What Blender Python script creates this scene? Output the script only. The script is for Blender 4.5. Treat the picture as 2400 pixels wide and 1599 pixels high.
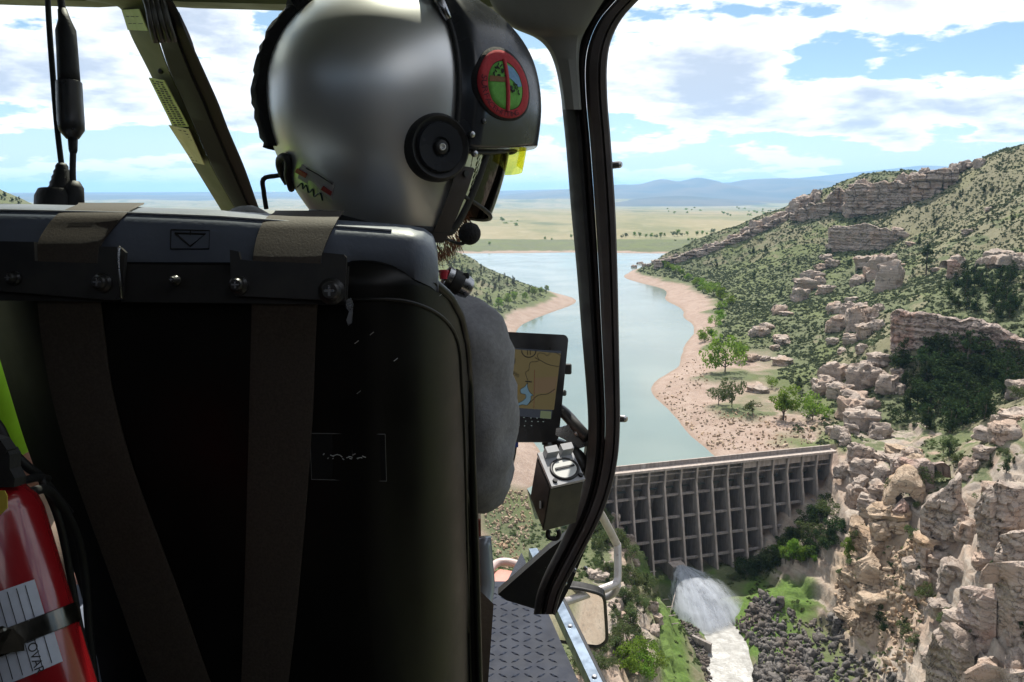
import bpy, math, random
import numpy as np
from mathutils import Vector, Matrix

# ---------------------------------------------------------------- camera, sky, sun, exposure
S = bpy.context.scene
for o in list(bpy.data.objects):
    bpy.data.objects.remove(o)
COL = S.collection
CAM_Z = 92.0
PITCH = math.radians(10.54)
FPX = 1867.0                      # focal length in pixels of the 2400 px wide photograph
cam_d = bpy.data.cameras.new('camera')
cam = bpy.data.objects.new('camera', cam_d)
COL.objects.link(cam)
cam.location = (0, 0, CAM_Z)
cam.rotation_euler = (math.pi / 2 - PITCH, 0, 0)
cam_d.sensor_width = 36.0
cam_d.lens = 36.0 * FPX / 2400.0
cam_d.clip_start = 0.02
cam_d.clip_end = 120000
S.camera = cam

SUN_EL, SUN_AZ = math.radians(56), math.radians(4)      # azimuth: to the right of the view direction (+Y)
sd = Vector((math.sin(SUN_AZ) * math.cos(SUN_EL), math.cos(SUN_AZ) * math.cos(SUN_EL), math.sin(SUN_EL)))
sun_d = bpy.data.lights.new('sun', 'SUN')
sun_d.energy = 5.0
sun_d.angle = math.radians(0.53)
sun_d.color = (1.0, 0.95, 0.87)
sun = bpy.data.objects.new('sun', sun_d)
COL.objects.link(sun)
sun.rotation_euler = sd.to_track_quat('Z', 'Y').to_euler()
sun.location = (0, 0, 400)

S.view_settings.view_transform = 'Standard'
S.view_settings.look = 'None'
S.view_settings.exposure = 0.64
S.view_settings.gamma = 1.0
S.view_settings.use_curve_mapping = False
S.cycles.use_denoising = True
S.cycles.max_bounces = 8
S.cycles.diffuse_bounces = 3
S.cycles.glossy_bounces = 4
S.cycles.transmission_bounces = 4
S.cycles.transparent_max_bounces = 24
S.cycles.volume_bounces = 1
S.cycles.sample_clamp_indirect = 8.0

# ---------------------------------------------------------------- node helpers
class NT:
    def __init__(self, tree):
        self.t = tree
        self.n, self.l = tree.nodes, tree.links
    def node(self, typ, **kw):
        nd = self.n.new(typ)
        for k, v in kw.items():
            setattr(nd, k, v)
        return nd
    def put(self, sock, v):
        if hasattr(v, 'node') or isinstance(v, bpy.types.NodeSocket):
            self.l.new(v, sock)
        elif v is not None:
            if hasattr(sock.default_value, '__len__') and isinstance(v, (tuple, list)) and len(v) == 3 and len(sock.default_value) == 4:
                v = (*v, 1.0)
            sock.default_value = v
    def math(self, op, a, b=None, c=None, clamp=False):
        nd = self.node('ShaderNodeMath', operation=op, use_clamp=clamp)
        for i, v in enumerate((a, b, c)):
            if v is not None:
                self.put(nd.inputs[i], v)
        return nd.outputs[0]
    def vmath(self, op, a, b=None, scale=None):
        nd = self.node('ShaderNodeVectorMath', operation=op)
        self.put(nd.inputs[0], a)
        if b is not None:
            self.put(nd.inputs[1], b)
        if scale is not None:
            self.put(nd.inputs['Scale'], scale)
        return nd.outputs[0]
    def noise(self, vec, scale, detail=4, rough=0.55, dist=0.0, out=0):
        nd = self.node('ShaderNodeTexNoise')
        if vec is not None:
            self.put(nd.inputs['Vector'], vec)
        self.put(nd.inputs['Scale'], scale)
        nd.inputs['Detail'].default_value = detail
        nd.inputs['Roughness'].default_value = rough
        nd.inputs['Distortion'].default_value = dist
        return nd.outputs[out]
    def smooth(self, v, a, b, lo=0.0, hi=1.0):
        nd = self.node('ShaderNodeMapRange', interpolation_type='SMOOTHSTEP')
        self.put(nd.inputs[0], v)
        for i, q in enumerate((a, b, lo, hi)):
            self.put(nd.inputs[i + 1], q)
        return nd.outputs[0]
    def mix(self, f, a, b, blend='MIX'):
        nd = self.node('ShaderNodeMix', data_type='RGBA', blend_type=blend)
        self.put(nd.inputs[0], f)
        self.put(nd.inputs[6], a)
        self.put(nd.inputs[7], b)
        return nd.outputs[2]
    def sep(self, v):
        nd = self.node('ShaderNodeSeparateXYZ')
        self.put(nd.inputs[0], v)
        return nd.outputs
    def comb(self, x, y, z):
        nd = self.node('ShaderNodeCombineXYZ')
        for i, v in enumerate((x, y, z)):
            self.put(nd.inputs[i], v)
        return nd.outputs[0]

# ---------------------------------------------------------------- sky with broken cumulus
world = bpy.data.worlds.new('World')
S.world = world
world.use_nodes = True
w = NT(world.node_tree)
w.n.clear()
SKY = 0.050
sky = w.node('ShaderNodeTexSky', sky_type='NISHITA')
sky.sun_disc = False
sky.sun_elevation = SUN_EL
sky.sun_rotation = SUN_AZ
sky.altitude = 1600
sky.dust_density = 0.6
sky.ozone_density = 1.3
tc = w.node('ShaderNodeTexCoord')
dx_, dy_, dz_ = w.sep(tc.outputs['Generated'])
up = w.math('MAXIMUM', dz_, 0.0)
inv_y = w.math('DIVIDE', 1.0, w.math('MAXIMUM', dy_, 0.05))
az_, el_ = w.math('MULTIPLY', dx_, inv_y), w.math('MULTIPLY', dz_, inv_y)
lean = None      # where the cumulus of the day has gathered and where it has opened
for a0, e0, ra, re_, amp in ((.20, .150, .17, .045, .10), (.30, .105, .12, .030, .07), (.45, .112, .10, .022, .10), (.46, .222, .12, .024, .11), (.57, .170, .12, .032, -.17), (.40, .178, .08, .018, -.08),
                             (-.55, .145, .20, .050, .11), (-.30, .160, .11, .045, .09), (-.46, .066, .30, .024, -.13), (-.20, .215, .10, .022, -.10), (.62, .080, .10, .02, .06), (.10, .075, .30, .016, .05)):
    q1 = w.math('POWER', w.math('MULTIPLY', w.math('SUBTRACT', az_, a0), 1 / ra), 2.0)
    q2 = w.math('POWER', w.math('MULTIPLY', w.math('SUBTRACT', el_, e0), 1 / re_), 2.0)
    g_ = w.math('MULTIPLY', w.math('EXPONENT', w.math('MULTIPLY', w.math('ADD', q1, q2), -1.0)), amp)
    lean = g_ if lean is None else w.math('ADD', lean, g_)
lean = w.math('MULTIPLY', lean, w.smooth(dy_, .05, .15))
def cloud_field(lift):
    z = w.math('ADD', up, lift)
    k = w.math('DIVIDE', 1.0, w.math('ADD', z, 0.24))
    q = w.comb(w.math('MULTIPLY', dx_, k), w.math('MULTIPLY', dy_, k), w.math('MULTIPLY', w.math('LOGARITHM', w.math('ADD', z, 0.07), 2.718), -0.85))
    q = w.vmath('ADD', q, (7.3, 2.1, 4.25))
    big = w.noise(q, 1.0, 1, 0.5)
    med = w.noise(q, 3.0, 10, 0.56, 0.05)
    return w.math('ADD', w.math('MULTIPLY', big, 0.40), w.math('MULTIPLY', med, 0.74))
n0 = w.math('ADD', cloud_field(0.0), lean)
n1 = w.math('ADD', cloud_field(0.030), lean)
cover = w.smooth(n0, 0.522, 0.572)
above = w.smooth(n1, 0.50, 0.68)
body = w.smooth(n0, 0.54, 0.70)
shade = w.math('MULTIPLY', above, body)
cloud_col = w.mix(shade, (18.0, 18.0, 18.2), (8.2, 9.1, 10.7))
low = w.smooth(up, 0.0, 0.09, 0.55, 0.0)
hazy = w.mix(low, w.mix(1.0, sky.outputs[0], (1.55, 1.62, 1.50), 'MULTIPLY'), (10.4, 11.2, 12.2))
col = w.mix(w.math('MULTIPLY', cover, w.smooth(dz_, -0.01, 0.02)), hazy, cloud_col)
bg = w.node('ShaderNodeBackground')
w.put(bg.inputs[0], col)
bg.inputs[1].default_value = SKY
out = w.node('ShaderNodeOutputWorld')
w.l.new(bg.outputs[0], out.inputs[0])

# ---------------------------------------------------------------- pixel <-> place
CP, SP = math.cos(PITCH), math.sin(PITCH)
DS = 2400.0 / 2353.0
def ray(dx, dy):
    """unit-depth ray through a point of the photograph (dx, dy measured on its 2353 px wide view)"""
    a = (dx * DS - 1200.0) / FPX
    v = (799.5 - dy * DS) / FPX
    return np.array((a, CP + v * SP, -SP + v * CP))
def at(dx, dy, depth):
    """point at that depth along the lens axis"""
    return np.array((0, 0, CAM_Z)) + ray(dx, dy) * depth
def on_z(dx, dy, z):
    r = ray(dx, dy)
    return np.array((0, 0, CAM_Z)) + r * ((z - CAM_Z) / r[2])
def on_y(dx, dy, y):
    r = ray(dx, dy)
    return np.array((0, 0, CAM_Z)) + r * (y / r[1])

# ---------------------------------------------------------------- numpy noise
def _h(ix, iy, iz, s):
    n = (ix.astype(np.int64) * 374761393 + iy.astype(np.int64) * 668265263 + iz.astype(np.int64) * 2147483647 + s * 974711) & 0xFFFFFFFF
    n = ((n ^ (n >> 13)) * 1274126177) & 0xFFFFFFFF
    n = ((n ^ (n >> 15)) * 2246822519) & 0xFFFFFFFF
    n = n ^ (n >> 16)
    return (n & 0xFFFFFF) / float(0x1000000)
def vnoise(x, y, z=None, s=0):
    x = np.asarray(x, float); y = np.asarray(y, float)
    z = np.zeros_like(x) if z is None else np.asarray(z, float)
    ix, iy, iz = np.floor(x), np.floor(y), np.floor(z)
    fx, fy, fz = x - ix, y - iy, z - iz
    fx, fy, fz = (q * q * (3 - 2 * q) for q in (fx, fy, fz))
    def c(a, b, d):
        return _h(ix + a, iy + b, iz + d, s)
    x00 = c(0,0,0) * (1 - fx) + c(1,0,0) * fx
    x10 = c(0,1,0) * (1 - fx) + c(1,1,0) * fx
    x01 = c(0,0,1) * (1 - fx) + c(1,0,1) * fx
    x11 = c(0,1,1) * (1 - fx) + c(1,1,1) * fx
    return (x00 * (1 - fy) + x10 * fy) * (1 - fz) + (x01 * (1 - fy) + x11 * fy) * fz
def fbm(x, y, z=None, s=0, o=5, g=0.5):
    t, a, n, f = 0, 1.0, 0, 1.0
    x = np.asarray(x, float); y = np.asarray(y, float)
    z = np.zeros_like(x) if z is None else np.asarray(z, float)
    for i in range(o):
        t = t + a * vnoise(x * f + 17.3 * i, y * f + 5.1 * i, z * f, s + i)
        n += a; a *= g; f *= 2.03
    return t / n
def cells(x, y, z, s=0):
    """distance to the nearest and second nearest random point, and that cell's number"""
    ix, iy, iz = np.floor(x), np.floor(y), np.floor(z)
    d1 = np.full(x.shape, 9.0); d2 = np.full(x.shape, 9.0); idn = np.zeros(x.shape)
    for a in (-1, 0, 1):
        for b in (-1, 0, 1):
            for c in (-1, 0, 1):
                jx, jy, jz = ix + a, iy + b, iz + c
                px = jx + 0.15 + 0.7 * _h(jx, jy, jz, s); py = jy + 0.15 + 0.7 * _h(jx, jy, jz, s + 7); pz = jz + 0.15 + 0.7 * _h(jx, jy, jz, s + 13)
                d = np.maximum(np.maximum(np.abs(px - x), np.abs(py - y)), np.abs(pz - z))
                near = d < d1
                d2 = np.where(near, d1, np.minimum(d2, d))
                idn = np.where(near, _h(jx, jy, jz, s + 29), idn)
                d1 = np.where(near, d, d1)
    return d1, d2, idn
def sstep(a, b, v):
    t = np.clip((v - a) / (b - a), 0, 1)
    return t * t * (3 - 2 * t)

# ---------------------------------------------------------------- mesh helpers
ORG = {}
def link(o, parent=None):
    COL.objects.link(o)
    if parent is not None:
        o.parent = parent
    return o
def tag(o, label=None, cat=None, group=None, kind=None):
    if label: o['label'] = label
    if cat: o['category'] = cat
    if group: o['group'] = group
    if kind: o['kind'] = kind
    return o
def thing(name, loc, label, cat, group=None):
    e = bpy.data.objects.new(name, None)
    e.empty_display_size = 0.1
    e.location = tuple(float(q) for q in loc)
    link(e)
    ORG[e.name] = np.array(loc, float)
    return tag(e, label, cat, group)
def raw_mesh(name, V, F, mats=(), smooth=False):
    me = bpy.data.meshes.new(name)
    V = np.asarray(V, dtype=np.float32)
    if isinstance(F, np.ndarray):
        k = F.shape[1]
        me.vertices.add(len(V)); me.vertices.foreach_set('co', V.ravel())
        me.loops.add(F.size); me.loops.foreach_set('vertex_index', F.astype(np.int32).ravel())
        me.polygons.add(len(F)); me.polygons.foreach_set('loop_start', np.arange(0, F.size, k, dtype=np.int32))
        me.update(calc_edges=True); me.validate()
    else:
        me.from_pydata(V.tolist(), [], [list(f) for f in F])
        me.update()
    for m in (mats if isinstance(mats, (list, tuple)) else [mats]):
        me.materials.append(m)
    if smooth:
        me.polygons.foreach_set('use_smooth', np.ones(len(me.polygons), dtype=bool))
    return me
def mk(name, geo, mat, parent=None, smooth=False, origin=None, sharp=None):
    """one mesh object from world-space geometry (V, F)"""
    V, F = geo
    V = np.asarray(V, float)
    po = ORG[parent.name] if parent is not None else np.zeros(3)
    if origin is None:
        origin = (V.min(0) + V.max(0)) / 2
        if parent is None:
            origin[2] = V[:, 2].min()
    origin = np.array(origin, float)
    me = raw_mesh(name, V - origin, F, mat, smooth)
    o = bpy.data.objects.new(name, me)
    o.location = tuple(origin - po)
    link(o, parent)
    ORG[o.name] = origin
    if smooth and sharp is not None:
        try:
            me.set_sharp_from_angle(angle=math.radians(sharp))
        except Exception:
            pass
    return o
def join(*gs):
    V, F, n = [], [], 0
    for v, f in gs:
        v = np.asarray(v, float)
        V.append(v)
        F += [[i + n for i in q] for q in f]
        n += len(v)
    return np.vstack(V), F
def norm(v):
    v = np.asarray(v, float)
    return v / max(np.linalg.norm(v), 1e-9)
def frame_of(d, up=(0, 0, 1)):
    d = norm(d)
    s = np.cross(d, up)
    if np.linalg.norm(s) < 1e-3:
        s = np.cross(d, (0, 1, 0))
    s = norm(s)
    return s, norm(np.cross(s, d)), d
def spline(P, n):
    """Catmull-Rom through the points"""
    P = np.asarray(P, float)
    if len(P) < 3:
        t = np.linspace(0, 1, n)[:, None]
        return P[0] * (1 - t) + P[-1] * t
    Q = np.vstack([2 * P[0] - P[1], P, 2 * P[-1] - P[-2]])
    T = np.linspace(0, len(P) - 1 - 1e-9, n)
    i = T.astype(int); u = (T - i)[:, None]
    a, b, c, d = Q[i], Q[i + 1], Q[i + 2], Q[i + 3]
    return 0.5 * (2 * b + (c - a) * u + (2 * a - 5 * b + 4 * c - d) * u ** 2 + (3 * b - a - 3 * c + d) * u ** 3)
def tube(P, r, n=10, cap=True, flat=(1, 1), up=(0, 0, 1)):
    P = np.asarray(P, float)
    m = len(P)
    r = np.broadcast_to(np.asarray(r, float), (m,))
    V, F = [], []
    s0 = None
    for i in range(m):
        d = P[min(i + 1, m - 1)] - P[max(i - 1, 0)]
        s, u, d = frame_of(d, up) if s0 is None else (None, None, norm(d))
        if s0 is not None:
            s = norm(s0 - d * np.dot(s0, d)); u = norm(np.cross(s, d))
        s0 = s
        for k in range(n):
            a = 2 * math.pi * k / n
            V.append(P[i] + r[i] * (flat[0] * math.cos(a) * s + flat[1] * math.sin(a) * u))
    for i in range(m - 1):
        for k in range(n):
            F.append([i * n + k, i * n + (k + 1) % n, (i + 1) * n + (k + 1) % n, (i + 1) * n + k])
    if cap:
        F.append(list(range(n))[::-1]); F.append(list(range((m - 1) * n, m * n)))
    return np.array(V), F
def lathe(prof, base, axis, n=24, ref=(0, 0, 1), cap=True):
    """prof: (radius, height) pairs turned about the axis at base"""
    s, u, d = frame_of(axis, ref)
    V, F = [], []
    for r, h in prof:
        for k in range(n):
            a = 2 * math.pi * k / n
            V.append(np.asarray(base) + d * h + r * (math.cos(a) * s + math.sin(a) * u))
    for i in range(len(prof) - 1):
        for k in range(n):
            F.append([i * n + k, i * n + (k + 1) % n, (i + 1) * n + (k + 1) % n, (i + 1) * n + k])
    if cap:
        F.append(list(range(n))[::-1]); F.append(list(range((len(prof) - 1) * n, len(prof) * n)))
    return np.array(V), F
def box(c, hx, hy, hz, bev=0.0):
    """hx, hy, hz: half-extent vectors; chamfered when bev > 0 (metres)"""
    c, hx, hy, hz = (np.asarray(q, float) for q in (c, hx, hy, hz))
    if bev <= 0:
        V = [c + a * hx + b * hy + d * hz for a in (-1, 1) for b in (-1, 1) for d in (-1, 1)]
        return np.array(V), [[0,1,3,2],[4,6,7,5],[0,4,5,1],[2,3,7,6],[0,2,6,4],[1,5,7,3]]
    k = [1 - bev / max(np.linalg.norm(q), 1e-9) for q in (hx, hy, hz)]
    k = [max(q, 0.05) for q in k]
    V, idx = [], {}
    for a in (-1, 1):
        for b in (-1, 1):
            for d in (-1, 1):
                for ax in range(3):
                    f = [k[0], k[1], k[2]]; f[ax] = 1.0
                    idx[(a, b, d, ax)] = len(V)
                    V.append(c + a * f[0] * hx + b * f[1] * hy + d * f[2] * hz)
    F = []
    for ax in range(3):
        o1, o2 = [i for i in range(3) if i != ax]
        for s in (-1, 1):
            q = []
            for t1, t2 in ((-1,-1),(1,-1),(1,1),(-1,1)):
                key = [0,0,0]; key[ax] = s; key[o1] = t1; key[o2] = t2
                q.append(idx[(*key, ax)])
            F.append(q)
    for ax in range(3):
        o1, o2 = [i for i in range(3) if i != ax]
        for s1 in (-1, 1):
            for s2 in (-1, 1):
                q = []
                for t, fa in ((-1, o1), (1, o1), (1, o2), (-1, o2)):
                    key = [0,0,0]; key[ax] = t; key[o1] = s1; key[o2] = s2
                    q.append(idx[(*key, fa)])
                F.append(q)
    for a in (-1, 1):
        for b in (-1, 1):
            for d in (-1, 1):
                F.append([idx[(a, b, d, i)] for i in range(3)])
    V = np.array(V)
    out = []
    for f in F:
        p = V[f]
        nn = np.cross(p[1] - p[0], p[2] - p[0])
        out.append(f if np.dot(nn, p.mean(0) - c) > 0 else f[::-1])
    return V, out
def grid(P, closed_u=False, closed_v=False):
    """P: (m, n, 3) array of points -> quads"""
    m, n, _ = P.shape
    V = P.reshape(-1, 3)
    i, j = np.meshgrid(np.arange(m if closed_u else m - 1), np.arange(n if closed_v else n - 1), indexing='ij')
    i2, j2 = (i + 1) % m, (j + 1) % n
    F = np.stack([i * n + j, i2 * n + j, i2 * n + j2, i * n + j2], -1).reshape(-1, 4)
    return V, F
def slab(P, nrm, t):
    """a flat polygon P given thickness t along nrm"""
    P = np.asarray(P, float); nrm = norm(nrm) * t
    n = len(P)
    V = np.vstack([P, P + nrm])
    F = [list(range(n))[::-1], [i + n for i in range(n)]] + [[i, (i + 1) % n, (i + 1) % n + n, i + n] for i in range(n)]
    return V, F

# ---------------------------------------------------------------- materials
def mat(name, col, rough=0.6, metal=0.0, bump=None, var=None, spec=0.5, coat=0.0, fine=None):
    """principled material; var=(scale, amount[, second colour]) mottles the colour, bump=(scale, strength) adds relief"""
    m = bpy.data.materials.new(name)
    m.use_nodes = True
    t = NT(m.node_tree)
    b = t.n['Principled BSDF']
    tco = t.node('ShaderNodeTexCoord')
    vec = tco.outputs['Object']
    c = (*col, 1.0)
    if var:
        c2 = var[2] if len(var) > 2 else tuple(q * (1 - var[1]) for q in col)
        nz = t.smooth(t.noise(vec, var[0], 5, 0.6), 0.3, 0.7)
        c = t.mix(nz, (*col, 1.0), (*c2, 1.0))
        rr = t.smooth(t.noise(vec, var[0] * 1.7, 4, 0.6), 0.3, 0.7, max(0.02, rough - 0.08), min(1, rough + 0.10))
        t.put(b.inputs['Roughness'], rr)
    else:
        b.inputs['Roughness'].default_value = rough
    t.put(b.inputs['Base Color'], c)
    b.inputs['Metallic'].default_value = metal
    b.inputs['Specular IOR Level'].default_value = spec
    b.inputs['Coat Weight'].default_value = coat
    if bump:
        bn = t.node('ShaderNodeBump')
        bn.inputs['Strength'].default_value = bump[1]
        bn.inputs['Distance'].default_value = bump[2] if len(bump) > 2 else 0.002
        t.put(bn.inputs['Height'], t.noise(vec, bump[0], 4, 0.6))
        t.l.new(bn.outputs[0], b.inputs['Normal'])
    return m
rng = np.random.default_rng(11)
# ================================================================ LAND
WATER_Z = 0.0
CREST_Z = 8.2
DAM_A = np.array((36.8, 233.0)); DAM_D = np.array((0.961, 0.277)); DAM_N = np.array((0.277, -0.961))   # N points downstream
BAY = 5.5
pts = []
for q in ((1445,628),(1490,655),(1530,690),(1572,718),(1590,742),(1597,768),(1580,810),(1540,855),(1500,905),(1530,935),(1570,965),(1582,1000),(1625,1035)):
    p = on_z(*q, 0.0); pts.append((p[0], p[1], 0.0)); 
for q, z in (((1510,606),6),((1560,642),6),((1612,668),6),((1652,712),7),((1668,748),7),((1630,790),6),((1625,860),6),((1630,940),5),((1690,960),4.5),((1800,985),5),((1890,1000),6)):
    p = on_z(*q, z); pts.append((p[0], p[1], z))
for q, y in (((1500,607),905),((1600,556),905),((1700,516),900),((1800,482),890),((1900,438),880),((2000,400),850),((2100,392),820),((2200,378),780),((2353,338),650)):
    p = on_y(*q, y); pts.append(tuple(p)); pts.append((p[0] + 90, p[1] + 190, max(p[2] - 75, -6)))
for q, y in (((1700,600),820),((1800,580),770),((1900,600),700),((1800,700),580),((2000,500),770),((2200,500),640),((2353,480),540),((2000,650),560),((2200,600),520),((2353,600),440),
             ((1900,720),480),((2000,720),430),((2150,690),395),((2353,700),350),((1800,800),440),((1900,830),385),((1800,900),350),((1960,880),330)):
    p = on_y(*q, y); pts.append(tuple(p))
for q, y in (((2060,770),338),((2200,790),325),((2353,830),300),((2150,960),275),((2300,960),255),((2030,1010),265),((2353,900),285),((2240,1020),238),((2353,960),212),((2200,1110),203),((2353,1100),185),((2353,1250),154)):
    p = on_y(*q, y); pts.append(tuple(p))
pts += [(112,252,9),(118,244,7),(230,230,62),(260,140,70),(200,90,52),(130,90,30),(160,0,50),(330,300,88),(420,450,118),(560,600,130),(640,300,120),(600,0,90),(300,-200,70),(560,-400,80)]
pts += [(53,670,0),(28,610,0),(7,557,0),(3,480,0),(6,400,0),(8,340,0),(6,300,0),(9,262,0),(10,640,9),(-48,705,39),(-30,640,24),(-150,760,50),(-90,600,40),(-300,830,36),(-430,880,38),(-560,900,92),(-620,900,122),(-60,480,16),(-90,380,20),(-60,300,14),
        (0,258,6),(-30,250,13),(-4,209,-6),(0,180,-4),(-35,180,6),(16,156,-5),(-20,120,2),(-10,60,0),(-60,60,8),(-160,150,25),(-300,300,30),(-500,500,40),(-300,0,35),(-600,100,45),(-60,-60,6),(-20,-200,2),(-200,-300,25),(-600,-400,50),(60,-100,18),(80,-300,25)]
pts += [(40,300,-7),(40,400,-7),(50,500,-8),(70,600,-8),(95,760,-8),(90,900,-8),(60,1100,-8),(-200,1050,-8),(-100,940,-6),(250,1120,-6),(-500,1150,-5),(-60,820,-3),(-250,960,-3)]
pts += [(x, 1245 + 12 * math.sin(x * 0.013), 0.3) for x in (-640, -300, -120, 20, 130, 260)] + [(x, 1420, 5) for x in (-640, -250, 100, 420)] + [(650, 1100, 8), (560, 1300, 5), (480, 1180, 3)]
CPTS = np.array(pts, float)
def tps_fit(C):
    k = len(C); s = 100.0
    xy = C[:, :2] / s
    r2 = ((xy[:, None] - xy[None]) ** 2).sum(-1)
    K = r2 * np.log(r2 + 1e-9) * 0.5 + np.eye(k) * 0.02
    Pm = np.hstack([np.ones((k, 1)), xy])
    A = np.zeros((k + 3, k + 3)); A[:k, :k] = K; A[:k, k:] = Pm; A[k:, :k] = Pm.T
    return np.linalg.solve(A, np.concatenate([C[:, 2], np.zeros(3)])), xy, s
_w, _xy, _s = tps_fit(CPTS)
def tps(x, y):
    sh = x.shape; x = x.ravel() / _s; y = y.ravel() / _s
    o = np.zeros_like(x)
    k = len(_xy)
    for a in range(0, len(x), 20000):
        X, Y = x[a:a + 20000], y[a:a + 20000]
        r2 = (X[:, None] - _xy[None, :, 0]) ** 2 + (Y[:, None] - _xy[None, :, 1]) ** 2
        o[a:a + 20000] = (r2 * np.log(r2 + 1e-9) * 0.5) @ _w[:k] + _w[k] + _w[k + 1] * X + _w[k + 2] * Y
    return o.reshape(sh)
KY = np.array([-500, 0, 90, 130, 155, 180, 200, 215, 235, 260])
XL = np.array([-60, 12, 34, 42, 45, 46, 45, 42, 40, 40])        # left foot of the canyon
XR = np.array([-30, 42, 66, 78, 84, 88, 86, 82, 76, 74])       # right foot
SL = np.array([.7, .7, .8, .8, .85, .9, 1.1, 1.9, 2.2, 2.2])   # wall steepness
SR = np.array([1.6, 1.8, 2.0, 2.2, 2.0, 1.7, 1.45, 1.2, .85, .8])
FZ = np.array([-34, -31, -28, -27, -26.3, -25.9, -25.7, -25.6, -25.2, -25])
def canyon(x, y):
    n = (fbm(x / 14, y / 14, s=3, o=4) - 0.5) * 9
    xl, xr = np.interp(y, KY, XL) - n, np.interp(y, KY, XR) + n
    f = np.interp(y, KY, FZ)
    left = np.maximum(0, xl - x) * np.interp(y, KY, SL)
    right = np.maximum(0, x - xr) * np.interp(y, KY, SR)
    z = f + left + right + (fbm(x / 5, y / 5, s=8, o=3) - .5) * 2.0
    up = (x - DAM_A[0]) * (-DAM_N[0]) + (y - DAM_A[1]) * (-DAM_N[1])      # metres upstream of the crest line
    rz = np.interp(y, [150, 178, 200, 214, 222], [0, 1, 1, 1, 0])
    rc = np.interp(y, [150, 178, 190, 197, 204, 214], [50, 54, 57, 58, 57, 54])
    z = z - 2.6 * rz * sstep(7.0, 3.5, np.abs(x - rc))
    return z + np.maximum(0, up - 10.0) * 3.5, up
def land(x, y):
    """height of the ground and how rocky it is"""
    b = tps(x, y)
    hill = sstep(7, 22, b)
    b = b + hill * ((fbm(x / 60, y / 60, s=21, o=4) - .5) * 14 + (fbm(x / 16, y / 16, s=22, o=4) - .5) * 4.5)
    b = b + (fbm(x / 7, y / 7, s=23, o=3) - .5) * 1.4 * sstep(-1, 4, b)
    c, up = canyon(x, y)
    near = (sstep(20, -5, up)) * sstep(330, 270, y)
    c = c + 5.0 * np.exp(-((x - 80) ** 2 + (y - 212) ** 2) / 55.0)
    k = sstep(18, -4, c - b)                                     # 1 inside the canyon, fading above the rim
    z = np.minimum(b, c)
    rock = k * sstep(-25, -19, z) * near
    ravine = sstep(150, 175, y) * sstep(345, 300, y) * sstep(96, 108, x) * sstep(260, 190, x) * 0.75
    side = sstep(80, 100, x) * sstep(215, 190, y) * sstep(60, 110, y) * sstep(230, 150, x)
    rock = np.clip(np.maximum(rock, np.maximum(side, ravine * sstep(0.45, 0.62, fbm(x / 22, y / 22, s=40, o=3)))), 0, 1)
    n2 = (fbm(x / 13, y / 13, s=31, o=3) - .5) * 7
    h = 4.3
    q = (z + n2) / h
    fr = q - np.floor(q)
    zt = (np.floor(q) + sstep(0.30, 0.75, fr) ** 1.4) * h - n2
    d1, d2, idn = cells(x / 4.6 + fbm(x / 3, y / 3, s=5, o=2) * .5, y / 4.6, np.zeros_like(x) + 0.5, 3)
    e1, e2, ide = cells(x / 1.9, y / 1.9, np.zeros_like(x) + 0.5, 9)
    zt = zt + (idn - .5) * .8 + (ide - .5) * .22 - sstep(.10, 0, d2 - d1) * .8 - sstep(.1, 0, e2 - e1) * .25
    z = z * (1 - rock) + zt * rock
    return z, rock
def lines(*segs):
    o = []
    for a, b, s in segs:
        o += list(np.arange(a, b, s))
    return np.array(o + [segs[-1][1]])
GX = lines((-720, -60, 20), (-60, 60, 1.5), (60, 170, .6), (170, 430, 2.2), (430, 720, 14))
GY = lines((-500, 80, 15), (80, 125, 1.5), (125, 280, .6), (280, 420, 1.1), (420, 960, 2.4), (960, 1500, 9))
LX, LY = np.meshgrid(GX, GY, indexing='ij')
LZ, LR = land(LX, LY)
def ground(x, y):
    """bilinear height from the built grid"""
    x = np.atleast_1d(np.asarray(x, float)); y = np.atleast_1d(np.asarray(y, float))
    i = np.clip(np.searchsorted(GX, x) - 1, 0, len(GX) - 2); j = np.clip(np.searchsorted(GY, y) - 1, 0, len(GY) - 2)
    u = np.clip((x - GX[i]) / (GX[i + 1] - GX[i]), 0, 1); v = np.clip((y - GY[j]) / (GY[j + 1] - GY[j]), 0, 1)
    return LZ[i, j] * (1 - u) * (1 - v) + LZ[i + 1, j] * u * (1 - v) + LZ[i, j + 1] * (1 - u) * v + LZ[i + 1, j + 1] * u * v
def hit(dx, dy, start=105.0, far=1400.0):
    """where the sight line through that point of the photograph meets the land"""
    r = ray(dx, dy); r = r / r[1]
    t = np.concatenate([np.arange(start, 420, .5), np.arange(420, far, 2.0)])
    x, y, z = r[0] * t, t, CAM_Z + r[2] * t
    g = np.maximum(ground(x, y), WATER_Z - 99)
    k = np.nonzero(z <= g)[0]
    if len(k) == 0:
        return None
    k = k[0]
    return np.array((x[k], y[k], g[k]))

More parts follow.
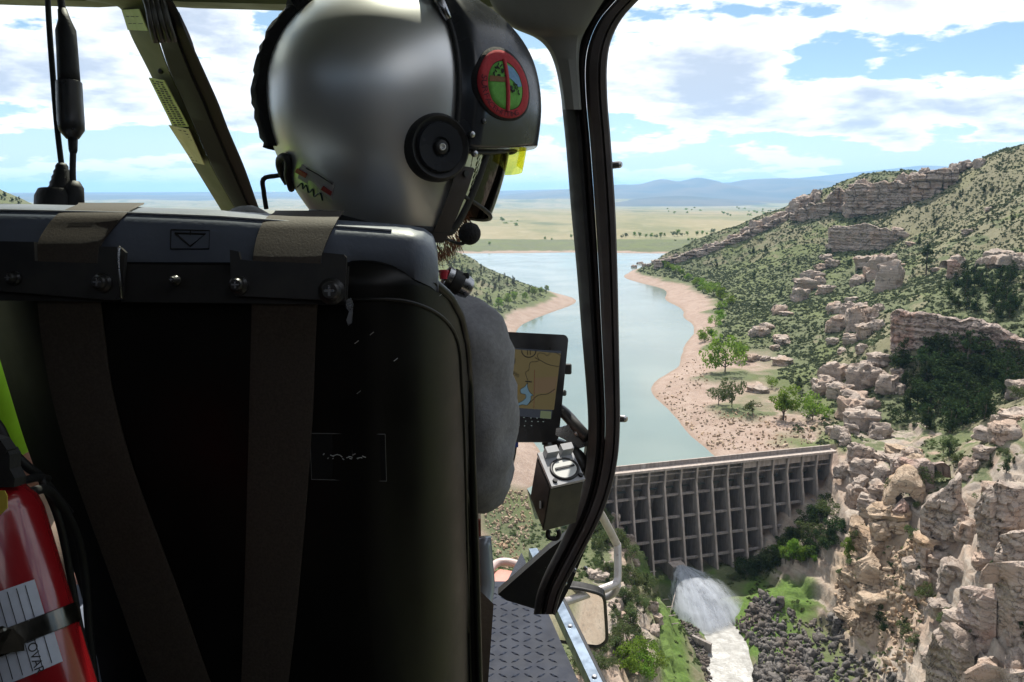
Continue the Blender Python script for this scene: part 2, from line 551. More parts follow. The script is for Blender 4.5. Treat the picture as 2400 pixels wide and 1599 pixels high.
def land_material():
    m = bpy.data.materials.new('hillside_ground')
    m.use_nodes = True
    t = NT(m.node_tree)
    b = t.n['Principled BSDF']
    geo = t.node('ShaderNodeNewGeometry')
    P = geo.outputs['Position']
    px, py, pz = t.sep(P)
    nz = t.sep(geo.outputs['Normal'])[2]
    rk = t.node('ShaderNodeAttribute', attribute_name='rock').outputs['Fac']
    be = t.node('ShaderNodeAttribute', attribute_name='beach').outputs['Fac']
    gr = t.node('ShaderNodeAttribute', attribute_name='lush').outputs['Fac']
    n_big = t.noise(P, 0.02, 4, 0.6)
    n_mid = t.noise(P, 0.16, 5, 0.65)
    n_fin = t.noise(P, 1.1, 5, 0.7)
    grass = t.mix(t.smooth(n_mid, .35, .65), (.105, .120, .062), (.064, .082, .038))
    grass = t.mix(t.smooth(n_fin, .42, .62), grass, (.125, .132, .074))
    grass = t.mix(t.smooth(n_big, .45, .62, 0, .75), grass, (.110, .130, .052))
    soil = t.mix(t.smooth(n_fin, .35, .65), (.300, .225, .160), (.360, .290, .220))
    # bedded sandstone
    bed = t.noise(t.comb(t.math('MULTIPLY', px, .02), t.math('MULTIPLY', py, .02), t.math('ADD', pz, t.math('MULTIPLY', n_mid, 1.5))), .9, 5, .7)
    rock = t.mix(t.smooth(bed, .38, .62), (.270, .215, .170), (.350, .300, .250))
    rock = t.mix(t.smooth(n_mid, .50, .68, 0, .8), rock, (.230, .205, .180))
    rock = t.mix(t.smooth(t.noise(P, .07, 3, .5), .52, .66, 0, .55), rock, (.350, .245, .180))
    rock = t.mix(t.smooth(t.noise(P, 2.6, 4, .7), .56, .66, 0, .7), rock, (.135, .125, .110))
    wet = t.mix(t.smooth(n_mid, .38, .62), (.262, .192, .152), (.310, .238, .195))
    wet = t.mix(t.smooth(t.noise(P, .8, 4, .7), .52, .64, 0, .6), wet, (.215, .160, .138))
    wet = t.mix(t.smooth(t.noise(P, 2.2, 3, .7), .58, .66, 0, .6), wet, (.47, .39, .33))
    wet = t.mix(t.smooth(pz, 0.7, 0.1, 0, .55), wet, (.22, .16, .12))
    lush = t.mix(t.smooth(n_fin, .38, .62), (.098, .160, .034), (.066, .112, .026))
    steep = t.smooth(nz, .80, .62)
    rockm = t.math('MAXIMUM', t.math('MULTIPLY', steep, t.smooth(rk, .05, .4)), t.smooth(t.math('ADD', rk, t.math('MULTIPLY', t.math('SUBTRACT', n_mid, .5), 1.3)), .62, .80))
    base = t.mix(t.smooth(t.math('ADD', t.smooth(nz, .93, .80), t.math('MULTIPLY', t.math('SUBTRACT', n_fin, .5), .9)), .45, .75, 0, .28), grass, soil)
    base = t.mix(rockm, base, rock)
    base = t.mix(be, base, wet)
    sa = t.node('ShaderNodeAttribute', attribute_name='sand').outputs['Fac']
    base = t.mix(t.math('MULTIPLY', sa, .85), base, t.mix(t.smooth(n_mid, .35, .65), (.400, .300, .205), (.330, .245, .170)))
    base = t.mix(gr, base, lush)
    t.put(b.inputs['Base Color'], base)
    b.inputs['Roughness'].default_value = .95
    b.inputs['Specular IOR Level'].default_value = .15
    bn = t.node('ShaderNodeBump')
    bn.inputs['Strength'].default_value = .55
    bn.inputs['Distance'].default_value = .6
    t.put(bn.inputs['Height'], t.math('ADD', t.math('MULTIPLY', n_fin, .8), t.math('MULTIPLY', t.noise(P, 4.5, 3, .7), .3)))
    t.l.new(bn.outputs[0], b.inputs['Normal'])
    return m
M_LAND = land_material()
V, F = grid(np.stack([LX, LY, LZ], -1))
hillside = mk('hillside', (V, F), M_LAND, None, True, origin=(0, 0, 0))
tag(hillside, kind='structure')
_z = V[:, 2]; _r = LR.ravel(); _x, _y = V[:, 0], V[:, 1]
_up = (_x - DAM_A[0]) * (-DAM_N[0]) + (_y - DAM_A[1]) * (-DAM_N[1])
_n = fbm(_x / 18, _y / 18, s=51, o=4)
beach = np.where(_y > 1000, sstep(1.6, .8, _z + (_n - .5) * 2), 0) + np.where(_y > 1000, 0, 1) * np.where(_y > 305, sstep(5.4, 3.4, _z + (_n - .5) * 3.5), sstep(6.5, 4.2, _z + (_n - .5) * 4)) * sstep(-4, 2, _up) * sstep(-30, -20, _y - 262 + 0 * _x)
leftbank = sstep(26, 4, _x) * sstep(150, 190, _y) * sstep(250, 215, _y) * sstep(.42, .60, _n) * .9          # bare red slope by the left abutment
beach = np.clip(np.maximum(beach, leftbank), 0, 1)
sand = sstep(12, 6, np.hypot((_x - 97) / 1.0, (_y - 197) / 2.0)) * sstep(.3, .5, fbm(_x / 6, _y / 6, s=52, o=3) + .12)
sand = np.clip(sand, 0, 1)
lush = sstep(.46, .60, fbm(_x / 12, _y / 12, s=53, o=4)) * sstep(-8, -17, _z) * sstep(-2, -10, _up) * sstep(84, 74, _x) * .95
lush = np.maximum(lush, sstep(10, 6, np.hypot(_x - 79, (_y - 213) / 1.2)) * .95)
lush = np.maximum(lush, sstep(6, 3, np.abs(_x - 40 - (_y - 182) * .12)) * sstep(205, 196, _y) * sstep(150, 165, _y) * .95)
for nm, arr in (('rock', _r), ('beach', beach), ('lush', lush), ('sand', sand)):
    at_ = hillside.data.attributes.new(nm, 'FLOAT', 'POINT')
    at_.data.foreach_set('value', arr.astype(np.float32))

# ---------------------------------------------------------------- the plain and the mountains behind it
def plain_material():
    m = bpy.data.materials.new('prairie')
    m.use_nodes = True
    t = NT(m.node_tree)
    b = t.n['Principled BSDF']
    P = t.node('ShaderNodeNewGeometry').outputs['Position']
    px, py, pz = t.sep(P)
    flat = t.comb(px, t.math('MULTIPLY', py, .38), 0.0)
    a = t.noise(flat, .0009, 6, .62)
    c = t.noise(flat, .004, 5, .62)
    d = t.noise(flat, .02, 4, .6)
    col = t.mix(t.smooth(a, .36, .64), (.245, .208, .130), (.205, .192, .105))
    col = t.mix(t.smooth(c, .46, .62, 0, .8), col, (.150, .155, .085))
    col = t.mix(t.smooth(d, .52, .70, 0, .40), col, (.330, .285, .195))
    col = t.mix(t.smooth(t.noise(flat, .0016, 4, .6), .54, .64, 0, .8), col, (.085, .110, .062))
    shore = t.smooth(t.math('ADD', pz, t.math('MULTIPLY', t.math('SUBTRACT', c, .5), 2.5)), 2.6, 1.4)
    shore = t.math('MULTIPLY', shore, t.smooth(py, 1620, 1480))
    col = t.mix(shore, col, (.345, .270, .210))
    t.put(b.inputs['Base Color'], col)
    b.inputs['Roughness'].default_value = 1
    b.inputs['Specular IOR Level'].default_value = .1
    return m
M_PLAIN = plain_material()
rr = np.concatenate([np.geomspace(1150, 14000, 150), np.geomspace(14500, 70000, 24)])
th = np.radians(np.concatenate([np.arange(-50, 50, .5), np.arange(50, 310, 6)]))
TH, RR = np.meshgrid(th, rr, indexing='ij')
PX, PY = RR * np.sin(TH), RR * np.cos(TH)
PZ = -9 + 13.5 * sstep(1180, 1450, RR) + (fbm(PX / 1500, PY / 900, s=61, o=4) - .5) * 16 * sstep(2200, 6000, RR) + (fbm(PX / 300, PY / 200, s=62, o=3) - .5) * 2.5 * sstep(1300, 1800, RR)
PZ = PZ - 24 * sstep(1480, 1380, PY) * sstep(760, 700, np.abs(PX)) * sstep(-560, -480, PY)
PZ = PZ - 105 * sstep(1800, 12000, RR)
PZ = PZ + sstep(9000, 14000, RR) * (fbm(PX / 2400, PY / 1700, s=63, o=5) - .42).clip(0) * 260
prairie = mk('plain', grid(np.stack([PX, PY, PZ], -1)[::-1]), M_PLAIN, None, True, origin=(0, 0, 0))
tag(prairie, kind='structure')
M_MOUNT = mat('mountain_slope', (.060, .075, .070), 1.0, var=(.0007, .4, (.120, .105, .080)), spec=.1)
def range_of_hills(name, sky, y0, depth, seed, rugged):
    """sky: skyline points of the photograph (x, y), the crest stands at distance y0"""
    C = np.array([on_y(dx, dy, y0) for dx, dy in sky])
    C = C[np.argsort(C[:, 0])]
    x = np.arange(C[0, 0], C[-1, 0], 130.0)
    top = np.interp(x, C[:, 0], C[:, 2])
    top = np.convolve(np.pad(top, 2, 'edge'), [.1, .2, .4, .2, .1], 'valid')
    v = np.linspace(-1, 1, 61)
    X, Vv = np.meshgrid(x, v, indexing='ij')
    Y = y0 + Vv * depth
    prof = np.clip(1 - np.abs(Vv), 0, 1) ** .8
    gully = fbm(X / 1500, Y / 2600, s=seed, o=6)
    Z = -130 + (top[:, None] + 130) * prof * (1 - rugged * (gully - .5) * 1.6 * (1 - prof ** 3)) + (fbm(X / 600, Y / 700, s=seed + 5, o=4) - .5) * 60 * prof * (1 - prof)
    o = mk(name, grid(np.stack([X, Y, Z], -1)), M_MOUNT, None, True, origin=(0, 0, 0))
    return tag(o, kind='structure')
range_of_hills('mountains', [(-900,452),(-300,440),(200,447),(700,452),(1000,452),(1130,450),(1180,446),(1240,440),(1310,435),(1420,424),(1470,425),(1520,409),(1560,420),(1605,405),(1660,424),(1710,413),(1800,409),(1900,415),(2000,420),(2200,425),(2600,430),(3000,436)], 21000, 6200, 71, .5)
range_of_hills('far_mountains', [(-600,446),(300,442),(1100,440),(1500,430),(1780,413),(1850,408),(1950,398),(2050,388),(2120,380),(2200,384),(2300,392),(2600,402),(3200,430)], 26500, 5000, 77, .35)
range_of_hills('foothills', [(900,470),(1160,463),(1230,458),(1300,466),(1420,462),(1500,453),(1560,449),(1640,455),(1720,462),(1850,459),(2100,462),(2400,470)], 13500, 2200, 83, .6)

# ---------------------------------------------------------------- water
def water_material(name, col, rough, bump, dist):
    m = bpy.data.materials.new(name)
    m.use_nodes = True
    t = NT(m.node_tree)
    b = t.n['Principled BSDF']
    P = t.node('ShaderNodeNewGeometry').outputs['Position']
    a = t.noise(P, .012, 3, .5)
    t.put(b.inputs['Base Color'], t.mix(t.smooth(a, .35, .65), (*col, 1), tuple(q * .86 for q in col) + (1,)))
    t.put(b.inputs['Roughness'], t.smooth(t.noise(P, .02, 3, .5), .3, .7, rough * .6, rough * 1.5))
    b.inputs['IOR'].default_value = 1.33
    bn = t.node('ShaderNodeBump')
    bn.inputs['Strength'].default_value = bump
    bn.inputs['Distance'].default_value = dist
    t.put(bn.inputs['Height'], t.noise(P, .55, 4, .6))
    t.l.new(bn.outputs[0], b.inputs['Normal'])
    return m
M_LAKE = water_material('lake_water', (.175, .215, .190), .12, .35, .06)
dl = DAM_A - DAM_D * 30 - DAM_N * 3.0; dr = DAM_A + DAM_D * 110 - DAM_N * 3.0
lake = mk('reservoir_water', ([(dl[0], dl[1], 0), (dr[0], dr[1], 0), (420, 330, 0), (700, 1320, 0), (-700, 1320, 0), (-300, 300, 0), (0, 262, 0)], [[0, 1, 2, 3, 4, 5, 6]]), M_LAKE, None, False, origin=(0, 0, 0))
tag(lake, kind='structure')
# ================================================================ DAM
def concrete(name, col):
    m = bpy.data.materials.new(name)
    m.use_nodes = True
    t = NT(m.node_tree)
    b = t.n['Principled BSDF']
    P = t.node('ShaderNodeNewGeometry').outputs['Position']
    px, py, pz = t.sep(P)
    streak = t.noise(t.comb(t.math('MULTIPLY', px, 1.2), t.math('MULTIPLY', py, 1.2), t.math('MULTIPLY', pz, .12)), 1.0, 5, .65)
    c = t.mix(t.smooth(streak, .38, .66), (*col, 1), tuple(q * .66 for q in col) + (1,))
    c = t.mix(t.smooth(t.noise(P, .9, 4, .6), .52, .70, 0, .6), c, (.30, .235, .195))
    lime = t.noise(t.comb(t.math('MULTIPLY', px, .8), t.math('MULTIPLY', py, .8), t.math('MULTIPLY', pz, .06)), 1.0, 4, .7)
    c = t.mix(t.smooth(lime, .60, .70, 0, .55), c, (.46, .43, .40))
    c = t.mix(t.smooth(t.noise(P, .25, 4, .6), .54, .70, 0, .5), c, (.13, .11, .10))
    t.put(b.inputs['Base Color'], c)
    b.inputs['Roughness'].default_value = .9
    return m
M_CONC = concrete('weathered_concrete', (.270, .235, .215))
M_CONC2 = concrete('pale_concrete', (.400, .340, .300))
def dam_pt(s, u, z):
    """s along the crest, u metres upstream, z height"""
    q = DAM_A + DAM_D * s - DAM_N * u
    return np.array((q[0], q[1], z))
dam = thing('dam', dam_pt(33, 0, -26), 'concrete buttress dam with open bays holding back the reservoir', 'dam')
S0, S1 = -4 * BAY, 13.0 * BAY
dz3 = np.array((0, 0, 1.0)); ds3 = np.array((*DAM_D, 0)); du3 = np.array((*-DAM_N, 0))
def dbox(s0, s1, u0, u1, z0, z1, bev=.03):
    return box(dam_pt((s0 + s1) / 2, (u0 + u1) / 2, (z0 + z1) / 2), ds3 * (s1 - s0) / 2, du3 * (u1 - u0) / 2, dz3 * (z1 - z0) / 2, bev)
mk('walkway', dbox(S0, S1 + 1.5, -1.3, 1.5, CREST_Z - .75, CREST_Z), M_CONC2, dam)
pw = mk('parapet', dbox(S0, S1 + .8, 1.1, 1.45, CREST_Z + .004, CREST_Z + 1.25), M_CONC, dam)
mk('coping', dbox(S0, S1 + .8, 1.02, 1.53, CREST_Z + 1.254, CREST_Z + 1.40), M_CONC2, pw)
def face_u(z):
    """downstream edge of a buttress (upstream positive)"""
    h = CREST_Z - .75 - z
    return -0.95 - np.where(h < 5.2, 0, (h - 5.2) * .22) + .35 * np.where(h < 5.2, h / 5.2, 1)
def back_u(z):
    return 1.35 + (CREST_Z - z) * .40
zs = np.array([CREST_Z - .754, CREST_Z - 3, CREST_Z - 5.95, CREST_Z - 9, CREST_Z - 15, CREST_Z - 22, -31.0])
def buttress(s):
    ring = [(float(face_u(z)), z) for z in zs] + [(float(back_u(z)) - .35, z) for z in zs[::-1]]
    P = [dam_pt(s - .26, u, z) for u, z in ring]
    return slab(P, ds3, .52)
bs = [i * BAY for i in range(-3, 14)]
for s in bs:
    mk('buttress', buttress(s), M_CONC, dam)
    ring = [(float(face_u(z)) - .05, z) for z in zs]
    # the pale edge of the buttress is its own wider rib
    P = np.array([[dam_pt(s - .29, u - .10, z), dam_pt(s + .29, u - .10, z), dam_pt(s + .29, u + .30, z), dam_pt(s - .29, u + .30, z)] for u, z in ring])
    V_, F_ = grid(P, closed_v=True)
    mk('buttress_edge', (V_, [list(map(int, f)) for f in F_] + [[0, 1, 2, 3], [len(V_) - 1, len(V_) - 2, len(V_) - 3, len(V_) - 4]]), M_CONC2, dam)
face_slab = [(float(back_u(z)) - .30, z) for z in zs] 
P = np.array([[dam_pt(S0, u, z), dam_pt(S1, u, z), dam_pt(S1, u + .6, z), dam_pt(S0, u + .6, z)] for u, z in face_slab])
V_, F_ = grid(P, closed_v=True)
mk('upstream_face', (V_, [list(map(int, f)) for f in F_]), M_CONC, dam)
for i in range(-3, 13):
    s0, s1 = i * BAY + .27, (i + 1) * BAY - .27
    smid = dam_pt((s0 + s1) / 2, 0, 0)
    gz = float(ground(smid[0] + DAM_N[0] * 4, smid[1] + DAM_N[1] * 4)[0])
    for h, hh, dd in ((2.3, .22, .35), (4.7, .16, .3), (9.4, .34, .45), (16.2, .34, .45), (23.0, .34, .45), (29.2, .34, .45)):
        z = CREST_Z - h
        if z < gz - .5:
            continue
        u = float(face_u(z)) + (1.7 if h > 6 else .9)
        if i >= 7 and h < 3:
            mk('spandrel_panel', dbox(s0, s1, u - .15, u + .15, z - .85, CREST_Z - .77), M_CONC2, dam)
            continue
        mk('strut', dbox(s0, s1, u - dd, u + dd, z - hh, z + hh), M_CONC, dam)
# outlet house at the foot of the dam
tw = thing('valve_house', on_y(1556, 1297, 229), 'small grey concrete valve house at the foot of the dam', 'building')
p = on_y(1556, 1300, 229)
mk('wall', box(p + (0, 0, -4.2), ds3 * 2.0, du3 * 1.6, dz3 * 4.4, .1), M_CONC, tw)
mk('roof_slab', box(p + (0, 0, .42), ds3 * 2.25, du3 * 1.85, dz3 * .2, .05), M_CONC2, tw)
for k in range(4):
    mk('window_slot', box(p + ds3 * (-1.3 + k * .85) - du3 * 1.62 + dz3 * (-.9), ds3 * .22, du3 * .04, dz3 * .55), M_CONC2, tw)

# ---------------------------------------------------------------- river, spray
def foam_material():
    m = bpy.data.materials.new('churning_river')
    m.use_nodes = True
    t = NT(m.node_tree)
    b = t.n['Principled BSDF']
    P = t.node('ShaderNodeNewGeometry').outputs['Position']
    n = t.noise(P, .7, 6, .7, .6)
    c = t.mix(t.smooth(n, .34, .66), (.215, .208, .190), (.330, .324, .304))
    t.put(b.inputs['Base Color'], c)
    b.inputs['Roughness'].default_value = .35
    bn = t.node('ShaderNodeBump')
    bn.inputs['Strength'].default_value = .5; bn.inputs['Distance'].default_value = .22
    t.put(bn.inputs['Height'], t.noise(P, 1.3, 5, .7, .5))
    t.l.new(bn.outputs[0], b.inputs['Normal'])
    return m
RIV_Z = -26.9
yy = np.arange(150, 216, .8)
rcx = np.interp(yy, [150, 178, 190, 197, 204, 214], [50, 54, 57, 58, 57, 54])
vv = np.linspace(-1, 1, 25)
RX = rcx[:, None] + vv[None] * 11.0
RYg = yy[:, None] + 0 * RX
RZ = RIV_Z + (fbm(RX / 1.8, RYg / 1.8, s=91, o=3) - .5) * .55
river = mk('river', grid(np.stack([RX, RYg, RZ], -1)), foam_material(), None, True, origin=(0, 0, 0))
tag(river, kind='structure')

def spray_material():
    m = bpy.data.materials.new('spray_mist')
    m.use_nodes = True
    t = NT(m.node_tree)
    t.n.clear()
    uv = t.node('ShaderNodeAttribute', attribute_name='flow').outputs['Vector']
    u, v, lay = t.sep(uv)
    st = t.noise(t.comb(t.math('MULTIPLY', u, 9.0), t.math('MULTIPLY', v, 1.6), t.math('MULTIPLY', lay, 3.0)), 1.0, 6, .68, .4)
    pf = t.noise(t.comb(t.math('MULTIPLY', u, 4.0), t.math('MULTIPLY', v, 4.0), t.math('MULTIPLY', lay, 5.0)), 1.0, 5, .6, .8)
    wob = t.math('MULTIPLY', t.math('SUBTRACT', pf, .5), .30)
    ue = t.math('ADD', u, wob)
    edge = t.math('MULTIPLY', t.smooth(ue, 0.0, .12), t.smooth(ue, 1.0, .84))
    a = t.math('MULTIPLY', t.smooth(t.math('ADD', t.math('MULTIPLY', st, .6), t.math('MULTIPLY', pf, .4)), .34, .66), edge)
    a = t.math('MULTIPLY', a, t.smooth(v, 1.02, .90, .35, .92))
    d = t.node('ShaderNodeBsdfDiffuse'); d.inputs[0].default_value = (.58, .61, .66, 1)
    tl = t.node('ShaderNodeBsdfTranslucent'); tl.inputs[0].default_value = (.58, .61, .66, 1)
    ms = t.node('ShaderNodeMixShader'); ms.inputs[0].default_value = .45
    t.l.new(d.outputs[0], ms.inputs[1]); t.l.new(tl.outputs[0], ms.inputs[2])
    tr = t.node('ShaderNodeBsdfTransparent')
    mx = t.node('ShaderNodeMixShader')
    t.put(mx.inputs[0], a); t.l.new(tr.outputs[0], mx.inputs[1]); t.l.new(ms.outputs[0], mx.inputs[2])
    o = t.node('ShaderNodeOutputMaterial')
    t.l.new(mx.outputs[0], o.inputs[0])
    return m
apex = on_y(1566, 1301, 226.5)
land_pts = spline([on_z(*q, -26.6) for q in ((1530, 1372), (1552, 1424), (1600, 1456), (1655, 1452), (1700, 1428), (1728, 1390))], 40)
Vs, Fs, Fl = [], [], []
for lay in range(6):
    k = lay / 5.0
    f = .62 + .38 * k if lay else .5
    A = apex + np.array((0, 0, .5 * k))
    ctr = land_pts.mean(0)
    G = np.zeros((40, 26, 3)); UV = np.zeros((40, 26, 3))
    for i in range(40):
        L = ctr + (land_pts[i] - ctr) * (.45 + .55 * k)
        for j in range(26):
            q = j / 25.0
            a0 = A + np.array(((i / 39.0 - .5) * 3.4, 0, -abs(i / 39.0 - .5) * .9)) * (.5 + .5 * k)
            G[i, j] = a0 * (1 - q) + L * q + np.array((0, 0, (1.2 + 3.4 * k) * 4 * q * (1 - q) * .55))
            UV[i, j] = (i / 39.0, q, lay)
    g = grid(G)
    Fs.append(g[1] + sum(len(x) for x in Vs)); Vs.append(g[0]); Fl.append(UV.reshape(-1, 3))
spray = mk('water_spray', (np.vstack(Vs), np.vstack(Fs)), spray_material(), None, True, origin=apex)
fa = spray.data.attributes.new('flow', 'FLOAT_VECTOR', 'POINT')
fa.data.foreach_set('vector', np.vstack(Fl).astype(np.float32).ravel())
tag(spray, 'white fan of spray bursting from the outlet below the dam', 'water spray', kind='stuff')

# pipe, marker pegs and wing wall near the outlet
pa, pb = on_y(1566, 1308, 225.0), on_z(1537, 1420, -25.0)
tag(mk('steel_pipe', tube([pa, pb], .16, 8), M_CONC2, None, True), 'thin pale pipe slanting down beside the spray below the dam', 'pipe')
for k, (x, y) in enumerate(((1531, 1384), (1540, 1403), (1545, 1420), (1552, 1441), (1502, 1322))):
    q = hit(x - 6, y)
    if q is not None:
        ob = mk('marker_peg', join(tube([q + (-.3, 0, .55), q + (1.5, 0, .75)], .13, 6), tube([q + (-.2, 0, -.4), q + (-.2, 0, .6)], .10, 6)), M_CONC2, None)
        tag(ob, 'white peg jutting from the left canyon rim, ' + ('second', 'third', 'fourth', 'lowest', 'highest')[k] + ' of the five', 'peg', 'white pegs on the rim')
wq = on_z(1612, 1482, -25.5)
tag(mk('wing_wall', box(wq, np.array((2.2, -1.5, -.4)), np.array((.25, .35, 0)), np.array((0, 0, 1.6)), .05), M_CONC, None), 'short dark concrete wall at the left edge of the river', 'wall')

# ================================================================ ROCKS
M_ROCK = bpy.data.materials.new('sandstone')
M_ROCK.use_nodes = True
def sandstone(m, c1, c2, dark, warm):
    t = NT(m.node_tree)
    b = t.n['Principled BSDF']
    P = t.node('ShaderNodeNewGeometry').outputs['Position']
    px, py, pz = t.sep(P)
    n_mid = t.noise(P, .35, 5, .65)
    bed = t.noise(t.comb(t.math('MULTIPLY', px, .06), t.math('MULTIPLY', py, .06), t.math('ADD', pz, t.math('MULTIPLY', n_mid, .8))), 1.1, 5, .7)
    c = t.mix(t.smooth(bed, .36, .62), (*c1, 1), (*c2, 1))
    c = t.mix(t.smooth(n_mid, .52, .66, 0, .65), c, (*dark, 1))
    c = t.mix(t.smooth(t.noise(P, .09, 3, .5), .50, .64, 0, .65), c, (*warm, 1))
    c = t.mix(t.smooth(t.noise(P, 3.0, 4, .75), .58, .66, 0, .7), c, tuple(q * .6 for q in dark) + (1,))
    t.put(b.inputs['Base Color'], c)
    b.inputs['Roughness'].default_value = .92
    b.inputs['Specular IOR Level'].default_value = .2
    bn = t.node('ShaderNodeBump')
    bn.inputs['Strength'].default_value = .8; bn.inputs['Distance'].default_value = .4
    crack = t.node('ShaderNodeTexVoronoi', feature='DISTANCE_TO_EDGE')
    t.put(crack.inputs['Vector'], t.vmath('MULTIPLY', t.vmath('ADD', P, t.vmath('SCALE', t.noise(P, .45, 4, .65, out=1), scale=3.2)), (.42, .42, 1.25)))
    crack.inputs['Scale'].default_value = .55
    hgt = t.math('ADD', t.math('MULTIPLY', t.noise(P, 1.4, 5, .7), 1.0), t.math('MULTIPLY', t.smooth(crack.outputs['Distance'], .0, .07), .5))
    t.put(bn.inputs['Height'], hgt)
    t.put(b.inputs['Base Color'], t.mix(t.math('MULTIPLY', t.smooth(crack.outputs['Distance'], .05, .0, 0, .85), t.smooth(t.noise(P, .22, 3, .6), .42, .62)), c, tuple(q * .35 for q in dark) + (1,)))
    t.l.new(bn.outputs[0], b.inputs['Normal'])
sandstone(M_ROCK, (.285, .228, .190), (.395, .330, .278), (.172, .148, .134), (.375, .265, .198))
M_TAN = bpy.data.materials.new('tan_sandstone'); M_TAN.use_nodes = True
sandstone(M_TAN, (.345, .250, .172), (.420, .330, .245), (.250, .185, .135), (.420, .280, .172))
M_PINK = bpy.data.materials.new('pink_sandstone'); M_PINK.use_nodes = True
sandstone(M_PINK, (.320, .240, .200), (.390, .320, .275), (.200, .162, .148), (.340, .205, .158))
M_DARKROCK = bpy.data.materials.new('dark_riprap'); M_DARKROCK.use_nodes = True
sandstone(M_DARKROCK, (.085, .077, .072), (.170, .155, .142), (.040, .037, .035), (.140, .112, .092))
def rock_shape(seed, res=9, blocky=4.0, flatz=.75, lean=.12):
    r = np.random.default_rng(seed)
    a = np.linspace(-1, 1, res)
    A, B = np.meshgrid(a, a, indexing='ij')
    one = np.ones_like(A)
    Vv, Ff, n = [], [], 0
    for P in ((A, B, one), (B, A, -one), (one, A, B), (-one, B, A), (B, one, A), (A, -one, B)):
        g = grid(np.stack(P, -1)); Vv.append(g[0]); Ff.append(g[1] + n); n += len(g[0])
    V = np.vstack(Vv); F = np.vstack(Ff)
    key = np.round(V * 1000).astype(int)
    _, first, inv = np.unique(key, axis=0, return_index=True, return_inverse=True)
    V = V[first]; F = inv.ravel()[F]
    ln = (np.abs(V) ** blocky).sum(1) ** (1 / blocky)
    V = V / ln[:, None]
    o = r.uniform(0, 50, 3)
    V = V * np.array((1, r.uniform(.65, 1), flatz * r.uniform(.7, 1.15)))
    big = fbm(V[:, 0] * 1.1 + o[0], V[:, 1] * 1.1 + o[1], V[:, 2] * 1.1 + o[2], s=seed, o=3) - .5
    d1, d2, idn = cells(V[:, 0] * 1.3 + o[1], V[:, 1] * 1.3 + o[2], V[:, 2] * 1.9 + o[0], seed)
    layer = vnoise(np.zeros(len(V)) + o[0], np.zeros(len(V)), V[:, 2] * 5 + o[1], s=seed + 3) - .5
    fine = fbm(V[:, 0] * 4 + o[0], V[:, 1] * 4, V[:, 2] * 5 + o[2], s=seed + 9, o=2) - .5
    rad = 1 + big * .65 + (idn - .5) * .30 - sstep(.16, 0, d2 - d1) * .16 + fine * .14
    V = V * rad[:, None]
    V[:, :2] *= (1 + layer * .22)[:, None]
    V[:, 0] += V[:, 2] * r.uniform(-lean, lean)
    return V, F
ROCKS = [raw_mesh('boulder', *rock_shape(100 + i, 9, (3.2, 5, 8)[i % 3], (.9, .7, .55, 1.2)[i % 4]), M_ROCK, True) for i in range(12)]
TANS = [raw_mesh('tan_boulder', *rock_shape(140 + i, 9, (4, 8)[i % 2], (.9, .6)[i % 2]), M_TAN, True) for i in range(5)]
for me in ROCKS + TANS:
    me.set_sharp_from_angle(angle=math.radians(38))
n_rock = 0
def boulder(pos, size, seed=None, meshes=ROCKS, tall=1.0, sink=.25, name='boulder'):
    """half-width `size` in metres"""
    global n_rock
    k = int(rng.integers(len(meshes))) if seed is None else seed % len(meshes)
    o = bpy.data.objects.new(name, meshes[k])
    o.location = (pos[0], pos[1], pos[2] + size * tall * (.55 - sink))
    o.rotation_euler = (rng.uniform(-.14, .14), rng.uniform(-.14, .14), rng.uniform(0, 6.28))
    o.scale = (size, size * rng.uniform(.8, 1.1), size * tall)
    link(o, hillside)
    n_rock += 1
    return o
def Z3(x, y): return ((1420 + x / 2.2398) / DS, (360 + y / 2.24) / DS)
def Z6(x, y): return ((1750 + x / 2.4154) / DS, (950 + y / 2.4160) / DS)
def Z4(x, y): return ((1400 + x / 3.337) / DS, (980 + y / 3.336) / DS)
def Z5(x, y): return ((1300 + x / 3.4917) / DS, (1150 + y / 3.492) / DS)
def Z2(x, y): return ((1050 + x / 2.7694) / DS, (360 + y / 2.769) / DS)
def rock_at(conv, x, y, wpx, zoom, **kw):
    p = hit(*conv(x, y))
    if p is None:
        return None
    dep = math.sqrt(p[0] ** 2 + p[1] ** 2 + (CAM_Z - p[2]) ** 2)
    return boulder(p, .5 * wpx / zoom * dep / FPX, **kw)
def along(pts, n):
    return spline([(a, b, 0) for a, b in pts], n)[:, :2]
def in_poly(poly, n):
    poly = np.array(poly, float); lo, hi = poly.min(0), poly.max(0)
    res = []
    while len(res) < n:
        q = rng.uniform(lo, hi); c = False
        for i in range(len(poly)):
            (x1, y1), (x2, y2) = poly[i], poly[i - 1]
            if (y1 > q[1]) != (y2 > q[1]) and q[0] < (x2 - x1) * (q[1] - y1) / (y2 - y1) + x1:
                c = not c
        if c: res.append(q)
    return res
# rim wall along the ridge, right of the lake
for x, y in along([(150,612),(300,562),(480,520),(640,462),(760,405)], 24):
    rock_at(Z3, x, y + rng.uniform(-4, 8), rng.uniform(22, 40), 2.24, tall=1.1)
for x, y in along([(770,402),(860,362),(950,318),(1010,300)], 12):
    rock_at(Z3, x, y + rng.uniform(-2, 14), rng.uniform(34, 50), 2.24, tall=1.5)
for x, y in in_poly([(960,300),(1100,222),(1250,200),(1560,170),(1600,130),(1840,105),(1800,190),(1600,260),(1400,320),(1250,335),(1000,350)], 40):
    rock_at(Z3, x, y, rng.uniform(36, 74), 2.24, tall=rng.uniform(.9, 1.5))
for x, y in along([(1620,130),(1720,110),(1830,100),(1880,70),(1960,55)], 9):
    rock_at(Z3, x, y + 12, rng.uniform(40, 70), 2.24)
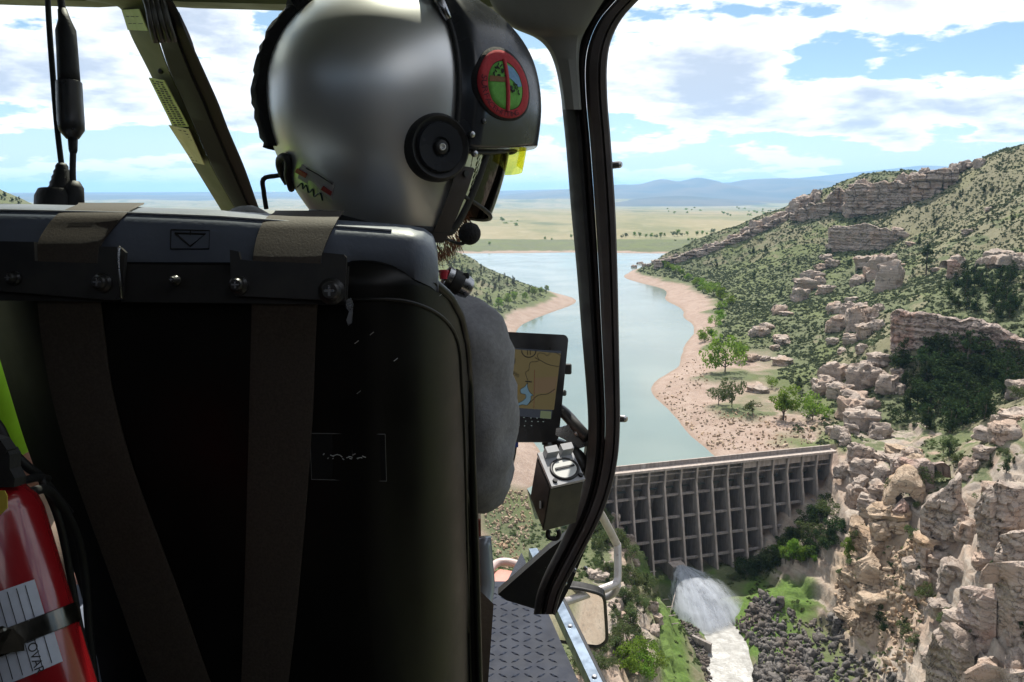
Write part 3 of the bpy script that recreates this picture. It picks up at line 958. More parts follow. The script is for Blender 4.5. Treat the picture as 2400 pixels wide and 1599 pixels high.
# ledge outcrops on the slope
for x, y, s, t in ((1530,415,60,.8),(1190,510,70,1),
                   (1160,560,60,.6),(1190,590,70,.6),(1130,610,80,.7),(1080,660,90,.8),(1040,720,110,1.2),(1020,770,70,1),(1150,730,70,1),(1120,690,60,.8),(910,840,80,.7),(950,850,60,.6),
                   (800,960,95,1.1),(850,920,70,.7),(920,985,110,.6),(890,1030,60,.8),(930,1105,90,.8),(1240,1050,60,1),(800,1255,95,.8),(770,1085,80,.7),(840,1085,60,.6),
                   (1345,600,90,1.2),(1390,580,80,.8),(1440,650,100,1.3),(1490,640,80,1.2),(1480,720,120,1.6),(1330,690,80,1),(1380,670,60,1.3),(1540,600,50,.8),
                   (1200,840,80,1.2),(1215,930,110,1.4),(1290,780,60,1),(1280,850,80,1.3),(1340,830,80,1),(1310,920,100,1.4),(1380,880,80,1.2),(1370,960,110,1.2),(1280,1000,80,1.1),(1430,830,60,1.2),(1420,930,70,1),(1190,1000,60,1),(1340,1040,70,1.2),
                   (1840,600,80,1),(1830,650,60,1),(2070,560,110,.7),(2150,580,90,.9),(1560,440,50,.7),(1600,480,40,.7),(1730,620,40,.8),(1900,420,50,.7),(2010,300,40,.7)):
    rock_at(Z3, x, y, s, 2.24, tall=t)
# columns by the right abutment
for x, y, s, t in ((1440,1100,120,.8),(1380,1150,120,1.0),(1340,1220,130,1.2),(1400,1210,110,1.2),(1300,1310,120,1.4),(1350,1340,110,1.2),(1200,1190,120,1.3),(1150,1250,110,1.2),(1220,1280,110,1.3),(1280,1390,110,1.1),(1340,1420,120,1.2),(1290,1460,90,1),(1430,1490,100,1),(1480,1240,110,1.2),(1530,1170,80,1),(1540,1250,70,1.2),(1230,1500,90,1.2),(1190,1470,60,1),(2180,1280,90,1),(2120,1400,100,1),(2060,1420,70,1),(2010,1500,110,.9),(2120,1480,110,1),(2170,1390,90,1)):
    rock_at(Z3, x, y, s, 2.24, tall=t)
for x, y, s, t in ((625,300,95,1),(660,390,135,.9),(555,395,90,1.1),(770,440,115,1.1),(640,470,100,1.2),(620,560,110,1.2),(680,580,110,1),(735,190,95,.9),(640,130,160,1.2),(600,60,120,1),(560,215,80,1.3),(690,290,80,.7),(760,310,80,.7),(840,330,120,.8),(930,330,120,.8),(980,400,110,1.3),(760,540,120,.9)):
    rock_at(Z6, x, y, s, 2.4155, tall=t)
for x, y, s, t in ((790,650,170,.9),(700,650,110,1),(870,650,110,1),(750,740,120,1.2),(860,720,90,1),(700,1140,150,.9),(740,1210,80,.8),(660,1060,80,.7),(600,980,110,1),(640,940,80,1.2),(560,1210,80,.8),(610,1250,60,.8),(900,300,170,.7),(960,340,120,.8)):
    rock_at(Z6, x, y, s, 2.4155, tall=t, meshes=TANS, name='tan_boulder')
for x, y, s, t in ((1250,380,100,.9),(1340,290,110,1),(1460,180,140,1),(1510,90,120,1),(1190,620,120,1.4),(1420,520,120,.8),(1530,860,130,.8),(1350,900,100,.8),(1190,1230,110,1),(1090,1200,110,1.3),(1140,1430,160,1.2),(1040,1480,110,1.4),(1420,1230,110,1),(1080,900,100,1.3),(1000,880,120,1.5),(1550,1180,120,1.2),(1230,760,130,1.4),(1130,760,100,1.5),(980,1030,100,1.6),(930,950,90,1.3),(1540,700,120,1),(1160,1000,120,1.2),(1540,1500,140,1.2)):
    rock_at(Z6, x, y, s, 2.4155, tall=t)
# left rim above the river
for x, y, s, t in ((560,260,90,1.4),(590,330,80,1.3),(610,420,70,1.6),(640,520,70,1.4),(660,620,70,1.2),(330,700,110,1),(390,720,100,1),(420,650,80,1),(500,980,100,.8),(540,1060,90,.8),(800,1000,80,1.5),(830,1080,90,1.6),(820,1180,100,1.5),(800,960,60,1.2),(470,940,60,.8),(500,230,70,1),(620,720,60,1.2),(600,720,60,1)):
    rock_at(Z5, x, y, s, 3.492, tall=t)
def ledge(conv, stations, m=None, blocks=(3.6, 1.9), depth=5.0, amp=1.0, seed=0, rag=.25):
    """a wall of bedded rock: stations (x, y of its top, y of its foot) read in a zoomed view"""
    B, T = [], []
    for x, yt, yb in stations:
        p = hit(*conv(x, yb))
        if p is None: return None
        r = ray(*conv(x, yt)); r = r / r[1]
        q = CAMP0 + r * (p[1] + .8)
        B.append(p - np.array((0, 0, 1.2))); T.append(q)
    B, T = np.array(B), np.array(T)
    # keep the wall from jumping in depth between stations
    for k in range(2):
        yB = np.convolve(np.pad(B[:, 1], 1, 'edge'), [.25, .5, .25], 'valid')
        for i in range(len(B)):
            B[i] = CAMP0 + (B[i] - CAMP0) * (yB[i] / B[i, 1]); T[i] = CAMP0 + (T[i] - CAMP0) * ((yB[i] + .8) / T[i, 1])
    L = np.linalg.norm(np.diff(B, axis=0), axis=1).sum(); H = float(np.mean(T[:, 2] - B[:, 2]))
    nu, nv = int(min(170, max(14, L / .42))), int(min(60, max(8, H / .42)))
    lin = np.linspace(0, len(B) - 1, nu); b_ = np.array([np.interp(lin, np.arange(len(B)), B[:, k]) for k in range(3)]).T; t_ = np.array([np.interp(lin, np.arange(len(B)), T[:, k]) for k in range(3)]).T
    t_[:, 2] += (fbm(np.arange(nu) * L / nu / blocks[0] * .6, np.zeros(nu), s=seed, o=3) - .5) * H * rag
    v = np.linspace(0, 1, nv)[None, :, None]
    G = b_[:, None] * (1 - v) + t_[:, None] * v
    tang = np.gradient(b_, axis=0); nrm = np.stack([tang[:, 1], -tang[:, 0], 0 * tang[:, 0]], -1); nrm /= np.linalg.norm(nrm, axis=1)[:, None] + 1e-9
    nrm = np.where((nrm[:, 1] > 0)[:, None], -nrm, nrm)
    nrm = np.array([np.convolve(np.pad(nrm[:, k], 4, 'edge'), np.ones(9) / 9, 'valid') for k in range(3)]).T
    s_ = np.linspace(0, L, nu)[:, None] + 0 * v[..., 0]; z_ = G[..., 2]
    wx = s_ + (fbm(s_ / 5, z_ / 5, s=seed + 1, o=3) - .5) * 3.0; wz = z_ + (fbm(s_ / 9, z_ / 4, s=seed + 2, o=3) - .5) * 1.6
    d1, d2, idn = cells(wx / blocks[0], wz / blocks[1], np.zeros_like(wx) + .5, seed + 3)
    e1, e2, ide = cells(wx / (blocks[0] * .38), wz / (blocks[1] * .42), np.zeros_like(wx) + .5, seed + 4)
    bed = vnoise(wz / 1.3, np.zeros_like(wz), s=seed + 5) - .5
    off = (idn - .45) * 1.7 + (ide - .5) * .55 + bed * 1.1 - sstep(.12, 0, d2 - d1) * .9 - sstep(.12, 0, e2 - e1) * .25 + (fbm(s_ / 7, z_ / 7, s=seed + 6, o=4) - .5) * 2.2
    endf = sstep(0, 2.5, s_) * sstep(0, 2.5, L - s_)
    off = off * amp * endf - (1 - endf) * 1.5
    G = G + nrm[:, None] * off[..., None]
    back = -nrm
    caps = [G[:, -1] + back * q * depth + np.array((0, 0, h)) + np.stack([0 * b_[:, 0], 0 * b_[:, 0], (vnoise(s_[:, 0] / 2.0, np.zeros(nu) + q * 9, s=seed + 8) - .5) * 1.0], -1) for q, h in ((.12, .18), (.35, .3), (.65, .1), (1.0, -1.2), (1.15, -4.5))]
    G = np.concatenate([G, np.stack(caps, 1)], 1)
    g = grid(G)
    o = mk('rock_ledge', (g[0], g[1][:, ::-1]), m or M_ROCK, hillside, True, sharp=20)
    return o
CAMP0 = np.array((0, 0, CAM_Z))
def ZA(x, y): return ((1900 + x / 3.136) / DS, (500 + y / 3.136) / DS)
def ZB2(x, y): return ((1900 + x / 2.618) / DS, (1000 + y / 2.618) / DS)
for k, (cv, st_, mm) in enumerate((
    (ZA, [(120,112,285),(200,104,272),(320,92,298),(450,96,290),(580,118,262),(660,150,205)], 0),
    (ZA, [(572,740,1000),(620,712,1030),(700,745,1030),(860,758,1000),(980,758,1015),(1100,788,1040),(1210,800,1060),(1320,826,1050),(1430,880,1100),(1568,960,1160),(1720,1030,1230)], 2),
    (ZA, [(1018,362,490),(1080,352,480),(1140,392,440)], 2), (ZA, [(1305,325,395),(1400,308,402),(1480,322,412),(1600,330,425)], 0),
    (ZB2, [(465,205,330),(560,198,330),(640,205,380),(730,235,430)], 2), (ZB2, [(375,605,690),(430,560,720),(500,538,690),(575,488,650),(606,520,640)], 2),
    (ZB2, [(665,525,745),(720,440,750),(790,400,765),(860,362,730),(935,330,640)], 0), (ZB2, [(990,520,770),(1050,405,770),(1110,368,745),(1200,398,720),(1340,430,650)], 0),
    (ZB2, [(1095,750,950),(1160,652,1000),(1240,638,1010),(1380,640,1000)], 0), (ZB2, [(1080,920,1230),(1140,838,1300),(1220,868,1330),(1380,900,1370)], 0),
    (ZB2, [(878,1010,1300),(950,1000,1390),(1040,1040,1420),(1095,1110,1430)], 2), (ZB2, [(690,1420,1620),(760,1250,1640),(830,1182,1620),(900,1280,1650),(985,1400,1700)], 0), (ZB2, [(990,1410,1660),(1100,1420,1690),(1200,1500,1720),(1380,1490,1720)], 0),
    (ZB2, [(215,560,700),(300,650,790),(380,760,930),(430,890,1040),(470,960,1090)], 1), (ZB2, [(610,650,800),(680,690,900),(730,740,960)], 1),
    (Z3, [(960,300,345),(1050,255,352),(1150,225,345),(1250,200,325)], 0), (Z3, [(1250,200,320),(1350,190,325),(1450,178,310),(1560,165,290),(1610,132,262)], 0), (Z3, [(1600,126,262),(1700,108,240),(1800,98,205),(1850,96,150)], 0),
    (Z3, [(480,516,545),(600,478,512),(700,436,474),(760,402,440)], 0), (Z3, [(750,404,440),(830,372,412),(900,338,380),(960,312,352)], 0), (Z3, [(250,568,606),(330,552,590),(420,532,565),(490,514,542)], 0))):
    ledge(cv, st_, (M_ROCK, M_TAN, M_PINK)[mm], seed=200 + 11 * k, blocks=(11.0, 6.0) if cv is Z3 else ((4.2, 1.8) if k % 2 else (5.6, 2.6)), amp=2.0 if cv is Z3 else .95, rag=.95 if cv is Z3 else .3)
def scatter_rocks(name, P, size, m, seed, res=3):
    from mathutils import Euler
    """many small stones joined into one part of the ground"""
    protos = [rock_shape(seed + i, res, (3, 9)[i % 2], .8)[0:2] for i in range(7)]
    Vv, Ff, n = [], [], 0
    for i, p in enumerate(P):
        v, f = protos[int(rng.integers(7))]
        s = size[i]
        R3 = np.array(Euler(tuple(rng.uniform(-3.1, 3.1, 3))).to_matrix())
        q = (v * s * np.array((1.15, rng.uniform(.45, .95), rng.uniform(.4, .8)))) @ R3.T
        Vv.append(q + np.array((p[0], p[1], p[2] + s * .15))); Ff.append(f + n); n += len(v)
    o = mk(name, (np.vstack(Vv), np.vstack(Ff)), m, hillside, False, origin=(0, 0, 0))
    return tag(o, kind='stuff')
def ground_pts(poly, conv, n):
    out = []
    for x, y in in_poly(poly, n):
        p = hit(*conv(x, y))
        if p is not None: out.append(p)
    return out
rip = ground_pts([(0,1130),(100,1060),(200,1110),(330,1250),(500,1190),(560,1300),(640,1420),(760,1480),(900,1568),(900,1700),(0,1700),(60,1400),(0,1300)], Z6, 850)
rip += ground_pts([(1440,1110),(1560,1000),(1700,850),(1790,900),(1800,1060),(1900,1200),(2095,1190),(2095,1700),(1560,1700),(1700,1350)], Z5, 620)
scatter_rocks('riprap', rip, rng.uniform(.25, .75, len(rip)) * rng.choice([1, 1, 1, 1.7, 2.3], len(rip)), M_DARKROCK, 300)
rl = ground_pts([(1030,1060),(1160,1130),(1240,1330),(1330,1568),(1330,1650),(1270,1650),(1180,1380),(1080,1180)], Z5, 260)
scatter_rocks('bank_stones', rl, rng.uniform(.3, .8, len(rl)), M_DARKROCK, 310)
bs_ = ground_pts([(420,1280),(600,1330),(900,1380),(1150,1400),(1200,1500),(900,1560),(560,1560),(430,1440),(260,1290),(350,1160),(470,1060),(560,1200)], Z3, 700)
bs_ = [p for p in bs_ if p[2] > .2]
scatter_rocks('beach_stones', bs_, rng.uniform(.25, .95, len(bs_)) * rng.uniform(.5, 1, len(bs_)), M_TAN, 320)
db = ground_pts([(520,960),(640,900),(750,1000),(780,1130),(760,1260),(640,1330),(520,1240),(500,1080)], Z6, 220)
scatter_rocks('fallen_blocks', db, rng.uniform(.3, 1.3, len(db)) * rng.uniform(.5, 1, len(db)), M_TAN, 330)
# arched hollow in the spur right of the dam
cq = hit(*ZB2(580, 500))
fw = norm(np.array((cq[0], cq[1], 0))); sw = np.array((fw[1], -fw[0], 0))
def arch(rx, rz, k):
    a = np.linspace(-.12, math.pi + .12, 40)
    return [np.array((math.cos(q) * rx, math.sin(q) * rz)) for q in a]
G = []
for dep_, ro, ri in ((-3.4, 1.30, .98), (-2.6, 1.42, 1.0), (0, 1.55, 1.02), (3.5, 1.6, .98)):
    ro_, ri_ = arch(3.7 * ro, 7.6 * ro, 0), arch(3.3 * ri, 6.6 * ri, 0)
    G.append([cq + fw * (dep_ + 1.0) + sw * q[0] + np.array((0, 0, q[1] - 2.2)) for q in ro_] + [cq + fw * (dep_ + 1.0) + sw * q[0] + np.array((0, 0, q[1] - 2.2)) for q in ri_[::-1]])
gi = np.linspace(0, 3, 16)
G = np.array(G); G = np.array([[[np.interp(t_, range(4), G[:, j, k]) for k in range(3)] for j in range(G.shape[1])] for t_ in gi])
nz_ = (fbm(G[..., 0] / 2.2, G[..., 1] / 2.2, G[..., 2] / 1.6, s=77, o=4) - .5)[..., None]
d1_, d2_, id_ = cells(G[..., 0] / 2.4, G[..., 1] / 2.4, G[..., 2] / 1.5, 78)
G = G + nz_ * np.array((1.6, 1.6, 1.6)) + (id_ - .5)[..., None] * sw * .9
V_, F_ = grid(G, closed_v=True); n_ = G.shape[1]
caps_ = [[i, n_ - 1 - i, n_ - 2 - i, i + 1] for i in range(n_ // 2 - 1)]
mk('rock_arch', (V_, F_.tolist() + caps_ + [[len(V_) - n_ + q for q in f[::-1]] for f in caps_]), M_TAN, hillside, True, sharp=25)
eb = ground_pts([(450,760),(620,700),(720,900),(700,1150),(600,1500),(430,1540),(420,1330),(490,1100)], ZB2, 330)
scatter_rocks('slope_blocks', eb, rng.uniform(.2, .8, len(eb)) * rng.choice([.6, 1, 1.6], len(eb)), M_TAN, 350)
lb = ground_pts([(330,0),(620,0),(700,260),(560,640),(420,640),(300,260)], lambda x, y: ((1050 + x / 3.4927) / DS, (1150 + y / 3.4927) / DS), 380)
scatter_rocks('slope_stones', lb, rng.uniform(.2, .9, len(lb)) * rng.uniform(.5, 1, len(lb)), M_TAN, 340)
# ================================================================ PLANTS
def leaf_material(name, c1, c2, transl=.35):
    m = bpy.data.materials.new(name)
    m.use_nodes = True
    t = NT(m.node_tree)
    t.n.clear()
    P = t.node('ShaderNodeNewGeometry').outputs['Position']
    oi = t.node('ShaderNodeObjectInfo')
    c = t.mix(t.smooth(t.noise(P, .9, 4, .7), .35, .65), (*c1, 1), (*c2, 1))
    hs = t.node('ShaderNodeHueSaturation')
    t.put(hs.inputs['Color'], c)
    t.put(hs.inputs['Hue'], t.math('ADD', .485, t.math('MULTIPLY', oi.outputs['Random'], .03)))
    t.put(hs.inputs['Value'], t.math('ADD', .8, t.math('MULTIPLY', oi.outputs['Random'], .4)))
    d = t.node('ShaderNodeBsdfDiffuse'); t.put(d.inputs[0], hs.outputs[0])
    l = t.node('ShaderNodeBsdfTranslucent'); t.put(l.inputs[0], hs.outputs[0])
    mx = t.node('ShaderNodeMixShader'); mx.inputs[0].default_value = transl
    t.l.new(d.outputs[0], mx.inputs[1]); t.l.new(l.outputs[0], mx.inputs[2])
    o = t.node('ShaderNodeOutputMaterial'); t.l.new(mx.outputs[0], o.inputs[0])
    return m
M_COTTON = leaf_material('cottonwood_leaves', (.190, .290, .045), (.100, .170, .028), .5)
M_JUNI = leaf_material('juniper_leaves', (.045, .066, .026), (.022, .038, .015), .2)
M_SAGE = leaf_material('sage_leaves', (.120, .140, .085), (.060, .080, .040), .25)
M_OLIVE = leaf_material('willow_leaves', (.115, .145, .060), (.075, .100, .040), .35)
M_BARK = mat('bark', (.110, .085, .065), .95, var=(3, .4))
def leaf_tris(C, R, n, size, r):
    """n leaf faces in ellipsoids (centres C, radii R)"""
    k = r.integers(len(C), size=n)
    d = r.normal(size=(n, 3)); d /= np.linalg.norm(d, axis=1)[:, None]
    q = C[k] + d * R[k] * (r.uniform(.25, 1, n) ** .5)[:, None]
    a = r.normal(size=(n, 3)); a /= np.linalg.norm(a, axis=1)[:, None]
    b = np.cross(a, r.normal(size=(n, 3))); b /= np.linalg.norm(b, axis=1)[:, None]
    s = size * r.uniform(.6, 1.3, n)[:, None]
    V = np.stack([q - a * s, q + a * s * .6 + b * s * .8, q + a * s * .5 - b * s * .8], 1).reshape(-1, 3)
    return V, np.arange(3 * n).reshape(-1, 3)
def tree_proto(kind, seed):
    r = np.random.default_rng(seed)
    if kind == 'cotton':       # unit height 1
        C = [np.array((r.uniform(-.24, .24), r.uniform(-.24, .24), r.uniform(.22, .84))) for _ in range(20)]
        R = [np.array((.15, .15, .12)) * r.uniform(.7, 1.2) for _ in C]
        n, sz = 2000, .028
        top = .8
    elif kind == 'juniper':
        C, R = [], []
        for _ in range(13):
            h = r.uniform(.12, .9); w_ = .28 * (1 - h) ** .7 + .05
            C.append(np.array((r.uniform(-w_, w_) * .6, r.uniform(-w_, w_) * .6, h))); R.append(np.array((w_ * .6, w_ * .6, .13)))
        n, sz, top = 1100, .026, .9
    elif kind == 'pine':
        C, R = [], []
        for _ in range(20):
            h = r.uniform(.25, .97); w_ = .2 * (1.05 - h) + .02
            a = r.uniform(0, 6.28)
            C.append(np.array((math.cos(a) * w_, math.sin(a) * w_, h))); R.append(np.array((w_ * .7 + .02, w_ * .7 + .02, .045)))
        n, sz, top = 900, .022, .97
    else:                       # broad bush
        C = [np.array((r.uniform(-.45, .45), r.uniform(-.45, .45), r.uniform(.25, .75))) for _ in range(12)]
        R = [np.array((.24, .24, .2)) * r.uniform(.7, 1.2) for _ in C]
        n, sz, top = 1000, .040, .5
    crown = leaf_tris(np.array(C), np.array(R), n, sz, r)
    tr = [tube(spline([(0, 0, -.05), (r.uniform(-.02, .02), r.uniform(-.02, .02), top * .5), (r.uniform(-.03, .03), 0, top)], 7), np.linspace(.026, .006, 7), 6)]
    for c in C[:6]:
        b0 = np.array((0, 0, max(.12, c[2] - .25)))
        tr.append(tube(spline([b0, (b0 + c) / 2 + (0, 0, .02), c], 4), np.linspace(.012, .003, 4), 4))
    return crown, join(*tr)
TREE = {}
for kind, m, k in (('cotton', M_COTTON, 4), ('juniper', M_JUNI, 4), ('pine', M_JUNI, 2), ('bush', M_OLIVE, 3), ('greenbush', M_COTTON, 3), ('darkbush', M_JUNI, 3)):
    TREE[kind] = []
    for i in range(k):
        cr, tk = tree_proto(kind.replace('greenbush', 'bush').replace('darkbush', 'bush'), 500 + i * 7 + len(kind))
        TREE[kind].append((raw_mesh('crown', *cr, m), raw_mesh('trunk', *tk, M_BARK, True)))
NAMES = {'cotton': 'cottonwood_tree', 'juniper': 'juniper_tree', 'pine': 'pine_tree', 'bush': 'bush', 'greenbush': 'green_bush', 'darkbush': 'dark_bush'}
CATS = {'cotton': 'tree', 'juniper': 'tree', 'pine': 'tree', 'bush': 'bush', 'greenbush': 'bush', 'darkbush': 'bush'}
n_tree = 0
def tree(p, h, kind, label, group, wide=1.0):
    global n_tree
    e = bpy.data.objects.new(NAMES[kind], None)
    e.empty_display_size = .5
    e.location = (p[0], p[1], p[2] - .1); e.rotation_euler = (0, 0, rng.uniform(0, 6.28)); e.scale = (h * wide, h * wide, h)
    link(e); tag(e, label, CATS[kind], group)
    c, t_ = TREE[kind][int(rng.integers(len(TREE[kind])))]
    for nm, me in (('crown', c), ('trunk', t_)):
        o = bpy.data.objects.new(nm, me)
        link(o, e)
    n_tree += 1
    return e
def tree_px(conv, x, y, hpx, zoom, kind, label, group, wide=1.0):
    """x, y: foot of the tree in a zoomed view, hpx its height there"""
    p = hit(*conv(x, y))
    if p is None: return
    dep = math.sqrt(p[0] ** 2 + p[1] ** 2 + (CAM_Z - p[2]) ** 2)
    tree(p, hpx / zoom * dep / FPX, kind, label, group, wide)
for i, (x, y, h) in enumerate(((300,592,34),(330,606,40),(365,620,40),(400,640,40),(430,660,40),(470,690,52),(505,706,52),(530,722,56),(565,745,64),(600,770,66),(640,790,60),(610,812,44),(600,880,70),(575,905,60),(520,985,80),(560,975,60))):
    tree_px(Z3, x, y + 4, h * 1.15, 2.24, 'cotton' if i % 3 == 0 else 'greenbush', 'bright green bushy cottonwood in the row along the lake shore', 'cottonwoods along the shore', 1.0)
for x, y, h, k, l, wd in ((625,1150,235,'greenbush','largest bright green cottonwood, standing at the lake shore below the slope',.72),(720,1090,130,'greenbush','bright green cottonwood just right of the largest shore tree',.7),
                     (930,1400,190,'cotton','tall green cottonwood behind the dam crest, left of a rounder one',1.1),(1085,1400,150,'greenbush','round bright green bush behind the dam near the right abutment',.8),
                     (660,1330,170,'bush','olive grey willow at the edge of the beach behind the dam',.6),(590,1320,120,'bush','broad olive bush at the beach edge, left of the grey willow',.8),
                     (870,1230,70,'greenbush','small bright green bush on the slope above the tall cottonwood',.7),(1010,1250,90,'juniper','dark juniper beside the rock columns at the abutment',1),
                     (770,1370,80,'bush','low grey green bush between the willow and the tall cottonwood',1),
                     (1680,640,150,'pine','lone pine standing on the open upper slope',1.1),(1890,1180,230,'pine','tall pale pine in front of the sandstone ledge',1),
                     (2095,1260,190,'juniper','broad juniper in the ravine right of the tall pine',1),(1590,1350,130,'juniper','sunlit juniper at the left side of the shaded ravine',1)):
    tree_px(Z3, x, y, h, 2.24, k, l, None, wd)
for x, y in in_poly([(1540,1060),(1800,1050),(2190,1150),(2190,1260),(2000,1400),(1850,1480),(1520,1480),(1440,1400),(1540,1250)], 66):
    tree_px(Z3, x, y, rng.uniform(60, 150), 2.24, 'juniper' if rng.random() < .62 else 'darkbush', 'dark evergreen among many in the shaded ravine under the ledge', 'junipers in the ravine', 1.2)
for x, y in in_poly([(1800,700),(1860,640),(2190,620),(2190,950),(1950,860),(1780,800)], 46):
    tree_px(Z3, x, y, rng.uniform(40, 90), 2.24, 'juniper', 'dark juniper on the slope above the sandstone ledge', 'junipers above the ledge', 1.3)
for x, y in in_poly([(500,600),(800,480),(1100,360),(1700,300),(2190,60),(2190,600),(1700,760),(1500,560),(1100,640),(900,860),(700,900)], 52):
    tree_px(Z3, x, y, rng.uniform(18, 48), 2.24, 'juniper', 'small dark juniper dotted on the open sage slope', 'junipers on the open slope', 1.1)
for x, y in in_poly([(1120,220),(1560,160),(1840,100),(1800,200),(1400,330),(1020,340)], 34):
    tree_px(Z3, x, y, rng.uniform(18, 42), 2.24, 'juniper', 'dark juniper growing in the rocky rim at the skyline', 'junipers on the rim', 1.2)
for x, y, h in ((1410,1090,150),(1470,1110,170),(1530,1110,210),(1590,1130,170),(1650,1120,140),(1700,1130,90)):
    tree_px(Z4, x, y + 30, h, 3.337, 'cotton', 'sunlit grey green tree in the clump below the dam', 'trees below the dam', .8)
tree_px(Z4, 1955, 1150, 190, 3.337, 'cotton', 'single green tree on the bare tan bank below the dam', None, .8)
for x, y in in_poly([(1180,1180),(1350,1000),(1560,860),(1760,660),(1860,720),(1900,1000),(1750,1100),(1400,1230),(1250,1290),(1020,1290)], 56):
    tree_px(Z4, x, y, rng.uniform(60, 130), 3.337, 'darkbush' if rng.random() < .6 else 'bush', 'dark bush in the shade at the foot of the dam', 'shaded bushes at the dam foot', 1.2)
tree_px(Z5, 575, 300, 250, 3.492, 'cotton', 'bright green tree on the left rim in front of the dam', None, .9)
for x, y, h, wd in ((640,1420,260,.9),(760,1440,230,.9),(560,1480,220,.9),(690,1530,200,1),(830,1500,170,.9)):
    tree_px(Z5, x, y, h, 3.492, 'greenbush', 'lush bright green bush on the left bank by the river', 'lush bushes by the river', wd)
for x, y in in_poly([(380,150),(520,230),(560,330),(620,560),(660,700),(800,800),(840,1000),(800,1300),(520,1500),(200,1568),(160,1300),(420,1200),(440,900),(330,700),(300,500)], 90):
    tree_px(Z5, x, y, rng.uniform(60, 150), 3.492, 'bush' if rng.random() < .7 else 'juniper', 'grey green bush on the steep left bank of the canyon', 'bushes on the left bank', 1.0)
for x, y, h in ((330,1010,80),(390,990,90),(430,960,70),(500,955,60),(560,930,70),(600,915,60),(640,900,50)):
    tree_px(Z2, x, y, h, 2.769, 'cotton', 'green cottonwood at the shore of the wooded point across the lake', 'cottonwoods on the point', 1.1)
for x, y in in_poly([(0,700),(60,690),(200,740),(400,810),(600,880),(500,930),(350,960),(260,980),(0,860)], 56):
    tree_px(Z2, x, y, rng.uniform(22, 50), 2.769, 'juniper', 'dark conifer on the wooded point across the lake', 'conifers on the point', 1.1)
for x, y in in_poly([(0,445),(70,455),(90,470),(0,470)], 14):
    tree_px(lambda a, b: (a, b), x, y, rng.uniform(5, 11), .98, 'juniper', 'tiny dark juniper on the distant hill at the left edge', 'junipers on the left hill', 1.2)
for x, y in in_poly([(1900,1300),(2020,1150),(2350,900),(2350,1500),(2100,1560)], 40):
    tree_px(lambda a, b: (a, b), x, y, rng.uniform(16, 44), .98, 'bush' if rng.random() < .6 else 'juniper', 'small bush growing in cracks of the right canyon wall', 'bushes on the canyon wall', 1.0)
# trees far out on the plain
for x, y, h in ((1150,545,34),(1210,540,36),(1245,542,34),(1285,545,26),(1318,548,36),(1350,548,28),(1380,548,40),(1405,540,28),(1468,538,42),(1490,536,46),(1520,538,26),(1552,532,30),(1615,532,36),(1650,528,30),(1680,530,24),(1722,522,40),(1560,570,26),(1605,572,26),(630,562,26),(672,565,20),(270,596,32),(800,548,30),(1130,548,22),(1580,565,20),(1475,572,16)):
    q = on_z(*Z2(x, y), 4.5)
    tree(q, h / 2.769 * q[1] / FPX, 'cotton' if rng.random() < .6 else 'bush', 'tiny tree in the scattered line on the plain beyond the lake', 'trees on the plain', 1.0)
for k in range(34):
    dxx, dyy = (rng.uniform(1530, 1790), rng.uniform(476, 500)) if k < 26 else (rng.uniform(1130, 1200), rng.uniform(508, 524))
    r_ = ray(dxx, dyy); yq = 94.0 / -(r_[2] / r_[1])
    q = np.array((r_[0] / r_[1] * yq, yq, CAM_Z + r_[2] / r_[1] * yq + 1.0))
    tree(q, rng.uniform(7, 15), 'greenbush' if rng.random() < .5 else 'cotton', 'tiny tree of the far green grove out on the plain', 'far grove on the plain', 1.4)
# low shrubs covering the slopes: nobody could count them
def shrubs(name, X, Y, size, m, tris, parent=None, lab=None):
    n = len(X)
    Z = ground(X, Y)
    d = rng.normal(size=(n, tris, 3)); d /= np.linalg.norm(d, axis=2)[..., None]; d[..., 2] = np.abs(d[..., 2]) * .8
    q = np.stack([X, Y, Z], -1)[:, None] + d * size[:, None, None] * rng.uniform(.35, 1, (n, tris, 1)) * np.array((1, 1, .75))
    a = rng.normal(size=(n, tris, 3)); a /= np.linalg.norm(a, axis=2)[..., None]
    b = np.cross(a, rng.normal(size=(n, tris, 3))); b /= np.linalg.norm(b, axis=2)[..., None]
    s = (size * (.62 if tris < 14 else .42))[:, None, None] * rng.uniform(.6, 1.2, (n, tris, 1))
    V = np.stack([q - a * s, q + a * s * .6 + b * s * .8, q + a * s * .6 - b * s * .8], 2).reshape(-1, 3)
    o = mk(name, (V, np.arange(len(V)).reshape(-1, 3)), m, None, False, origin=(0, 0, 0))
    return tag(o, lab, 'shrubs', kind='stuff')
def shrub_sites(n, x0, x1, y0, y1, s, lo, hi):
    X, Y = rng.uniform(x0, x1, n), rng.uniform(y0, y1, n)
    Z = ground(X, Y)
    i = np.clip(np.searchsorted(GX, X), 0, len(GX) - 1); j = np.clip(np.searchsorted(GY, Y), 0, len(GY) - 1)
    up_ = (X - DAM_A[0]) * (-DAM_N[0]) + (Y - DAM_A[1]) * (-DAM_N[1])
    ok = (np.abs(Z) > -1) & ((Z > 5.5) | (up_ < -2)) & (LR[i, j] < .75) & (rng.uniform(0, 1, n) < sstep(lo, hi, .5 * fbm(X / s, Y / s, s=81, o=4) + .5 * fbm(X / 7, Y / 7, s=82, o=2)))
    ok &= ~((np.abs(X - np.interp(Y, [150, 178, 190, 197, 204, 214], [50, 54, 57, 58, 57, 54])) < 8) & (Y < 220))
    return X[ok], Y[ok]
X, Y = shrub_sites(80000, 70, 460, 262, 960, 26, .24, .50)
shrubs('sagebrush', X, Y, rng.uniform(.3, 1.0, len(X)) * rng.choice([.6, .8, 1.0, 1.3, 1.8], len(X)), M_SAGE, 12, lab='grey green sagebrush covering the hillside right of the lake')
X, Y = shrub_sites(9000, 70, 420, 240, 900, 40, .48, .66)
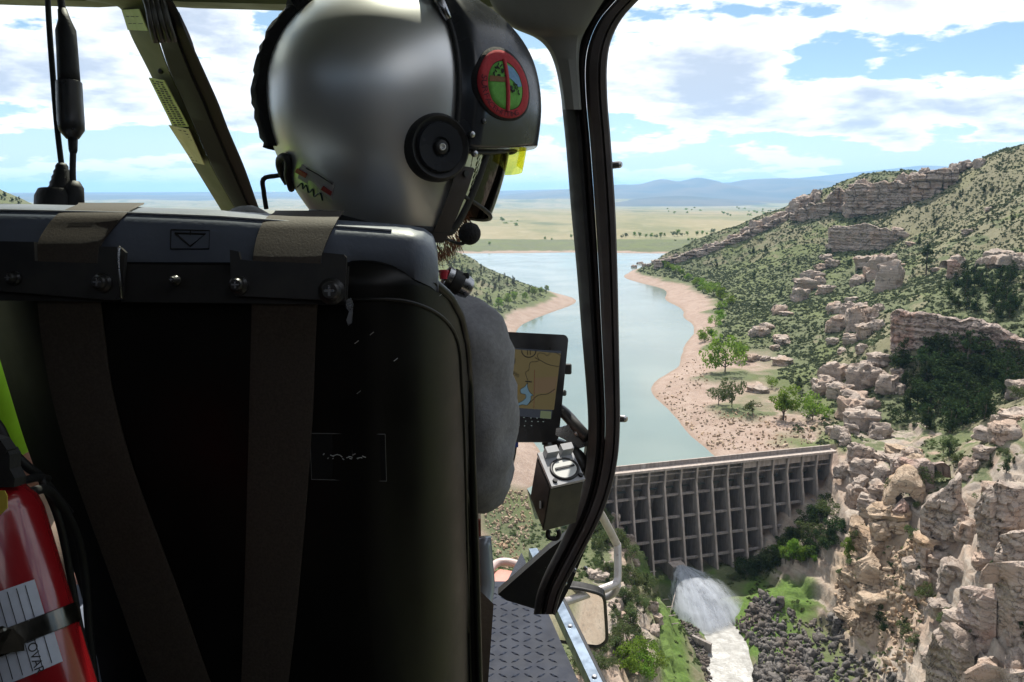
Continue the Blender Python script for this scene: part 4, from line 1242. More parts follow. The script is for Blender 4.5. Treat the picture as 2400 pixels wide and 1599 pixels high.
shrubs('dark_shrubs', X, Y, rng.uniform(.6, 1.5, len(X)), M_JUNI, 14, lab='darker scrub in patches on the hillside right of the lake')
X, Y = shrub_sites(5200, -30, 60, 140, 262, 9, .40, .58)
shrubs('bank_scrub', X, Y, rng.uniform(.3, .9, len(X)), M_OLIVE, 30, lab='leafy scrub covering the steep left bank of the canyon')
X, Y = shrub_sites(5200, 66, 190, 120, 300, 9, .44, .60)
shrubs('canyon_scrub', X, Y, rng.uniform(.3, .8, len(X)), M_OLIVE, 26, lab='scrub between the rocks on the right side of the canyon')
pp_ = np.array(ground_pts([(430,740),(620,690),(720,900),(700,1150),(620,1500),(430,1540),(400,1330),(480,1100)], ZB2, 120))
shrubs('slope_tufts', pp_[:, 0], pp_[:, 1], rng.uniform(.2, .7, len(pp_)), M_OLIVE, 26, lab='small green tufts on the eroded tan slope of the canyon')
X, Y = shrub_sites(9000, -200, 30, 430, 860, 30, .30, .55)
shrubs('point_scrub', X, Y, rng.uniform(.5, 1.3, len(X)), M_SAGE, 10, lab='scrub on the wooded point across the lake')

# ================================================================ HAZE
HZ0, HZ1 = -170.0, 900.0
m = bpy.data.materials.new('haze_air')
m.use_nodes = True
t = NT(m.node_tree)
t.n.clear()
pv = t.node('ShaderNodeVolumePrincipled')
pv.inputs['Color'].default_value = (.34, .62, 1.0, 1)
pv.inputs['Density'].default_value = 3.4e-5
pv.inputs['Anisotropy'].default_value = .25
o_ = t.node('ShaderNodeOutputMaterial')
t.l.new(pv.outputs[0], o_.inputs['Volume'])
hz = mk('haze', box((0, 0, (HZ0 + HZ1) / 2), (75000, 0, 0), (0, 75000, 0), (0, 0, (HZ1 - HZ0) / 2)), m, None, False, origin=(0, 0, 0))
tag(hz, kind='stuff')
# ================================================================ HELICOPTER CABIN
CAMP = np.array((0, 0, CAM_Z)); RV = np.array((1.0, 0, 0)); AV = np.array((0, CP, -SP)); UV_ = np.array((0, SP, CP))
def cf(x, up, dep):
    return CAMP + RV * x + UV_ * up + AV * dep
def ray_plane(dx, dy, p0, n):
    r = ray(dx, dy)
    return CAMP + r * (np.dot(np.asarray(p0) - CAMP, n) / np.dot(r, n))
M_OLIVE = mat('olive_paint', (.105, .120, .050), .45, bump=(60, .15), var=(9, .25))
M_GREYP = mat('grey_cabin_paint', (.150, .150, .135), .5, bump=(80, .15), var=(8, .25))
M_BLACK = mat('black_trim', (.013, .012, .012), .62, bump=(150, .1), var=(20, .4))
M_SATIN = mat('black_satin_metal', (.018, .018, .020), .35, var=(25, .4, (.035, .033, .030)))
M_SEAL = mat('brown_black_seal', (.034, .028, .028), .78, bump=(40, .25), var=(12, .35, (.055, .043, .038)))
M_CABIN = mat('dark_cabin_lining', (.022, .022, .024), .8, bump=(120, .2), var=(10, .3))
M_FLOOR = mat('dark_floor_plate', (.012, .017, .032), .5, 0, var=(14, .35), spec=.12)
M_STEEL = mat('steel', (.45, .45, .46), .28, 1.0, var=(30, .3))
M_SILL = mat('blue_grey_sill', (.120, .160, .215), .35, .5, var=(20, .3))
M_WHITE = mat('white_label', (.62, .62, .60), .6, var=(30, .12))
heli = thing('helicopter', cf(-.3, -1.0, .6), 'helicopter cabin with dark door post, olive windshield post and tread plate floor', 'helicopter')

def ribbon(rows, prof, back=.03):
    """rows: (xl, xr, y, depth_l, depth_r); prof: (t, relief towards the camera)"""
    P = []
    for xl, xr, y, dl_, dr_ in rows:
        a, b = at(xl, y, dl_), at(xr, y, dr_)
        ring = []
        for t_, r_ in prof:
            q = a * (1 - t_) + b * t_
            ring.append(q - norm(q - CAMP) * r_)
        for t_ in (prof[-1][0], prof[0][0]):
            q = a * (1 - t_) + b * t_
            ring.append(q + norm(q - CAMP) * back)
        P.append(ring)
    P = np.array(P)
    V, F = grid(P, closed_v=True)
    n = P.shape[1]
    F = [list(map(int, f)) for f in F] + [list(range(n)), list(range(len(V) - n, len(V)))[::-1]]
    return V, F
def dense(rows, n):
    r = np.array(rows, float)
    return spline(r, n)
post = [(1395, 1530, -60, 1.16, 1.16), (1352, 1466, 2, 1.19, 1.18), (1318, 1428, 45, 1.2, 1.19), (1297, 1404, 95, 1.22, 1.2), (1287, 1395, 150, 1.24, 1.2), (1290, 1396, 230, 1.25, 1.21), (1300, 1404, 330, 1.26, 1.22), (1312, 1414, 480, 1.27, 1.22),
        (1325, 1419, 620, 1.27, 1.22), (1336, 1422, 760, 1.27, 1.22), (1346, 1424, 880, 1.27, 1.22), (1351, 1425, 960, 1.27, 1.22), (1350, 1422, 1030, 1.27, 1.22), (1343, 1413, 1090, 1.27, 1.22), (1330, 1398, 1145, 1.27, 1.22), (1310, 1376, 1200, 1.27, 1.22), (1282, 1346, 1258, 1.28, 1.23), (1255, 1318, 1310, 1.29, 1.24), (1235, 1292, 1360, 1.3, 1.25), (1226, 1276, 1412, 1.31, 1.26)]
pr = dense(post, 70)
mk('door_post', ribbon(pr, [(0, 0), (.03, .012), (.1, .018), (.28, .018), (.36, .012), (.40, .0)]), M_BLACK, heli, True, sharp=35)
mk('door_seal', ribbon(pr, [(.395, -.004), (.42, .004), (.47, .007), (.52, .004), (.545, -.004)]), M_SEAL, heli, True, sharp=35)
mk('door_frame', ribbon(pr, [(.55, 0), (.57, .016), (.64, .021), (.80, .019), (.84, .011), (.87, .016), (.97, .010), (1.0, 0)]), M_SEAL, heli, True, sharp=35)
# grey cap where the post meets the roof
cap = dense([(1105, 1420, -50, 1.15, 1.13), (1135, 1375, 20, 1.16, 1.15), (1175, 1350, 62, 1.17, 1.16), (1228, 1338, 86, 1.18, 1.17), (1256, 1332, 110, 1.185, 1.175), (1273, 1330, 145, 1.19, 1.18), (1284, 1332, 190, 1.195, 1.185), (1293, 1336, 252, 1.2, 1.19)], 40)
mk('post_cap', ribbon(cap, [(0, 0), (.04, .008), (.15, .014), (.6, .016), (.9, .010), (1, 0)], .05), M_GREYP, heli, True, sharp=35)
# foot of the post
gus = [(1352,1000),(1340,1090),(1338,1205),(1262,1262),(1144,1366),(1164,1380),(1276,1414),(1312,1345),(1362,1220),(1402,1110),(1395,1010)]
gp = np.array([at(x, y, 1.30 + (y - 1000) * .00012) for x, y in gus])
mk('post_foot', slab(gp, AV, .035), M_BLACK, heli)
for x, y in ((1320,1310),(1345,1306),(1298,1340)):
    mk('rivet', lathe([(.004, 0), (.004, .0015), (.0025, .003)], at(x, y, 1.335), -AV, 10), M_STEEL, heli)
for x, y, s in ((1420,962,11),(1408,380,9)):
    mk('latch_stud', lathe([(.0055, 0), (.0055, .012), (.0035, .015)], at(x, y, 1.24), RV * .9 - AV * .5, 12), M_STEEL, heli)
# roof
head_x = [-500, -200, 0, 190, 300, 420, 640, 800, 1000, 1150, 1240, 1400]
head_y = [-30, -10, -3, 2, -4, 4, 10, 12, 14, 16, 4, -30]
def roof_pt(x, y, back, lift):
    return at(x, y, 1.30) + UV_ * (.035 + .04 * min(back / .4, 1) + .03 * max(0, min((back - .4) / .8, 1)) + lift) - AV * (.02 + back)
def roof_panel(name, xs, b0, b1, m, th=.03, lip=False):
    ys = [float(np.interp(x, head_x, head_y)) for x in xs]
    G = []
    for x, y in zip(xs, ys):
        ring = [roof_pt(x, y, q, 0) for q in np.linspace(b0, b1, 6)] + [roof_pt(x, y, q, th) for q in np.linspace(b1, b0, 6)]
        if lip:
            ring = [at(x, y, 1.30)] + ring + [at(x, y, 1.30) + AV * .05 + UV_ * .05, at(x, y, 1.30) + AV * .05 + UV_ * .01]
        G.append(ring)
    G = np.array(G)
    V_, F_ = grid(G, closed_v=True); n_ = G.shape[1]
    return mk(name, (V_, F_.tolist() + [list(range(n_)), list(range(len(V_) - n_, len(V_)))[::-1]]), m, heli, True, sharp=40)
xs_all = list(head_x)
roof_panel('roof_header', xs_all, 0, .07, M_OLIVE, .03, True)
roof_panel('roof_side', [-500, -350, -200], .072, .30, M_OLIVE)
roof_panel('roof_side', [1180, 1260, 1330, 1400], .072, .30, M_OLIVE)
roof_panel('roof_panel', xs_all, .302, 2.3, M_OLIVE)
m = bpy.data.materials.new('green_tinted_acrylic'); m.use_nodes = True
t = NT(m.node_tree); t.n.clear()
tb = t.node('ShaderNodeBsdfTransparent'); tb.inputs[0].default_value = (.92, .96, .84, 1)
gl = t.node('ShaderNodeBsdfGlossy'); gl.inputs['Roughness'].default_value = .1
mx = t.node('ShaderNodeMixShader'); mx.inputs[0].default_value = .05
t.l.new(tb.outputs[0], mx.inputs[1]); t.l.new(gl.outputs[0], mx.inputs[2])
o_ = t.node('ShaderNodeOutputMaterial'); t.l.new(mx.outputs[0], o_.inputs[0])
ys = [float(np.interp(x, head_x, head_y)) for x in np.linspace(-199, 1179, 14)]
mk('skylight', grid(np.array([[roof_pt(x, y, q, .012) for q in np.linspace(.071, .301, 8)] for x, y in zip(np.linspace(-199, 1179, 14), ys)])), m, heli, True)
# left windshield post with two facets
lp = dense([(190, 330, 0, 1.30, 1.25), (268, 336, 14, 1.31, 1.26), (288, 348, 45, 1.32, 1.27), (302, 362, 85, 1.34, 1.29), (345, 392, 170, 1.40, 1.35), (372, 420, 230, 1.45, 1.40), (400, 450, 300, 1.5, 1.45), (448, 488, 385, 1.57, 1.52), (500, 536, 470, 1.65, 1.6), (530, 566, 520, 1.7, 1.65)], 40)
mk('windshield_post', ribbon(lp, [(0, 0), (.04, .004), (.96, .004), (1, 0)], .03), M_OLIVE, heli, True, sharp=35)
lp2 = dense([(331, 395, 0, 1.25, 1.22), (340, 412, 30, 1.26, 1.23), (362, 432, 80, 1.28, 1.25), (390, 470, 165, 1.34, 1.31), (420, 500, 232, 1.39, 1.36), (450, 526, 300, 1.44, 1.41), (488, 562, 385, 1.51, 1.48), (536, 592, 470, 1.59, 1.56), (566, 612, 520, 1.64, 1.61)], 40)
mk('post_cover', ribbon(lp2, [(.0, 0), (.03, .012), (.45, .018), (.55, .019), (.62, .010), (.95, .006), (1, 0)], .04), mat('black_post_cover', (.005, .005, .007), .5, spec=.3), heli, True, sharp=30)
mk('sunshade_plate', ribbon(dense([(400, 412, 28, 1.25, 1.25), (425, 440, 90, 1.28, 1.28), (448, 458, 152, 1.31, 1.31)], 8), [(0, 0), (.2, .006), (.8, .006), (1, 0)], .006), mat('brown_plate', (.060, .035, .034), .5), heli, True)
for pts_, seed in (([(347,168),(380,178),(398,88+20)],1),):
    pass
for w_, (x0, x1) in enumerate(((338, 358), (350, 372), (362, 388), (376, 402))):
    mk('wire_bundle', tube(spline([at(x0 - 6, -14, 1.20), at(x0 + 4, 20, 1.21), at((x0 + x1) / 2, 55, 1.215), at(x1, 96, 1.235)], 14), .0055 - .0006 * w_, 8), M_SATIN, heli, True)
def placard(poly, col, name, lines_):
    """thin plate on the left post with rows of small print"""
    P = [at(x, y, d) for x, y, d in poly]
    n = norm(np.cross(P[1] - P[0], P[3] - P[0])); n = n if np.dot(n, AV) < 0 else -n
    P = [p + n * .008 for p in P]
    pl = mk(name, slab(P, n, .0015), col, heli)
    g = []
    for k in range(lines_):
        a = (k + 1) / (lines_ + 1.0)
        for q in range(3):
            t0 = .12 + .27 * q + rng.uniform(0, .04); t1 = t0 + rng.uniform(.12, .22)
            L = P[0] * (1 - a) + P[3] * a; R_ = P[1] * (1 - a) + P[2] * a
            e = (P[3] - P[0]) * .012
            g.append(slab([L + (R_ - L) * t0 - e + n * .0016, L + (R_ - L) * t1 - e + n * .0016, L + (R_ - L) * t1 + e + n * .0016, L + (R_ - L) * t0 + e + n * .0016], n, .0003))
    o = mk('placard_print', join(*g), M_BLACK, pl)
    o['kind'] = 'stuff'
M_PLAC = mat('yellow_green_placard', (.42, .52, .17), .5, var=(40, .15))
M_PLAC2 = mat('cream_placard', (.48, .47, .24), .5, var=(40, .15))
placard([(352,173,1.395),(387,179,1.352),(443,285,1.438),(407,286,1.485)], M_PLAC, 'placard', 20)
placard([(396,281,1.485),(442,290,1.438),(478,372,1.505),(450,366,1.56)], M_PLAC2, 'placard', 12)
placard([(292,20,1.31),(332,18,1.26),(352,68,1.28),(306,66,1.33)], M_PLAC, 'placard', 2)
mk('post_screw', lathe([(.005, 0), (.005, .002), (.003, .004)], at(370, 164, 1.36), -AV, 12), M_BLACK, heli)
# floor, sill, lower walls, bulkhead
FZ0 = CAM_Z - 1.0
fa, fb = on_z(1282, 1416, FZ0), on_z(1352, 1568, FZ0)
dirn = norm(fb - fa)
f0 = fa - dirn * .35; f3 = fb + dirn * 1.6
fl = [on_z(1000, 1336, FZ0), on_z(1165, 1336, FZ0), f0 - (.02, 0, 0), f3 - (.02, 0, 0), np.array((-1.3, -1.3, FZ0)), np.array((-1.3, 2.2, FZ0))]
mk('floor', slab(fl, (0, 0, -1), .02), M_FLOOR, heli)
treads = []
for i in range(46):
    for j in range(16):
        p = np.array((fa[0] - .40 + j * .027 + (i % 2) * .0, fa[1] + .30 - i * .027, FZ0))
        e = f0 + dirn * ((p[1] - f0[1]) / dirn[1])
        if p[0] > e[0] - .04 or p[1] > fl[1][1] - .02: continue
        a = .65 if (i + j) % 2 else -.65
        d1_ = np.array((math.cos(a), math.sin(a), 0)) * .0125; d2_ = np.array((-math.sin(a), math.cos(a), 0)) * .0035
        treads.append((np.array([p - d1_, p - d2_, p + d1_, p + d2_, p + (0, 0, .0024) - d1_ * .5, p + (0, 0, .0024) + d1_ * .5]), [[0, 1, 4], [1, 2, 5], [1, 5, 4], [2, 3, 5], [3, 0, 4], [3, 4, 5]]))
o = mk('tread_pattern', join(*treads), mat('tread_steel', (.030, .038, .060), .4, .1, spec=.3), heli)
o['kind'] = 'stuff'
side = norm(np.cross(dirn, (0, 0, 1)));
side = side if side[0] > 0 else -side
mk('door_sill', slab([f0 + (0, 0, .012), f3 + (0, 0, .012), f3 + side * .024 + (0, 0, .012), f0 + side * .024 + (0, 0, .012)], (0, 0, -1), .03), M_SILL, heli)
mk('sill_edge', tube([f0 + side * .030, f3 + side * .030], .007, 10), M_BLACK, heli, True)
for k in (.42, .62, .82, 1.05):
    mk('sill_screw', lathe([(.006, 0), (.006, .002), (.004, .004)], f0 + dirn * k + side * .012 + (0, 0, .012), (0, 0, 1), 12), M_STEEL, heli)
mk('left_door_panel', box(CAMP + (-1.28, .5, -.72), (.02, 0, 0), (0, 1.8, 0), (0, 0, .32), .01), M_CABIN, heli)
mk('added_side_blocker', box(CAMP + (.80, -.14, -.15), (.02, 0, 0), (0, .86, 0), (0, 0, .86), .01), M_CABIN, heli)  # unseen panel, added to cut daylight on the seat back and straps
mk('added_side_blocker', box(CAMP + (-1.28, -.03, .16), (.02, 0, 0), (0, .97, 0), (0, 0, .54), .01), M_CABIN, heli)  # left counterpart, out of view, added to keep side light off the seat
mk('rear_bulkhead', box(CAMP + (-.25, -1.0, -.25), (1.1, 0, 0), (0, .02, 0), (0, 0, .95), .01), M_CABIN, heli)
# chin window rim ahead of the floor
rim = [on_z(x, y, FZ0 - .02) for x, y in ((1118,1332),(1128,1306),(1150,1292),(1185,1296),(1215,1312),(1235,1335))]
mk('chin_window_rim', tube(spline(rim, 24), .012, 10), mat('pink_grey_trim', (.50, .38, .35), .3), heli, True)
mk('nose_panel', slab([on_z(1110, 1336, FZ0 - .03), on_z(1122, 1318, FZ0 - .03), on_z(1150, 1308, FZ0 - .03), on_z(1200, 1316, FZ0 - .03), on_z(1228, 1338, FZ0 - .03)], (0, 0, -1), .01), mat('red_nose_paint', (.48, .20, .15), .35), heli)
# windshield: clear, a little dusty
def glass_material():
    m = bpy.data.materials.new('windshield_acrylic')
    m.use_nodes = True
    t = NT(m.node_tree); t.n.clear()
    P = t.node('ShaderNodeNewGeometry').outputs['Position']
    dust = t.math('ADD', t.smooth(t.noise(P, 3.0, 5, .6), .3, .8, .015, .055), t.smooth(t.noise(P, 170, 2, .5), .72, .80, 0, .45))
    tr = t.node('ShaderNodeBsdfTransparent'); tr.inputs[0].default_value = (.965, .975, .975, 1)
    df = t.node('ShaderNodeBsdfTranslucent'); df.inputs[0].default_value = (.8, .82, .85, 1)
    mx = t.node('ShaderNodeMixShader'); t.put(mx.inputs[0], dust)
    t.l.new(tr.outputs[0], mx.inputs[1]); t.l.new(df.outputs[0], mx.inputs[2])
    o = t.node('ShaderNodeOutputMaterial'); t.l.new(mx.outputs[0], o.inputs[0])
    return m
M_GLASS = glass_material()
G = []
for i in range(25):
    x = 545 + (1345 - 545) * i / 24.0
    col_ = []
    for j in range(31):
        y = -10 + 1330 * j / 30.0
        bulge = 1.62 + .50 * math.sin(math.pi * min(max((j / 30.0), 0), 1)) * (1 - .35 * (i / 24.0)) - .30 * (i / 24.0) ** 3
        xx = x if y < 1000 else x - (y - 1000) * .30 * (i / 24.0)
        col_.append(at(xx, y, bulge))
    G.append(col_)
g = grid(np.array(G))
mk('windshield', g, M_GLASS, heli, True)

# ---------------------------------------------------------------- mirror on its bracket outside the door
def ZM(x, y): return ((1050 + x / 3.4927) / DS, (1150 + y / 3.4927) / DS)
mirror = thing('mirror', at(*ZM(1150, 1100), 2.5), 'rounded rectangular mirror on a bent tube outside the door sill', 'mirror')
mc = at(*ZM(1110, 1060), 2.5)
mn = norm(np.array((-.22, -1.15, -.60)))
out_ = [(760,860),(860,795),(1040,797),(1180,825),(1250,850),(1280,890),(1290,1000),(1300,1190),(1285,1240),(1235,1272),(1160,1270),(1000,1245),(860,1215),(790,1120)]
mp = spline([(*q, 0) for q in out_ + out_[:1]], 60)[:-1, :2]
MP = np.array([ray_plane(*ZM(x, y), mc, mn) for x, y in mp])
mk('mirror_shell', slab(MP - mn * .004, -mn, .02), M_BLACK, mirror)
cen = MP.mean(0)
m_ = bpy.data.materials.new('mirror_glass'); m_.use_nodes = True
b_ = m_.node_tree.nodes['Principled BSDF']; b_.inputs['Metallic'].default_value = 1; b_.inputs['Roughness'].default_value = .02; b_.inputs['Base Color'].default_value = (.90, .90, .86, 1)
mk('mirror_glass', slab(cen + (MP - cen) * .955 - mn * .003, mn, .004), m_, mirror)
mk('mirror_rim', tube(np.vstack([MP, MP[:2]]) + mn * .001, .0055, 8, False), M_BLACK, mirror, True)
M_TUBE = mat('painted_tube', (.46, .42, .40), .35, .3, var=(30, .2))
mk('bracket_tube', tube(spline([at(*ZM(900, 930), 2.35), at(*ZM(1010, 893), 2.40), at(*ZM(1340, 778), 2.46), at(*ZM(1382, 745), 2.47), at(*ZM(1390, 690), 2.48), at(*ZM(1388, 470), 2.5), at(*ZM(1376, 430), 2.5), at(*ZM(1310, 300), 2.45), at(*ZM(1250, 190), 2.42), at(*ZM(1150, 20), 2.36)], 60), .0125, 12), M_TUBE, mirror, True)
mk('mirror_arm', tube(spline([at(*ZM(1250, 880), 2.52), at(*ZM(1310, 868), 2.5), at(*ZM(1365, 830), 2.48), at(*ZM(1388, 770), 2.47)], 20), .011, 12), M_TUBE, mirror, True)

# ================================================================ PILOT SEAT
M_SHELL = bpy.data.materials.new('black_seat_shell'); M_SHELL.use_nodes = True
t = NT(M_SHELL.node_tree); b = t.n['Principled BSDF']
oc = t.node('ShaderNodeTexCoord').outputs['Object']
b.inputs['Base Color'].default_value = (.0035, .0033, .0031, 1)
t.put(b.inputs['Roughness'], t.smooth(t.noise(oc, 14, 5, .6), .3, .7, .34, .46)); b.inputs['Specular IOR Level'].default_value = .32
sc_ = t.smooth(t.noise(t.vmath('MULTIPLY', oc, (60, 60, 9)), 1.0, 3, .6), .74, .77, 0, .5)
t.put(b.inputs['Base Color'], t.mix(sc_, (.0035, .0033, .0031, 1), (.10, .095, .09, 1)))
bn = t.node('ShaderNodeBump'); bn.inputs['Strength'].default_value = .06; bn.inputs['Distance'].default_value = .001
t.put(bn.inputs['Height'], t.noise(oc, 90, 3, .6)); t.l.new(bn.outputs[0], b.inputs['Normal'])
M_VINYL = mat('blue_grey_vinyl', (.135, .158, .205), .48, bump=(220, .2), var=(10, .2))
M_WEB = bpy.data.materials.new('brown_webbing'); M_WEB.use_nodes = True
t = NT(M_WEB.node_tree); b = t.n['Principled BSDF']
oc = t.node('ShaderNodeTexCoord').outputs['Object']
wv = t.node('ShaderNodeTexWave', bands_direction='Z'); t.put(wv.inputs['Vector'], oc); wv.inputs['Scale'].default_value = 420; wv.inputs['Distortion'].default_value = 1.5
t.put(b.inputs['Base Color'], t.mix(t.smooth(t.noise(oc, 420, 3, .7), .3, .7), (.034, .026, .020, 1), (.056, .043, .033, 1)))
b.inputs['Roughness'].default_value = .75
bn = t.node('ShaderNodeBump'); bn.inputs['Strength'].default_value = .5; bn.inputs['Distance'].default_value = .0006
t.put(bn.inputs['Height'], t.math('ADD', t.math('MULTIPLY', wv.outputs['Fac'], .25), t.noise(oc, 420, 2, .5))); t.l.new(bn.outputs[0], b.inputs['Normal'])
seat = thing('pilot_seat', cf(-.24, -.9, .95), 'black seat with grey vinyl cushion and two brown webbing harness straps', 'seat')
RY = np.array([596, 600, 607, 620, 645, 680, 725, 790, 900, 1050, 1300, 1568, 1760.])
RXR = np.array([800, 845, 890, 935, 990, 1030, 1055, 1070, 1078, 1083, 1092, 1099, 1104.])
LY_ = np.array([596, 700, 800, 900, 1000, 1090, 1200, 1330, 1450, 1568, 1760.])
LX_ = np.array([-60, -35, -8, 22, 52, 84, 130, 176, 210, 234, 262.])
def shell_depth(x, y):
    xl, xr = np.interp(y, LY_, LX_), np.interp(y, RY, RXR)
    d0 = .775 + (y - 600) * .00007
    r = np.clip((x - (1072 - 245)) / 245.0, 0, 1.02)
    l = np.clip(((xl + 170) - x) / 170.0, 0, 1)
    top = np.clip((660 - y) / 64.0, 0, 1)
    return d0 + .15 * (1 - np.sqrt(np.maximum(0, 1 - (r * .985) ** 2))) + .06 * l ** 2 + .022 * top ** 2
rows = np.concatenate([np.linspace(596, 660, 12), np.linspace(675, 800, 9), np.linspace(830, 1760, 26)])
G, GB = [], []
for y in rows:
    xl, xr = np.interp(y, LY_, LX_), np.interp(y, RY, RXR)
    u = np.concatenate([np.linspace(0, .72, 18), .72 + .28 * np.sin(np.linspace(0, math.pi / 2, 28))[1:]])
    xs = xl + (xr - xl) * u
    G.append([at(x, y, float(shell_depth(x, y))) for x in xs])
G = np.array(G)
GB = G + AV * .014
V1, F1 = grid(G); V2, F2 = grid(GB)
m_, n_ = G.shape[:2]
edge = [(i, 0) for i in range(m_)] + [(m_ - 1, j) for j in range(1, n_)] + [(i, n_ - 1) for i in range(m_ - 2, -1, -1)] + [(0, j) for j in range(n_ - 2, 0, -1)]
ei = [i * n_ + j for i, j in edge]
Fe = [[ei[k], ei[(k + 1) % len(ei)], ei[(k + 1) % len(ei)] + len(V1), ei[k] + len(V1)] for k in range(len(ei))]
mk('seat_shell', (np.vstack([V1, V2]), F1.tolist() + (F2 + len(V1)).tolist() + Fe), M_SHELL, seat, True, sharp=60)
# raised rim round the top corner and the right edge
rimp = [at(x, y, float(shell_depth(x, y)) - .002) for x, y in zip(np.interp(np.linspace(0, 1, 60), np.linspace(0, 1, len(RY)), RXR), np.interp(np.linspace(0, 1, 60), np.linspace(0, 1, len(RY)), RY))]
mk('shell_rim', tube(np.array(rimp) + AV * .006, .0055, 8), M_SHELL, seat, True)
inner = [(800, 690), (880, 688), (940, 694), (990, 712), (1025, 738), (1046, 770), (1056, 812), (1060, 880), (1066, 1000), (1074, 1300), (1082, 1640)]
ip = spline([(*q, 0) for q in inner], 50)
mk('shell_crease', tube([at(x, y, float(shell_depth(x, y)) - .0005) for x, y, _ in ip], .0022, 6), M_SHELL, seat, True)
# cushion
cx = np.array([-90, 0, 100, 300, 500, 640, 780, 880, 940, 975, 995, 1004, 1008.])
cy = np.array([470, 468, 470, 475, 483, 493, 506, 513, 518, 525, 540, 568, 620.])
G = []
for x in np.concatenate([np.linspace(-90, 940, 40), np.linspace(950, 1008, 16)]):
    y0 = float(np.interp(x, cx, cy)); soft = 1.0
    b1 = at(x, y0 + 14, .800)
    e_ = max(0.0, (x - 940) / 68.0)
    yb_ = 650.0 if x < 800 else float(np.interp(x, RXR[:7], RY[:7])) + 14
    ym_ = min(y0 + 60, (y0 + yb_) / 2 + 10)
    ring = [at(x, yb_, .798 + .03 * e_ ** 2), at(x, (yb_ + ym_) / 2, .792 + .03 * e_ ** 2), at(x, ym_, .791 + .03 * e_ ** 2), at(x, y0 + 30, .793 + .03 * e_ ** 2), at(x, y0 + 17, .800 + .03 * e_ ** 2), at(x, y0 + 9, .812 + .02 * e_), at(x, y0 + 3, .835), at(x, y0, .875), at(x, y0 + 2, .90), at(x, y0 + 16, .915), at(x, ym_, .92), at(x, yb_, .92)]
    G.append(ring)
V1, F1 = grid(np.array(G), closed_v=True)
n_ = 12
mk('cushion', (V1, F1.tolist() + [list(range(n_)), list(range(len(V1) - n_, len(V1)))[::-1]]), M_VINYL, seat, True, sharp=70)
pip = [at(x, float(np.interp(x, cx, cy)) + 14.5, .7995) for x in np.linspace(-90, 900, 50)]
mk('piping', tube(pip, .0012, 6), mat('light_thread', (.40, .42, .45), .6), seat, True)
sq = [(393,528),(482,530),(480,572),(392,572),(393,528)]
mk('stitched_cross', join(tube([at(x, y, .7905) for x, y in sq], .0006, 4), tube([at(402, 536, .7905), at(472, 538, .7905), at(437, 566, .7905), at(402, 536, .7905)], .0010, 4), tube([at(437, 540, .7905), at(438, 529, .7905)], .0008, 4)), M_BLACK, seat)
def strap(rows_, off, name, lab=None):
    r = dense(rows_, 60)
    P = []
    for xl, xr, y, d in r:
        ring = []
        for t_ in (0, .06, .33, .66, .94, 1):
            x = xl + (xr - xl) * t_
            dd = d if d > 0 else float(shell_depth(x, y)) - .004 + (abs(d) if d > -1 else 0)
            ring.append(at(x, y, dd + (.0008 if t_ in (0, 1) else 0)))
        ring += [q + AV * .0025 for q in ring[::-1]]
        P.append(ring)
    V, F = grid(np.array(P), closed_v=True)
    n = 12
    o = mk(name, (V, F.tolist() + [list(range(n)), list(range(len(V) - n, len(V)))[::-1]]), M_WEB, seat, True, sharp=50)
    return o
strap([(180,330,466,.93),(178,326,470,.875),(168,316,474,.835),(150,302,482,.807),(128,285,496,.793),(104,258,525,.786),(86,232,560,.778),(80,222,600,.772),(80,222,650,.7695),(86,230,700,.7715),(95,240,780,.784),(116,258,900,.793),(150,290,1030,.80),(190,330,1150,.808),(262,405,1350,.822),(338,482,1568,.838),(405,550,1740,.85)], 0, 'harness_strap')
strap([(632,790,484,.93),(630,788,488,.875),(624,784,492,.838),(612,778,500,.808),(602,770,515,.794),(592,758,538,.787),(584,744,572,.779),(580,735,610,.772),(579,730,655,.7695),(578,728,705,.7715),(576,724,790,.785),(572,718,950,.796),(567,704,1150,.810),(560,682,1400,.828),(554,662,1568,.838),(548,646,1740,.85)], 0, 'harness_strap')
# harness brackets and bolts
def plate(poly, d, th, m, name, parent=seat):
    return mk(name, slab([at(x, y, d) for x, y in poly], AV, th), m, parent)
plate([(-60,604),(800,612),(795,700),(-60,690)], .766, .006, M_BLACK, 'crossbar')
for poly in ([(-60,553),(78,556),(80,600),(224,606),(228,566),(276,568),(288,580),(286,600),(280,688),(256,690),(-60,664)], [(528,574),(548,578),(552,596),(580,600),(738,606),(740,580),(790,585),(796,592),(792,692),(540,680),(530,640)]):
    plate(poly, .760, .005, M_SATIN, 'harness_bracket')
for poly in ([(16,600),(262,606),(260,640),(270,672),(18,660)], [(540,612),(775,622),(786,690),(548,676)]):
    plate(poly, .7655, .004, M_BLACK, 'bracket_bar')
for x, y, r in ((35,640,14),(237,650,20),(405,645,10),(550,656,19),(763,670,27)):
    rr_ = r * 5.46e-4 * .76
    c_ = at(x, y, .760)
    bo = mk('bolt', lathe([(rr_ * 1.15, 0), (rr_ * 1.15, .003), (rr_ * .85, .005), (rr_ * .80, .009), (rr_ * .62, .011)], c_, -AV, 20), M_SATIN, seat, True, sharp=30)
    mk('bolt_recess', join(box(c_ - AV * .0112, RV * rr_ * .45, UV_ * rr_ * .10, AV * .0006), box(c_ - AV * .0118, RV * rr_ * .10, UV_ * rr_ * .45, AV * .0006)), M_STEEL, bo)
hk = mk('hook_plate', slab([at(x, y, .764) for x, y in ((796,690),(806,684),(812,700),(808,742),(800,748),(796,736),(802,716),(795,708))], AV, .002), M_STEEL, seat)
mk('seat_edge_wire', tube(spline([at(275, 566, .757), at(272, 600, .756), at(276, 650, .757), at(280, 692, .762)], 12), .0012, 6), M_STEEL, seat, True)
lab_ = [(712,996),(885,998),(888,1106),(716,1102)]
